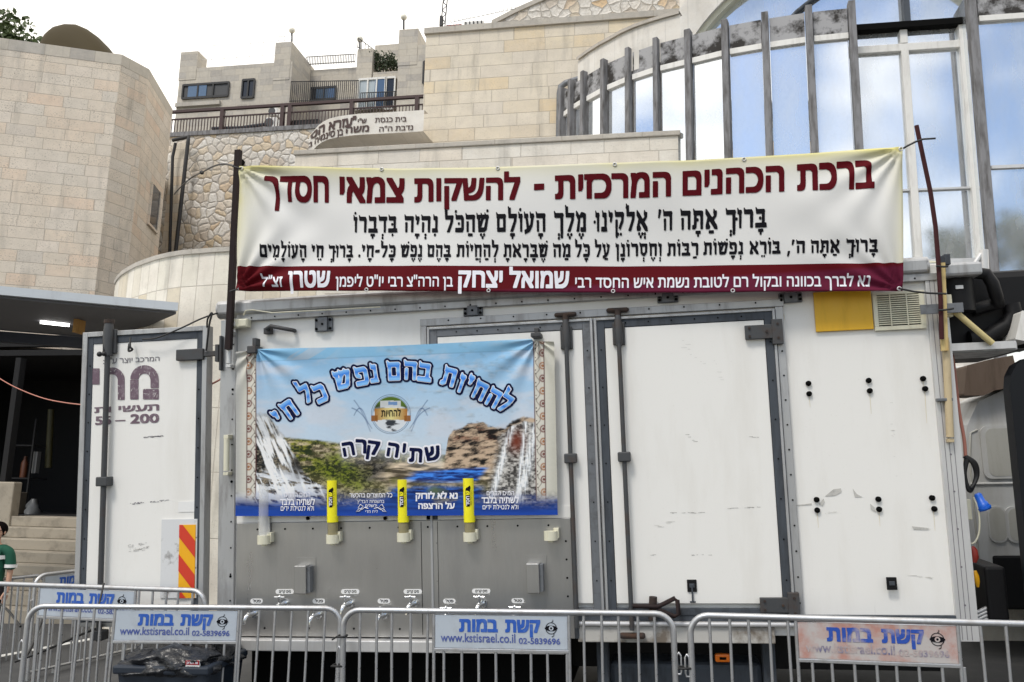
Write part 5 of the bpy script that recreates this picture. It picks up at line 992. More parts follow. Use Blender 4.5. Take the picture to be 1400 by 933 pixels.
h1b = [(362, 274.5), (450, 275.5), (550, 275), (600, 273), (700, 272), (760, 271), (850, 269.5), (917, 267), (950, 265.5), (1000, 263), (1080, 261), (1193, 258)]; h1t = [(362, 243), (450, 243), (550, 244.5), (640, 244.5), (700, 243.5), (760, 242), (850, 239), (917, 237), (1000, 232), (1080, 228.5), (1193, 221.5)]
for txt, xa, xb in (('ברכת', 1089, 1194), ('הכהנים', 933, 1072), ('המרכזית', 758.5, 917.5), ('להשקות', 565, 711.5), ('צמאי', 463.5, 552), ('חסדך', 363.5, 449.5)): bl(txt, xa, xb, h1b, h1t, 'maroon', sans, 34, .062)
part('lettering', letter_mb([np.array([(0, 0), (1.6, 0), (1.6, 1), (0, 1)])], px_place(730, 744, cst(730, 260.5, 744, 259.5), cst(730, 251.5, 744, 251), B1), 10), M['maroon'], bn)
h2b = [(483, 317), (600, 316.7), (750, 316), (900, 313.5), (1048, 310)]; h2t = [(483, 296.5), (600, 295), (750, 292), (900, 289), (1048, 286.5)]
for txt, xa, xb in (('בָּרוּךְ', 992, 1048.5), ('אַתָּה', 930, 981.5), ("ה'", 899.5, 919.5), ('אֱלֹקֵינוּ', 811, 886), ('מֶלֶךְ', 757, 801), ('הָעוֹלָם', 678, 746), ('שֶׁהַכֹּל', 607, 668.5), ('נִהְיָה', 552, 598.5), ('בִּדְבָרוֹ', 482.5, 543)): bl(txt, xa, xb, h2b, h2t, 'black_ink', serif, 34, .036)
h3b = [(358, 352.3), (600, 351.5), (750, 350.8), (900, 348.5), (1000, 347), (1100, 346), (1200, 345)]; h3t = [(358, 336.5), (600, 335.5), (750, 334), (900, 332), (1000, 331), (1100, 330), (1200, 329)]
for txt, xa, xb in (('בָּרוּךְ', 1156, 1200), ('אַתָּה', 1108, 1148), ("ה',", 1076, 1100.5), ('בּוֹרֵא', 1025, 1067.5), ('נְפָשׁוֹת', 961.5, 1016.5), ('רַבּוֹת', 912, 955), ('וְחֶסְרוֹנָן', 841, 905), ('עַל', 812.5, 833.5), ('כָּל', 785.5, 806), ('מַה', 755.5, 779.5), ('שֶּׁבָּרָאתָ', 688, 749), ('לְהַחֲיוֹת', 624, 681.5), ('בָּהֶם', 584.5, 617), ('נֶפֶשׁ', 548, 578), ('כָּל-חָי.', 490.5, 541), ('בָּרוּךְ', 449, 483.5), ('חֵי', 426.5, 442.5), ('הָעוֹלָמִים', 357.5, 420)): bl(txt, xa, xb, h3b, h3t, 'black_ink', serif, 28, .036)
fb = [(358, 392.8), (660, 393), (950, 392.5), (1193, 391)]; ft = [(358, 379.5), (620, 380), (785, 379.5), (950, 379), (1193, 377.5)]; fT = [(358, 372.5), (780, 371.5), (1193, 370)]
bl('נא לברך בכוונה ובקול רם לטובת נשמת איש החסד רבי', 786, 1190, fb, ft, 'white_ink', sans, 24, .03); bl('שמואל יצחק', 627.5, 778, fb, fT, 'white_ink', sans, 30, .055); bl('בן הרה"צ רבי יו"ט ליפמן', 460.5, 620.5, fb, ft, 'white_ink', sans, 24, .03); bl('שטרן', 395.5, 453, fb, fT, 'white_ink', sans, 30, .055); bl('זצ"ל', 358.5, 388.5, fb, ft, 'white_ink', sans, 24, .03)
for x, y in ((521, 231), (680, 229.5), (840.5, 225.5), (1017, 218.5), (503, 397.3), (668.5, 397.8), (838, 397.6), (1002, 397.3), (1230, 394.5), (328, 395.5), (331, 231), (1230, 206)):
    p = B1(x, y); part('eyelet', MB().tube([p + (.012 * math.cos(k * math.pi / 6), 0, .012 * math.sin(k * math.pi / 6)) for k in range(12)], .0045, 6, closed=True), M['alu_light'], bn)
def tie(pts, label, Y=BY - .02, r=.007): return solo('cable_tie', MB().tube([T(x, y, Y) for x, y in pts], r, 6), M['cable'], label, 'cable tie', S, group='black ties holding the banner')
tie([(1230, 206), (1240, 200), (1252, 194), (1262, 190.5), (1279, 189.5)], 'black tie at the top right corner of the long banner'); tie([(329, 230.5), (322, 229), (318, 227.5)], 'short black tie at the top left corner of the long banner'); tie([(325, 396), (318, 397.5), (314, 399)], 'short black tie at the bottom left corner of the long banner'); tie([(1230, 395), (1250, 399), (1270, 401), (1294, 402)], 'long black tie at the bottom right corner of the long banner')
lp = thing('banner_pole', 'thin dark square pole holding the left end of the banner', 'pole', T(314, 490, -.11), S); a, b = T(326, 206, -.12), T(312.5, 478, -.12)
part('shaft', MB().prism([b + V3(x, y, 0) for x, y in ((-.024, -.024), (.024, -.024), (.024, .024), (-.024, .024))], a - b), M['pole'], lp, .004)
rp = thing('banner_pole', 'thin dark red bent pole holding the right end of the banner', 'pole', T(1290, 465, -.11), S); part('shaft', MB().tube([T(x, y, -.12) for x, y in ((1253, 172), (1262, 215), (1272, 262), (1279, 310), (1283, 360), (1286, 410), (1287.5, 464))], .016, 8), M['pole_red'], rp)
solo('wooden_batten', MB().prism([T(1291.5, 480, -.09) + V3(x, y, 0) for x, y in ((-.022, -.015), (.022, -.015), (.022, .015), (-.022, .015))], T(1287, 360, -.09) - T(1291.5, 480, -.09)), dirty('rough batten', (.55, .42, .18), (.35, .16, .04), .7, 5, .9), 'raw wooden batten strapped beside the dark red pole', 'batten', S, bev=.003)
tie([(1280, 364), (1290, 365), (1296, 364.5)], 'black strap round the wooden batten near its top', -.15); tie([(1283, 424.5), (1292, 424), (1304, 422)], 'black strap round the wooden batten near the steel strip', -.15)
solo('wood_offcut', tbox(1284, 372, 1294, 350, -.09, .05).box(*(lambda a, b: (a[0], b[0], -.1, -.02, a[2], b[2]))(T(1292, 362, -.1), T(1299, 347, -.1))), M['alu_dark'], 'short dark block at the top of the wooden batten', 'block', S, bev=.004)
# hanging wires
def wire(pts, r, m, label, cat='cable', Y=-.1, fr=None):
    P = [sat(x, y, Y=yy) if fr is None else wat(x, y, Y=yy) for x, y, yy in pts]; k = len(P); out = []
    for i in range(k - 1):
        p_1, p1, p2, p3 = P[max(i - 1, 0)], P[i], P[i + 1], P[min(i + 2, k - 1)]
        for t in np.linspace(0, 1, 8, endpoint=(i == k - 2)): out.append(.5 * ((2 * p1) + (p2 - p_1) * t + (2 * p_1 - 5 * p1 + 4 * p2 - p3) * t * t + (3 * p1 - p_1 - 3 * p2 + p3) * t ** 3))
    return solo('hanging_cable', MB().tube(out, r, 6), M[m], label, cat, S if fr is None else I4)
wire([(195, 464, -.08), (215, 462, -.09), (245, 450, -.08), (275, 436, -.06), (298, 428, -.05)], .007, 'cable', 'thin black cable from the open rear door to the truck corner'); wire([(283, 448, -.06), (284, 436, -.08), (290, 428, -.08), (286, 445, -.08), (282, 480, -.06)], .008, 'cable', 'looped black cable hanging at the top right of the open door')
wire([(178, 462, -.06), (178, 474, -.09), (181, 478, -.08), (176, 480, -.08), (177, 470, -.08)], .009, 'cable', 'small black cable knot at the top of the open door')
wire([(238, 266, 7.), (248, 255, 5.5), (262, 243, 4.), (276, 236, 2.6), (291, 228, 1.4), (305, 224.5, .6), (320, 227, -.12)], .0095, 'cable', 'black cable arching from the left banner pole over the rubble wall')
q = sat(276, 236, Y=2.6); solo('cable_junction', MB().ball(q, .026, n=6), M['cable'], 'small black junction knob on the arching cable', 'junction', S)
wire([(-40, 490, 1.5), (0, 518, 1.3), (28, 533, 1.2), (60, 545, 1.1), (90, 551, .8), (116, 554, .3)], .005, 'red_cord', 'thin red cord sagging across the dark shop entrance', 'cord'); wire([(285, 527, .1), (294, 523, .08), (302, 518.5, .05)], .008, 'red_cord', 'short red cord between open door and truck corner', 'cord')
wire([(1299, 470, .15), (1304, 500, .18), (1311, 560, .2), (1318, 600, .2), (1320, 626, .2)], .012, 'red_cord', 'red cord hanging behind the right end of the truck', 'cord')
for k in range(3): wire([(1318 + k, 624, .2), (1330 + 2 * k, 634, .2), (1334 + k, 652, .22), (1326, 672 - 2 * k, .2), (1319, 650, .2), (1321 + k, 628, .2)], .014, 'cable', ('outermost', 'middle', 'innermost')[k] + ' turn of the dark cable coil behind the truck corner', 'cable')
wire([(1331, 680, .2), (1338, 700, .2), (1339, 725, .2), (1334, 740, .2), (1328, 744, .2)], .007, 'cream', 'thin pale cable curving below the blue plug')
pg = thing('blue_plug', 'bright blue industrial plug hanging behind the truck corner', 'plug', T(1344, 700, .2), S); a, b = T(1337, 677, .2), T(1347, 697, .2); dd = b - a; part('body', MB().tube([a - dd * .1, a, a + dd * .5, a + dd * .52, b, b + dd * .02], [.018, .026, .028, .036, .044, .034], 14), M['blue'], pg); part('locking_ring', MB().tube([b - dd * .2, b - dd * .08], .046, 14), M['blue'], pg)
solo('red_hook', MB().tube([T(x, y, .2) for x, y in ((1328, 748), (1331, 753), (1332, 762), (1331, 769))], [.018, .028, .03, .02], 9), M['redp'], 'small red coupling at the truck corner above the yellow one', 'coupling', S); solo('yellow_tag', MB().tube([T(x, y, .2) for x, y in ((1332, 781), (1334, 788), (1336, 796), (1337, 803))], [.016, .022, .018, .008], 8), M['lampyel'], 'small yellow coupling hanging below the red one', 'coupling', S)
solo('pale_junction_box', tbox(1320, 711, 1330, 683, .2, .08), M['cream'], 'narrow pale junction box behind the truck corner', 'junction box', S, bev=.006)
# ------------------------------------------------------------------ printed poster
PY_ = -.105
Ptl, Ptr, Pbr, Pbl = (323, 481), (757.5, 462), (762.5, 704.5), (321, 706)
def pdisp(x, z):
    d = .006 * math.sin(2.2 * x + 1.5 * z) + .003 * math.sin(7 * x - 4 * z)
    for k, px_, py_ in ((0, 352, 478), (1, 735, 464)):
        c = T(px_, py_, PY_); dx, dz = x - c[0], z - c[2]; r = math.hypot(dx, dz) + 1e-6; d += .016 * math.exp(-r / .35) * min(r / .08, 1) * math.sin(math.atan2(dz, dx) * 13 + k)
    return d
def psurf(px, py, o=0.0): p = T(px, py, PY_); return p + (0, pdisp(p[0], p[2]) - o, 0)
def ss(a, b, x): t = np.clip((x - a) / (b - a), 0, 1); return t * t * (3 - 2 * t)
def paint(x, y):
    C = np.zeros(x.shape + (3,)); L = lambda *c: np.array(lin(*c)); mx = lambda m, c: C.__setitem__(slice(None), C * (1 - m[..., None]) + np.asarray(c) * m[..., None])
    u = (x - 321) / 440; yt = np.interp(x, [323, 757], [481, 462])
    t = ss(470, 600, y)[..., None]; C[:] = L(148, 200, 240) * (1 - t) + L(204, 225, 244) * t
    c1 = fbm(x / 55, y / 22, 11, 6); mx(ss(.48, .72, c1) * .75, L(216, 224, 236)); mx(ss(.55, .75, fbm(x / 40, y / 14, 12, 5)) * .5 * ss(520, 480, y), L(232, 222, 216))
    fold = ss(15.5, 14.5, y - yt); mx(fold * .75, L(140, 196, 232)); mx(np.exp(-((y - yt - 15) / .8) ** 2) * .35, L(90, 130, 165)); mx(fold * ss(.5, .62, fbm((x + y * 1.5) / 16, (y - x) / 90, 5)) * .5 * ss(480, 420, x), L(205, 205, 208))
    n1 = fbm(x / 14, y / 8, 1, 6); n2 = fbm(x / 4, y / 2.4, 2, 5); n3 = fbm(x / 30, y / 12, 4, 5); n4 = fbm(x / 1.5, y / 1.1, 6, 3)
    land = lambda a: ss(-2, 2, a)
    rock = lambda d, l, k=1.0: (lambda q: np.asarray(L(*d)) * (1 - q[..., None]) + np.asarray(L(*l)) * q[..., None])(np.clip((n2 - .5) * 2.4 * k + .42 + (n1 - .5) * 1.8 + (n4 - .5) * 1.2, 0, 1))
    hill = np.interp(x, [380, 392, 430, 470, 500, 560, 600, 640, 735], [596, 598, 602, 606, 612, 620, 622, 620, 618]) + (n1 - .5) * 5
    m = land(y - hill); C[:] = C * (1 - m[..., None]) + rock((95, 92, 60), (176, 170, 140)) * m[..., None]
    g1 = land(y - hill) * ss(.44, .6, n3 + .12 * ss(520, 430, x)) * ss(660, 640, y) * ss(560, 520, x); C[:] = C * (1 - g1[..., None]) + rock((52, 66, 28), (150, 150, 72)) * g1[..., None]
    tan = np.clip((fbm(x / 16, y / 4, 61, 5) - .46) * 6, 0, 1) * land(y - hill - 4) * ss(648, 630, y) * ss(540, 500, x); C[:] = C * (1 - tan[..., None] * .85) + rock((120, 110, 92), (206, 194, 172)) * tan[..., None] * .85
    bush = np.clip(1.0 - ((x - 470 - (y - 645) * .9) / 44) ** 2 - ((y - 645) / 26) ** 2 + (n1 - .5) * 1.6, 0, 1); C[:] = C * (1 - bush[..., None]) + rock((38, 54, 16), (132, 142, 52)) * bush[..., None]
    dk = np.clip(1.1 - ((x - 515) / 34) ** 2 - ((y - 640) / 22) ** 2 + (n1 - .5) * 2.4, 0, 1); C[:] = C * (1 - dk[..., None]) + rock((22, 22, 20), (120, 116, 108)) * dk[..., None]
    sl = np.clip(ss(628, 636, y) * ss(515, 545, x + (y - 640) * 1.2) * ss(672, 652, y) * 1.2 + (n1 - .55) * 1.2, 0, 1) * ss(500, 540, x) * ss(740, 690, x); q = np.clip((fbm(x / 22, y / 3, 8, 5) - .42) * 4, 0, 1)[..., None]; C[:] = C * (1 - sl[..., None]) + (L(96, 88, 74) * (1 - q) + L(214, 200, 180) * q) * sl[..., None]
    prof = np.interp(x, [606, 613, 620, 632, 640, 660, 668, 690, 700, 716, 735], [640, 598, 588, 586, 579, 577, 583, 586, 576, 570, 572]) + (n2 - .5) * 4
    m = land(y - prof) * ss(604, 612, x) * ss(652, 640, y + (x - 640) * .1); C[:] = C * (1 - m[..., None]) + (lambda q: L(30, 26, 25) * (1 - q[..., None]) + L(196, 178, 158) * q[..., None])(np.clip((fbm(x / 11, (y + x * .12) / 3.6, 51, 6) - .44) * 3.4 + .38 + ss(600, 640, y) * .25 + (n4 - .5) * .6, 0, 1)) * m[..., None]
    m = land(y - prof) * np.exp(-((x - 645) / 40) ** 2 - ((y - 592) / 16) ** 2) * ss(.4, .6, n1) * .6; C[:] = C * (1 - m[..., None]) + rock((20, 15, 14), (124, 70, 50)) * m[..., None]
    m = ss(650, 664, x - (y - 640) * .3) * ss(628, 640, y + (x - 690) * .05) * 0; 
    wf = land(y - prof - 6) * ss(676, 690, x + (y - 600) * .22); q = np.clip((n2 - .42) * 3 + .2, 0, 1)[..., None]; C[:] = C * (1 - wf[..., None]) + (L(78, 76, 74) * (1 - q) + L(196, 194, 190) * q) * wf[..., None]
    mx(wf * np.exp(-((x - 706) / 11) ** 2 - ((y - 604) / 14) ** 2) * 1.0, L(128, 70, 52))
    for c_, w_, sl_ in ((692, 4, -.28), (727, 6, -.22), (715, 2.5, -.1)): mx(wf * np.exp(-((x - c_ - sl_ * (y - 610)) / w_) ** 2) * ss(.25, .6, fbm(x / 1.6, y / 14, 9)) * .9, L(236, 240, 244))
    edge = np.interp(y, [560, 575, 600, 640, 655, 670, 690], [355, 372, 388, 414, 424, 452, 470]) + (n1 - .5) * 10; m = ss(3, -3, x - edge) * ss(562, 572, y + (n2 - .5) * 8 + (x - 350) * .02); C[:] = C * (1 - m[..., None]) + rock((40, 39, 38), (150, 142, 128)) * m[..., None]
    st = fbm((x - (y - 560) * .42) / 3.2, (y + x * .6) / 26, 21, 5); mx(m * ss(.46, .64, st + .16 * np.exp(-((x - 366 - (y - 600) * .35) / 20) ** 2) - .06) * .95, L(232, 236, 240)); low = ss(632, 655, y) * ss(466, 430, x) * m; mx(low * ss(.38, .55, fbm((x + y) / 18, (y - x * .25) / 4, 23, 5)) * .85, L(228, 232, 238))
    mx(ss(690, 650, y) * m * np.exp(-((x - 407) / 9) ** 2 - ((y - 632) / 26) ** 2) * .8, L(56, 54, 50))
    ps = ss(640, 645, y - (x - 610) * -.06) * ss(664, 656, y + np.abs(x - 610) * .05) * ss(552, 572, x + (y - 650) * 1) * ss(672, 660, x + (y - 640) * .8); q = np.clip((fbm(x / 14, y / 2.2, 31, 5) - .38) * 3.5, 0, 1)[..., None]; C[:] = C * (1 - ps[..., None]) + (L(24, 62, 128) * (1 - q) + L(88, 150, 226) * q) * ps[..., None]
    p2 = ss(660, 672, y) * ss(520, 545, x + (y - 672) * .8) * ss(.4, .55, n3 + .1) * ss(668, 650, x); C[:] = C * (1 - p2[..., None]) + (L(18, 40, 92) * (1 - q) + L(64, 118, 196) * q) * p2[..., None]
    mx(np.clip(1.1 - ((x - 598) / 15) ** 2 - ((y - 672) / 8) ** 2 + (n1 - .5) * 1.4, 0, 1) * .9, L(120, 132, 78)); mx(np.clip(1 - ((x - 540) / 10) ** 2 - ((y - 657) / 6) ** 2 + (n1 - .5), 0, 1) * .8, L(110, 112, 60))
    lm = ss(-2, 6, y - np.minimum(hill, np.where(x > 606, prof, 999)))[..., None]; C[:] = C * (1 - lm) + np.clip(.32 * (C / .32) ** 1.35, 0, 1) * lm
    bl_ = ss(664, 698, y + (n3 - .5) * 14); bc = ss(690, 706, y)[..., None]; q = np.clip((fbm(x / 40, y / 3, 41, 5) - .3) * 2, 0, 1)[..., None]; C[:] = C * (1 - bl_[..., None]) + ((L(18, 50, 120) * (1 - q) + L(34, 84, 178) * q) * (1 - bc) + L(24, 74, 178) * bc) * bl_[..., None]
    # haloes behind the dark words
    hal = np.exp(-(np.maximum(np.abs(x - 536) - 64, 0) / 6) ** 2 - ((y - np.interp(x, [470, 510, 550, 600], [613, 606, 614, 622])) / 14) ** 2); mx(hal * .62, L(222, 228, 232))
    # side borders
    for s_ in (0, 1):
        a0 = np.interp(y, [478, 704], [338.5, 336.2] if s_ == 0 else [729.3, 733.8]); b0 = np.interp(y, [478, 704], [351.3, 348.4] if s_ == 0 else [743.2, 746.6]); fade = ss(690, 668, y); ins = ss(-.3, .3, x - a0) * ss(.3, -.3, x - b0) * fade
        out_ = (x < a0) if s_ == 0 else (x > b0); d = (a0 - x) if s_ == 0 else (x - b0); cr = L(222, 220, 208) * (1 - ss(0, 16, d)[..., None]) + (L(190, 190, 186) if s_ == 0 else L(205, 203, 190)) * ss(0, 16, d)[..., None]; mm = (out_ * fade)[..., None]; C[:] = C * (1 - mm) + cr * mm
        mx(ins, L(228, 224, 212)); ph = ((y - 500) / 17.3) % 2; cy = 500 + np.floor((y - 500) / 17.3 + .5) * 17.3; cxr = (b0 - 2.2) if s_ else (a0 + 2.4); par = (np.floor((y - 500) / 17.3 + .5) % 2)[..., None]; oc = L(165, 100, 45) * (1 - par) + L(110, 30, 28) * par
        r = np.hypot((x - cxr) * 1.15, y - cy); mo = (np.exp(-((r - 4.2) / 1.1) ** 2) + (r < 2.0)) * ins; mo = np.clip(mo, 0, 1)[..., None] * .9; C[:] = C * (1 - mo) + oc * mo
        wx = a0 + (5.0 if s_ else 8.2) + 2.4 * np.sin((y - 500) / 17.3 * 2 * np.pi); mx(np.exp(-((x - wx) / .65) ** 2) * ins * .75, L(92, 74, 62)); r3 = np.hypot(x - (a0 + (2.2 if s_ else 11)), (np.abs(y - cy) - 6.2)); mx((r3 < .9) * ins * .9, L(60, 48, 44))
        for e0 in (a0, b0): mx(np.exp(-((x - e0) / .75) ** 2) * fade, L(84, 22, 28))
    # round emblem
    r = np.hypot(x - 534.6, (y - 566.5)); mx(ss(27.3, 26.7, r) * ss(26, 26.6, r) * .9 + ss(25.2, 24.8, r) * ss(24.2, 24.6, r) * .8, L(60, 78, 110)); ins = ss(24.2, 23.4, r); mx(ins, L(226, 232, 238)); mx(ins * ss(556, 553.5, y - ((x - 534.6) / 12) ** 2), L(86, 116, 30)); mx(ins * ss(.45, .6, n1) * ss(550, 556, y) * ss(566, 560, y) * .8, L(50, 62, 36)); mx(ins * ss(.5, .62, n1 + ss(572, 590, y) * ss(24, 10, np.abs(x - 532)) * .16 - .02) * ss(572, 576, y), L(52, 58, 66))
    hs = (np.abs(x - 534) < 14) & (y > 548) & (y < 557.5); mx(hs * .9, L(216, 220, 222)); mx(((np.abs(x - 537) < 6) & (y > 549.5) & (y < 554)) * .9, L(96, 140, 196)); 
    ry = 566 - ((x - 534.6) / 22) ** 2 * -1.2; rb_ = (np.abs(x - 534.6) < 22) & (np.abs(y - ry + 0) < 8); q = (np.abs(x - 534.6) / 22)[..., None]; mm = rb_[..., None] * .97; C[:] = C * (1 - mm) + (L(240, 226, 150) * (1 - q) + L(176, 112, 30) * q) * mm
    for sg in (-1, 1): tl = (np.abs(x - 534.6 - sg * 22.5) < 4.5) & (np.abs(y - 572.5) < 4); mx(tl * .95, L(150, 92, 26))
    # thin swirls
    for sg in (-1, 1):
        for x0_, y0_, x1_, y1_, bend in ((28, 590, 50, 549, 10), (26, 586, 53, 560, 12), (31, 580, 50, 574, 18)):
            for t_ in np.linspace(0, 1, 60):
                xx = 534.6 + sg * (x0_ + (x1_ - x0_) * t_); yy = y0_ + (y1_ - y0_) * t_ - bend * math.sin(math.pi * t_ * .9) * (.5 if bend < 15 else 1); mx(np.exp(-(((x - xx) ** 2 + (y - yy) ** 2) / .5)) * .45, L(70, 96, 140))
    return C * (.93 + .07 * n2[..., None])
ps = thing('water_poster', 'printed vinyl poster of a waterfall with arched blue Hebrew lettering', 'poster', (T(540, 600, PY_)[0], PY_, T(540, 706, PY_)[2]), S)
nu, nv = 640, 350; uu, vv = np.meshgrid(np.linspace(0, 1, nu + 1), np.linspace(0, 1, nv + 1))
sagt = lambda u: np.interp(u, [0, .06, .3, .6, .93, 1], [0, 0, .0, -.5, 0, 3])
PX = (Ptl[0] * (1 - uu) + Ptr[0] * uu) * (1 - vv) + (Pbl[0] * (1 - uu) + Pbr[0] * uu) * vv; PYY = (np.interp(uu, [0, .063, .066, .45, .93, .933, 1], [481.5, 480, 477.5, 474, 463.5, 466, 467.5])) * (1 - vv) + (Pbl[1] * (1 - uu) + Pbr[1] * uu) * vv
mb = MB(); mb.v = [tuple(psurf(x, y)) for x, y in zip(PX.ravel(), PYY.ravel())]; I_ = np.arange((nu + 1) * (nv + 1)).reshape(nv + 1, nu + 1)
mb.f = np.stack([I_[1:, :-1], I_[1:, 1:], I_[:-1, 1:], I_[:-1, :-1]], -1).reshape(-1, 4).tolist(); mb.mi = [0] * len(mb.f); mb.sm = [True] * len(mb.f)
Cp = paint(PX, PYY) * .86; mb.col = np.concatenate([Cp.reshape(-1, 3), np.ones((Cp.shape[0] * Cp.shape[1], 1))], 1); part('print', mb, M['vinyl'], ps)
P1 = lambda o: (lambda x, y: psurf(x, y, o))
# arched words: each letter set on its own spot of the arc (x, y of its middle, tilt in degrees)
ARC = [('ל', 690, 551, 33, 1.0), ('ה', 674.5, 544.5, 29, 1), ('ח', 656, 534.5, 26, 1), ('י', 642, 525, 24, 1), ('ו', 630.5, 524.5, 20, 1), ('ת', 613.5, 515.5, 15, 1), ('ב', 581, 509.5, 7, 1), ('ה', 561, 507, 3, 1), ('ם', 538.5, 508, -2, 1.02), ('נ', 511.5, 511, -8, 1), ('פ', 495, 515, -11, 1.05), ('ש', 469, 519.5, -13, 1.05), ('כ', 438.5, 538.5, -24, 1), ('ל', 418, 539, -28, .95), ('ח', 396, 560.5, -35, 1), ('י', 380.5, 572.5, -40, 1)]
lay = {}
HL = 23.6
for ch, cx, cy, tl, kx in ARC:
    ps_ = serif(ch); A = np.concatenate(ps_); xm0 = (A[:, 0].min() + A[:, 0].max()) / 2; ca, sa = math.cos(math.radians(tl)), math.sin(math.radians(tl))
    for nm, bo, o, m_ in (('outline', .17, .003, 'navy_ink'), ('edge', .062, .005, 'white_ink'), ('face', .026, .007, None)):
        xa_, xb_ = A[:, 0].min() - bo, A[:, 0].max() + bo
        def pl_(u, v, xa_=xa_, xb_=xb_, o=o): X_ = (xa_ + (xb_ - xa_) * u - xm0) * HL * 1.02 * kx; Y_ = (v - .5) * HL; return psurf(cx + X_ * ca + Y_ * sa, cy + X_ * sa - Y_ * ca, o)
        mbx = lay.setdefault(nm, MB()); n0 = len(mbx.v); letter_mb(ps_, pl_, 20, bo, mbx)
        if nm == 'face':
            if mbx.col is None: mbx.col = []
            for p in mbx.v[n0:]:
                q = sproj(p); yv = ((q[1] - cy) * ca - (q[0] - cx) * sa) / HL + .5; k = abs(((yv * 2.0 + .1) % 1) - .5) * 2; mbx.col.append((*(np.array(lin(48, 125, 225)) * (1 - k) + np.array(lin(140, 198, 248)) * k), 1))
part('letter_outline', lay['outline'], M['navy_ink'], ps); part('letter_edge', lay['edge'], M['white_ink'], ps); part('letter_face', lay['face'], M['vinyl'], ps)
for ch, cx, cy, tl in (('ש', 592, 620, -8), ('ת', 569, 622.5, 3), ('י', 553, 616, 6), ('ה', 538, 615.5, 9), ('ק', 511, 612.5, 8), ('ר', 494, 610.5, 2), ('ה', 477, 614, -10)):
    for nm, bo, o, m_ in (('word_edge', .2, .003, 'white_ink'), ('word', .06, .0055, 'navy_ink')):
        tr = sans(ch); A = np.concatenate(tr); xa_, xb_ = A[:, 0].min() - bo, A[:, 0].max() + bo; xm0 = (xa_ + xb_) / 2; ca, sa = math.cos(math.radians(tl)), math.sin(math.radians(tl))
        def pl_(u, v): X_ = (xa_ + (xb_ - xa_) * u - xm0) * 17.5; Y_ = (v - .5) * 17.5; return psurf(cx + X_ * ca + Y_ * sa, cy + X_ * sa - Y_ * ca, o)
        part('lettering', letter_mb(tr, pl_, 18, bo), M[m_], ps)
def pw(txt, xa, xb, yb, yt, bo=.03, c=16): part('lettering', letter_mb(sans(txt), px_place(xa, xb, cst(xa, yb, xb, yb - .15), cst(xa, yt, xb, yt - .15), P1(.004)), c, bo), M['white_ink'], ps)
pw('המים הקרים', 389, 424.5, 680, 674); pw('לשתיה בלבד', 383, 431, 690.5, 683, .05); pw('ולא לנטילת ידים', 384, 429.5, 698.5, 692.5)
pw('כל המוצרים בהכשר', 478, 537, 680.2, 674.7); pw('בהשגחת הבד"ץ', 489, 526, 688, 684, .0); pw('ירושלים', 500, 516, 693.5, 690, .02, 12); pw('לית מדי', 500, 517, 701.5, 698, .0, 10)
pw('נא לא לזרוק', 569, 626, 682, 674.5, .06); pw('על הרצפה', 572.5, 622, 695.5, 688.5, .06); pw('המים הקרים', 665.5, 703, 677.3, 672); pw('לשתיה בלבד', 658.5, 709.5, 688, 680.5, .05); pw('ולא לנטילת ידים', 660, 709, 696.5, 691)
fl = MB()
for sg in (-1, 1): fl.tube([psurf(508 + sg * x, y, .004) for x, y in ((4, 695.5), (9, 694), (13, 697), (18, 694.5), (15, 690), (11, 692), (16, 699), (21, 700), (17, 696))], .0035, 4)
part('flourish', fl, M['white_ink'], ps)
part('lettering', letter_mb(sans('להחיות'), px_place(521.5, 548, cst(521, 570, 548, 569), cst(521, 561.5, 548, 560.5), P1(.004)), 16, .03), M['black_ink'], ps)
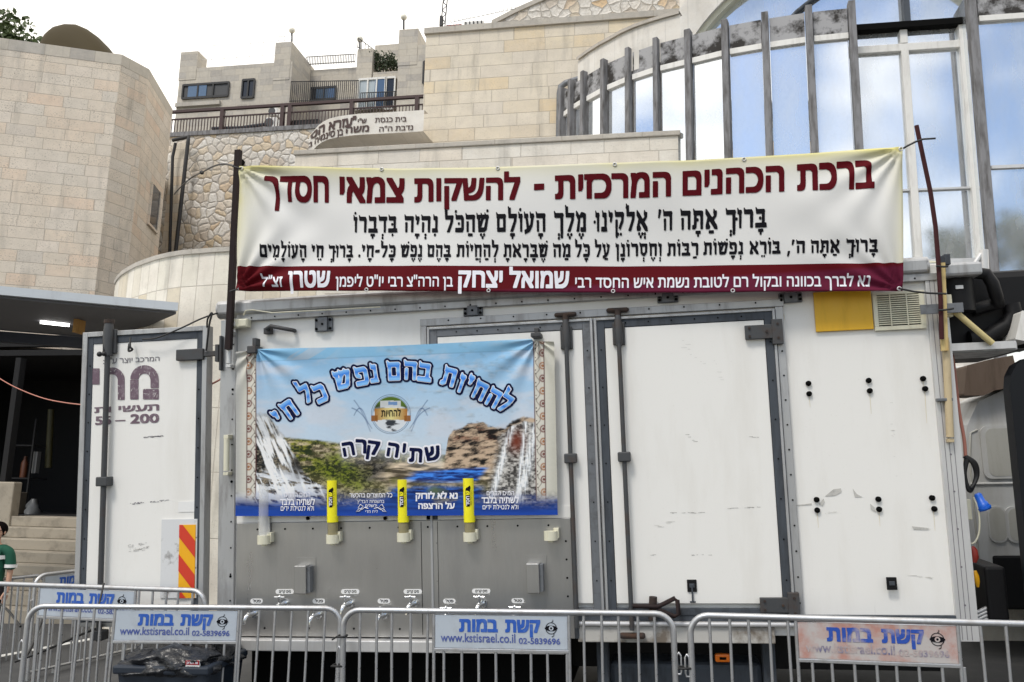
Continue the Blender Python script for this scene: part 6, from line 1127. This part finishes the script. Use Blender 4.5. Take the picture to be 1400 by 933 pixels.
# ------------------------------------------------------------------ crowd barriers
GUP = SR.T @ V3(0, 0, 1)                     # true vertical in street coordinates
def cp(o, parent, dx=0.0):                   # copy of a part under another thing, moved along the barrier
    c = o.copy(); col.objects.link(c); c.parent = parent; c.location = (dx, 0, 0); return c
SGW, SGH, BH, RT = .87, .205, 1.1, .019
PROTO = {}
def sign_parts(t, x0, m, faded):
    key = (m,)
    if key not in PROTO:
        BASE['_'] = (0, 0, 0); z1 = BH - RT * 2 - .004; z0 = z1 - SGH
        s0 = part('sign_plate', MB().box(.006, SGW - .006, -.006, .004, z0, z1), M[m], t, .003); lt = []
        sf = lambda fx, fv: V3(fx * SGW, -.0085, z0 + fv * SGH)
        def q(txt, xa, xb, vb, vt, mm, rtl=True, cells=22, bo=0.0):
            lt.append(part('lettering', letter_mb(sans(txt, rtl), lambda u, v: sf(xa + (xb - xa) * u, vb + (vt - vb) * v), cells, bo), M[mm], s0))
        wn_s = '_worn' if m != 'sign' else ''
        q('קשת', .535, .795, .52, .86, 'blue_ink' + wn_s, True, 26, .075); q('במות', .19, .48, .52, .86, 'blue_ink' + wn_s, True, 26, .075)
        q('www.kstisrael.co.il', .05, .61, .19, .36, 'url_ink' + wn_s, False, 22, .03); q('02-5839696', .635, .94, .165, .335, 'url_ink' + wn_s, False, 22, .03)
        mb = MB(); cx, cz, r = .875 * SGW, z0 + .64 * SGH, .17 * SGH; y = -.0085
        ring = lambda r0, r1, a0, a1, sx=1, oz=0, n=28: mb.add([(cx + sx * rr * math.cos(a), y, cz + oz + rr * math.sin(a)) for a in np.linspace(a0, a1, n) for rr in (r0, r1)], [(2 * i, 2 * i + 2, 2 * i + 3, 2 * i + 1) for i in range(n - 1)])
        ring(r * .93, r * 1.05, 0, 2 * math.pi)
        el = [(cx + 1.2 * r * math.cos(a), y - .0004, cz + (.5 * r * abs(math.sin(a)) ** 1.3) * (1 if math.sin(a) > 0 else -1)) for a in np.linspace(0, 2 * math.pi, 28, endpoint=False)]; mb.add(el, [tuple(range(28))])
        mb.add([(cx + .42 * r * math.cos(a), y - .0009, cz + .42 * r * math.sin(a)) for a in np.linspace(0, 2 * math.pi, 16, endpoint=False)], [tuple(range(16))], 1); mb.add([(cx + .2 * r * math.cos(a), y - .0014, cz + .2 * r * math.sin(a)) for a in np.linspace(0, 2 * math.pi, 12, endpoint=False)], [tuple(range(12))], 0)
        mb.tube([(cx + .1 * r, y, cz + 1.05 * r), (cx + .35 * r, y, cz + 1.3 * r), (cx + .3 * r, y, cz + 1.5 * r)], .002, 4); mb.tube([(cx + .5 * r, y, cz - .9 * r), (cx + .45 * r, y, cz - 1.3 * r), (cx + .1 * r, y, cz - 1.5 * r)], .002, 4)
        lt.append(part('eye_emblem', mb, [M['black_ink'], M[m]], s0)); PROTO[key] = (s0, lt); s0.location = (x0, 0, 0); return s0
    s0, lt = PROTO[key]; s = cp(s0, t, x0)
    for l in lt: cp(l, s)
    return s
def barrier(label, p1, Y1, p2, sign=None, m='sign', grav=.7, slabel=None, hooks=True, lo=-2.5, hi=3.0):
    up = nrm(GUP * grav + V3(0, 0, 1) * (1 - grav)); A = sat(*p1, Y=Y1); f = lambda Y: (sat(*p2, Y=Y) - A) @ up
    a, b = Y1 + lo, Y1 + hi
    for _ in range(60):
        c = (a + b) / 2
        if (f(a) > 0) == (f(c) > 0): a = c
        else: b = c
    Bp = sat(*p2, Y=(a + b) / 2); L = np.linalg.norm(Bp - A); ex = (Bp - A) / L; ey = np.cross(up, ex); org = A - up * (BH - RT)
    Mx = np.eye(4); Mx[:3, 0] = ex; Mx[:3, 1] = ey; Mx[:3, 2] = up; Mx[:3, 3] = org
    print('barrier', label[:40], 'L', round(L, 2), 'A', A.round(2), 'B', Bp.round(2), 'ground', org.round(2))
    t = thing('crowd_barrier', label, 'barrier', (0, 0, 0), S @ Matrix(Mx.tolist()), 'steel crowd barriers on the street')
    R_ = .11; zt = BH - RT
    if not sign: sx = None
    else:
        g = lambda x: sproj(org + ex * x + up * (BH - .13))[0]; lo_, hi_ = 0, L
        for _ in range(40):
            c = (lo_ + hi_) / 2
            if g(c) < sign: lo_ = c
            else: hi_ = c
        sx = lo_; print('   sign', sx, 'ends px', g(sx + SGW))
    arc = lambda cx, t0, t1: [(cx + R_ * math.cos(t), 0, zt - R_ + R_ * math.sin(t)) for t in np.linspace(t0, t1, 7)]
    part('frame', MB().tube([(0, 0, .03)] + arc(R_, math.pi, math.pi / 2) + arc(L - R_, math.pi / 2, 0) + [(L, 0, .03)], RT, 10), M['bar'], t)
    part('bottom_rail', MB().tube([(0, 0, .16), (L, 0, .16)], .015, 8), M['bar'], t)
    for x in (.28, L - .28): part('foot', MB().box(x - .03, x + .03, -.3, .3, .0, .012).box(x - .006, x + .006, -.02, .02, .012, .16), M['bar'], t)
    n = int(round(L / .115)); fu = sh_ = None; zs = BH - RT * 2 - .004 - SGH - .018
    for k in range(1, n):
        x = L * k / n
        if sx is not None and sx - .03 < x < sx + SGW + .03:
            if sh_ is None: sh_ = part('bar', MB().tube([(0, 0, .16), (0, 0, zs)], .0095, 7), M['bar'], t); sh_.location = (x, 0, 0)
            else: c = cp(sh_, t, x + rng.normal() * .003); c.rotation_euler = (0, rng.normal() * .003, 0)
        elif fu is None: fu = part('bar', MB().tube([(0, 0, .16), (0, 0, zt)], .0095, 7), M['bar'], t); fu.location = (x, 0, 0)
        else: c = cp(fu, t, x + rng.normal() * .003); c.rotation_euler = (rng.normal() * .003, rng.normal() * .004, 0)
    if sx is not None:
        for x in (sx - .004, sx + SGW + .004): part('sign_post', MB().tube([(x, 0, .16), (x, 0, zt)], .011, 7), M['bar'], t)
        part('sign_rail', MB().box(sx, sx + SGW, -.012, .010, zs - .004, zs + .016), M['bar'], t, .003); s = sign_parts(t, sx, m, False)
        if slabel: s['label'] = slabel
    if hooks:
        for x in (-.035, L + .035):
            sg = 1 if x < 0 else -1; part('coupling_hook', MB().tube([(x + sg * .035, 0, .72), (x, 0, .72), (x - sg * .004, 0, .74), (x - sg * .004, 0, .83), (x + sg * .008, 0, .85), (x + sg * .02, 0, .83), (x + sg * .02, 0, .77)], .006, 6), M['bar'], t)
    return t, Mx, L
bA, MA, LA = barrier('front steel barrier with blue lettered sign before the dark bin, left of the three', (40, 829), -.75, (466, 832), 157, grav=.8, lo=-1.5, hi=1.5)
bB, MB_, LB = barrier('middle steel barrier standing before the drinking taps', (470, 834), -.80, (920, 839.5), 594, grav=.35, lo=-1.5, hi=1.5)
bC, MC, LC = barrier('steel barrier with worn reddish sign before the right half of the truck', (943, 841), -.85, (1500, 856), 1090, 'sign_worn', grav=.3, slabel='worn sign plate with pinkish rubbed patches', lo=-2, hi=1.5)
bD, MD, LD = barrier('steel barrier directly behind the front left one, its sign beside the open door', (-70, 796), -.12, (281, 808), 54, grav=.5, lo=-2.5, hi=2)
bE, ME, LE = barrier('farthest steel barrier by the steps, its dark sign partly behind the open door', (49, 787), 1.4, (235, 765), 60, grav=.5, lo=-1, hi=4)
bF, MF, LF = barrier('rear steel barrier in front of the boy, cut off by the left frame edge', (-190, 812), .8, (62, 786), None, grav=.5, lo=-1, hi=3)
def ztie(px, py, w_, Y, label, tail=None):
    a, b = T(px - w_, py, Y), T(px + w_, py, Y); P = [a + (0, -.025, 0), b + (0, -.025, 0), b + (0, .025, 0), a + (0, .025, 0)]; mb = MB().tube(P, .007, 6, closed=True)
    if tail: mb.tube([a + (0, -.025, 0), T(px - w_ - tail[0], py + tail[1], Y - .02)], .006, 5)
    solo('zip_tie', mb, M['cable'], label, 'zip tie', S, group='black zip ties joining the barriers')
ztie(467.5, 870, 5.5, -.8, 'black zip tie with a loose tail high between the first two front barriers', (8, 5)); ztie(462, 910, 7, -.8, 'black zip tie low between the first two front barriers'); ztie(936, 913, 8, -.85, 'black zip tie between the middle and right front barriers')
t = solo('black_strap', MB().tube([sat(142, 798, Y=-.35), sat(139, 812, Y=-.4), sat(135, 828, Y=-.45)], .008, 5), M['cable'], 'black strap hanging over the sign of the second barrier row', 'strap', S)
for k, (pts, lab) in enumerate((([(-5, 822, 1.2), (12, 836, 1.0), (28, 857, .8)], 'black cable slanting by the boy behind the barriers'), ([(20, 905, .0), (60, 890, .1), (110, 868, .1), (150, 852, .05)], 'black cable running low along the rear barriers'), ([(60, 842, .6), (45, 880, .4), (34, 902, .3)], 'black cable hanging from the far barrier to the road'))): wire(pts, .011, 'cable', lab)
# ------------------------------------------------------------------ bin with rubbish bag
YBn = -.42; rz = T(215, 897, YBn)[2]; bxa, bxb = T(158, 900, YBn - .25)[0], T(289, 900, YBn - .25)[0]; bc = (bxa + bxb) / 2
bi = thing('wheelie_bin', 'dark blue rubbish bin lined with a black bag behind the front barrier', 'bin', (bc, YBn, 0), S)
hw = (bxb - bxa) / 2; part('body', MB().hexa([(bc + sx * hw * .8, YBn + sy * .22, .06) for sx, sy in ((-1, -1), (1, -1), (1, 1), (-1, 1))] + [(bc + sx * hw * .96, YBn + sy * .27, rz - .02) for sx, sy in ((-1, -1), (1, -1), (1, 1), (-1, 1))]), M['bin'], bi, .03)
part('rim', MB().box(bc - hw, bc + hw, YBn - .29, YBn + .29, rz - .06, rz), M['bin'], bi, .015)
for sx in (-1, 1): part('wheel', MB().cyl((bc + sx * hw * .8 - .03, YBn + .2, .1), (bc + sx * hw * .8 + .03, YBn + .2, .1), .1, 16), M['dark_hole'], bi, .01)
ybf = YBn - .275; a, b = T(254, 915.5, ybf), T(273, 903, ybf); st = part('sticker', MB().box(a[0], b[0], ybf - .004, ybf + .012, a[2], b[2]), M['white'], bi); part('sticker_band', MB().box(a[0], b[0], ybf - .006, ybf - .0045, a[2] + (b[2] - a[2]) * .5, b[2]), mat('dark red label', lin(140, 20, 30), .5), st)
for txt, v0, v1, mm in (('אל תזרוק', .62, .84, 'white_ink'), ('שומרים נקי', .14, .36, 'black_ink')): part('lettering', letter_mb(sans(txt), lambda u, v: V3(a[0] + (b[0] - a[0]) * (.1 + .8 * u), ybf - .0075, a[2] + (b[2] - a[2]) * (v0 + (v1 - v0) * v)), 10, .02), M[mm], st)
mb = MB(); nu_, nv_ = 96, 30
for j in range(nv_ + 1):
    h = j / nv_
    for i in range(nu_):
        th = 2 * math.pi * i / nu_; pr = np.interp(h, [0, .12, .3, .6, .85, 1], [1.0, 1.06, 1.05, .98, .7, .12]); fl_ = 1 + .05 * math.sin(th * 11 + h * 9) + .05 * math.sin(th * 5 - h * 12) + .05 * (float(fbm(np.array(th * 3), np.array(h * 6.), 5)) - .5) * 3
        c_, s_ = math.cos(th), math.sin(th); k = (abs(c_) ** 4 + abs(s_) ** 4) ** -.25
        mb.v.append((bc + hw * .96 * pr * fl_ * k * c_, YBn + .28 * pr * fl_ * k * s_, rz - .07 + .2 * h + .02 * math.sin(th * 4 + 1) * h + .05 * (float(fbm(np.array(c_ * 4 + 9), np.array(s_ * 4 + h * 5), 8)) - .5)))
mb.f = [(j * nu_ + i, j * nu_ + (i + 1) % nu_, (j + 1) * nu_ + (i + 1) % nu_, (j + 1) * nu_ + i) for j in range(nv_) for i in range(nu_)] + [tuple(nv_ * nu_ + i for i in range(nu_))]; mb.mi = [0] * len(mb.f); mb.sm = [True] * len(mb.f)
solo('rubbish_bag', mb, M['bag'], 'shiny crumpled black bag bulging over the rim of the bin', 'bag', S)
# ------------------------------------------------------------------ white van behind the truck
YV = 2.7; VX = lambda px, py: sat(px, py, Y=YV)
v0 = VX(1319, 700)[0]; zr = VX(1372, 531)[2]; vn = thing('panel_van', 'dusty white panel van parked behind the right end of the truck', 'van', (v0 + 2.4, YV + .95, 0), S)
pr_ = [(v0 + .02, .45), (v0, 1.2), (v0 + .03, 1.75), (v0 + .10, 2.2), (v0 + .22, zr - .12), (v0 + .5, zr), (v0 + 3.6, zr + .03), (v0 + 4.3, 1.75), (v0 + 5.2, 1.35), (v0 + 5.3, .5)]
part('body', MB().prism([V3(x, YV, z) for x, z in pr_[::-1]], (0, 1.9, 0)), M['van'], vn, .07)
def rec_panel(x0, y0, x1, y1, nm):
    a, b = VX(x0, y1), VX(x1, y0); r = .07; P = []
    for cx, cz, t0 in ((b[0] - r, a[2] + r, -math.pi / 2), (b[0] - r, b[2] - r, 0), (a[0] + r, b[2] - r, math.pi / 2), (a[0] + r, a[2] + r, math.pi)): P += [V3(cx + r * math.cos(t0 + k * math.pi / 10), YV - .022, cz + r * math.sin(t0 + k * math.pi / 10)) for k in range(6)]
    q = part(nm, MB().prism(P, (0, .06, 0)), M['van'], vn, .018); c = np.mean(P, 0); part('panel_field', MB().prism([c + (p - c) * (.86, 1, .9) + (0, -.003, 0) for p in P], (0, .02, 0)), M['van_in'], q, .004)  # inner field tinted darker than the body, shading painted in to suggest a recess
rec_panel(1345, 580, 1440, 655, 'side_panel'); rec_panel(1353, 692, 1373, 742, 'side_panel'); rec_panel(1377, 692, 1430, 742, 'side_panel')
part('body_crease', MB().tube([VX(1326, 662) + (0, -.004, 0), VX(1440, 660) + (0, -.004, 0)], .014, 6), M['van'], vn); part('rear_seam', MB().tube([VX(1336, 588) + (0, -.002, 0), VX(1327, 592) + (0, -.002, 0), VX(1326, 630) + (0, -.002, 0), VX(1332, 700) + (0, -.002, 0), VX(1338, 760) + (0, -.002, 0)], .01, 6), M['van_in'], vn)
a = VX(1341, 792); part('lower_cladding', MB().box(a[0] + .12, v0 + 5.2, YV - .02, YV + .1, .45, VX(1345, 760)[2]), M['black'], vn, .02)
for x in (v0 + .95, v0 + 4.4): w_ = part('wheel', MB().cyl((x, YV - .03, .34), (x, YV + .2, .34), .34, 26), M['dark_hole'], vn, .03); part('rim', MB().cyl((x, YV - .045, .34), (x, YV + .0, .34), .19, 18), M['alu'], w_, .01)
part('tail_light', MB().box(v0 - .012, v0 + .03, YV + .05, YV + .16, 1.25, 1.7), M['lampred'], vn, .01)
solo('brown_awning', MB().prism([sat(x, y, Y=2.55) for x, y in ((1318, 541), (1322, 500), (1352, 492), (1385, 486), (1395, 528), (1360, 534), (1345, 541))][::-1], (0, .5, 0)), dirty('brown awning cloth', (.10, .07, .05), (.05, .035, .025), .85, 5, .7), 'dark brown awning above the white van behind the truck', 'awning', S, bev=.02)
wn2 = thing('small_window', 'small white framed window low on the wall above the van', 'window', sat(1311, 520, Y=3.4), S); a, b = sat(1304, 522, Y=3.4), sat(1320, 501, Y=3.4); part('frame', MB().box(a[0], b[0], 3.36, 3.45, a[2], b[2]), M['white_frame'], wn2, .01); part('pane', MB().box(a[0] + .04, b[0] - .04, 3.345, 3.37, a[2] + .05, b[2] - .07), mat('brown window pane', (.10, .05, .025), .3), wn2)
part('pale_lower_wall', MB().box(sat(1285, 700, Y=3.5)[0], sat(1400, 700, Y=3.5)[0], 3.45, 3.7, -.5, sat(1310, 496, Y=3.5)[2]), M['white_stone'], wn2)
# ------------------------------------------------------------------ boy at the left edge
ft = sat(-27, 909, Z=0); by = thing('person', 'boy in green polo with white stripes and black trousers standing by the barriers', 'person', s2w(ft), I4)

HGT = wat(-4, 711, Y=s2w(ft)[1])[2] - s2w(ft)[2]; k_ = HGT / 1.5; print('boy', ft, HGT)
def skin(name, verts, edges, m, par, root=0, sub=2):
    me = bpy.data.meshes.new(name); me.from_pydata([tuple(k_ * c for c in v[:3]) for v in verts], edges, []); me.materials.append(m); o = bpy.data.objects.new(name, me); link(o, par); BASE[o.name] = (0, 0, 0)
    md = o.modifiers.new('skin', 'SKIN'); md.use_smooth_shade = True
    for i, v in enumerate(verts): sv = me.skin_vertices[0].data[i]; rx_, ry_ = v[3] if isinstance(v[3], tuple) else (v[3], v[3]); sv.radius = (rx_ * k_, ry_ * k_); sv.use_root = i == root
    s = o.modifiers.new('sub', 'SUBSURF'); s.levels = sub; s.render_levels = sub; return o
bv = [(0, 0, .78, .1), (0, 0, .92, .095), (0, 0, 1.08, .1), (0, 0, 1.2, .06), (0, -.005, 1.255, .045), (0, -.01, 1.31, .05), (0, -.012, 1.37, .062), (0, -.005, 1.41, .062), (0, 0, 1.44, .04),
      (.15, .0, 1.17, .045), (.18, .01, .97, .034), (.185, -.02, .79, .024), (.185, -.03, .73, .026), (-.15, .0, 1.17, .045), (-.18, .01, .97, .034), (-.185, -.02, .79, .024), (-.185, -.03, .73, .026),
      (.08, 0, .72, .078), (.09, -.005, .42, .052), (.095, .015, .08, .034), (.1, -.1, .035, .03), (-.08, 0, .72, .078), (-.09, -.005, .42, .052), (-.095, .015, .08, .034), (-.1, -.1, .035, .03)]
be = [(0, 1), (1, 2), (2, 3), (3, 4), (4, 5), (5, 6), (6, 7), (7, 8), (3, 9), (9, 10), (10, 11), (11, 12), (3, 13), (13, 14), (14, 15), (15, 16), (0, 17), (17, 18), (18, 19), (19, 20), (0, 21), (21, 22), (22, 23), (23, 24)]
body = skin('body', bv, be, M['skin'], by)
skin('polo_shirt', [(0, 0, .70, (.13, .105)), (0, 0, .95, (.135, .105)), (0, 0, 1.1, (.135, .105)), (0, 0, 1.2, (.085, .075)), (0, 0, 1.235, (.05, .05)), (.155, 0, 1.165, .062), (.18, .005, 1.02, .058), (.183, .006, .97, .06), (-.155, 0, 1.165, .062), (-.18, .005, 1.02, .058), (-.183, .006, .97, .06)], [(0, 1), (1, 2), (2, 3), (3, 4), (3, 5), (5, 6), (6, 7), (3, 8), (8, 9), (9, 10)], M['shirt'], by)
skin('trousers', [(0, 0, .9, (.12, .095)), (0, 0, .75, (.12, .098)), (.08, 0, .68, .092), (.09, -.005, .42, .07), (.095, .01, .09, .056), (-.08, 0, .68, .092), (-.09, -.005, .42, .07), (-.095, .01, .09, .056)], [(0, 1), (1, 2), (2, 3), (3, 4), (1, 5), (5, 6), (6, 7)], M['trouser'], by)
mb = MB()
for sx in (-1, 1): mb.tube([V3(sx * .148, -.03, .72) * k_, V3(sx * .155, -.02, .42) * k_, V3(sx * .148, 0, .1) * k_], .008, 6)
def rawpart(nm, mb, m, par, bev=0): o = bpy.data.objects.new(nm, make_mesh(nm, mb, m)); link(o, par); BASE[o.name] = (0, 0, 0); return o
rawpart('trouser_stripe', mb, M['white'], by)
def band(cx, cy, cz, rx_, ry_, h): n = 28; mb = MB(); mb.add([(k_ * (cx + rx_ * math.cos(2 * math.pi * i / n)), k_ * (cy + ry_ * math.sin(2 * math.pi * i / n)), k_ * (cz + z)) for z in (0, h) for i in range(n)], [(i, (i + 1) % n, n + (i + 1) % n, n + i) for i in range(n)], 0, True); return mb
rawpart('chest_stripe', band(0, 0, 1.09, .15, .12, .04), M['white'], by)
for sx in (-1, 1): rawpart('sleeve_stripe', band(sx * .182, .006, 1.0, .064, .064, .035), M['white'], by)
for sx in (-1, 1): rawpart('shoe', MB().ball(np.array((sx * .1, -.05, .035)) * k_, .062 * k_, n=8, sc3=(.75, 1.9, .62)), M['black'], by)
hz = 1.40; rawpart('hair', MB().ball(np.array((0, .018, hz + .0)) * k_, .093 * k_, n=12, sc3=(.98, 1.02, .92)), M['hair'], by)
rawpart('face', MB().ball(np.array((0, -.03, hz - .025)) * k_, .08 * k_, n=14, sc3=(.86, .9, 1.12)).ball(np.array((0, -.104, hz - .035)) * k_, .014 * k_, n=7, sc3=(.85, 1.2, 1.3)).ball(np.array((.078, .0, hz - .03)) * k_, .02 * k_, n=7, sc3=(.5, .8, 1.3)).ball(np.array((-.078, .0, hz - .03)) * k_, .02 * k_, n=7, sc3=(.5, .8, 1.3)), M['skin'], by)
mb = MB()
for sx in (-1, 1): mb.ball(np.array((sx * .03, -.094, hz - .012)) * k_, .011 * k_, 0, 7, (1.2, .6, .7)); mb.ball(np.array((sx * .03, -.101, hz - .012)) * k_, .005 * k_, 1, 6)
rawpart('eyes', mb, [M['white'], M['hair']], by); rawpart('mouth', MB().ball(np.array((0, -.096, hz - .075)) * k_, .022 * k_, n=7, sc3=(1, .35, .28)), mat('lips', (.36, .13, .11), .5), by)
mb = MB()
for sx in (-1, 1):
    P = [np.array((sx * .032 + .024 * math.cos(a), -.108, hz - .012 + .017 * math.sin(a))) * k_ for a in np.linspace(0, 2 * math.pi, 14, endpoint=False)]; mb.tube(P, .0032, 5, closed=True); mb.tube([np.array((sx * .056, -.106, hz - .01)) * k_, np.array((sx * .076, 0, hz - .005)) * k_], .003, 5)
mb.tube([np.array((-.009, -.11, hz - .01)) * k_, np.array((.009, -.11, hz - .01)) * k_], .003, 5); rawpart('glasses', mb, M['black'], by)
for sx in (-1, 1):
    mb = MB()
    for f_ in range(4): x_ = sx * .187; y_ = -.055 + .018 * f_; l_ = (.07, .085, .08, .062)[f_]; mb.tube([np.array((x_, y_, .71)) * k_, np.array((x_ - sx * .004, y_ - .004, .71 - l_ * .5)) * k_, np.array((x_ - sx * .018, y_ - .006, .71 - l_)) * k_], [.0095, .009, .007], 7)
    mb.tube([np.array((sx * .175, -.05, .74)) * k_, np.array((sx * .165, -.075, .705)) * k_, np.array((sx * .165, -.085, .675)) * k_], [.011, .010, .008], 7); rawpart('fingers', mb, M['skin'], by)
by.rotation_euler = (0, 0, math.radians(14))
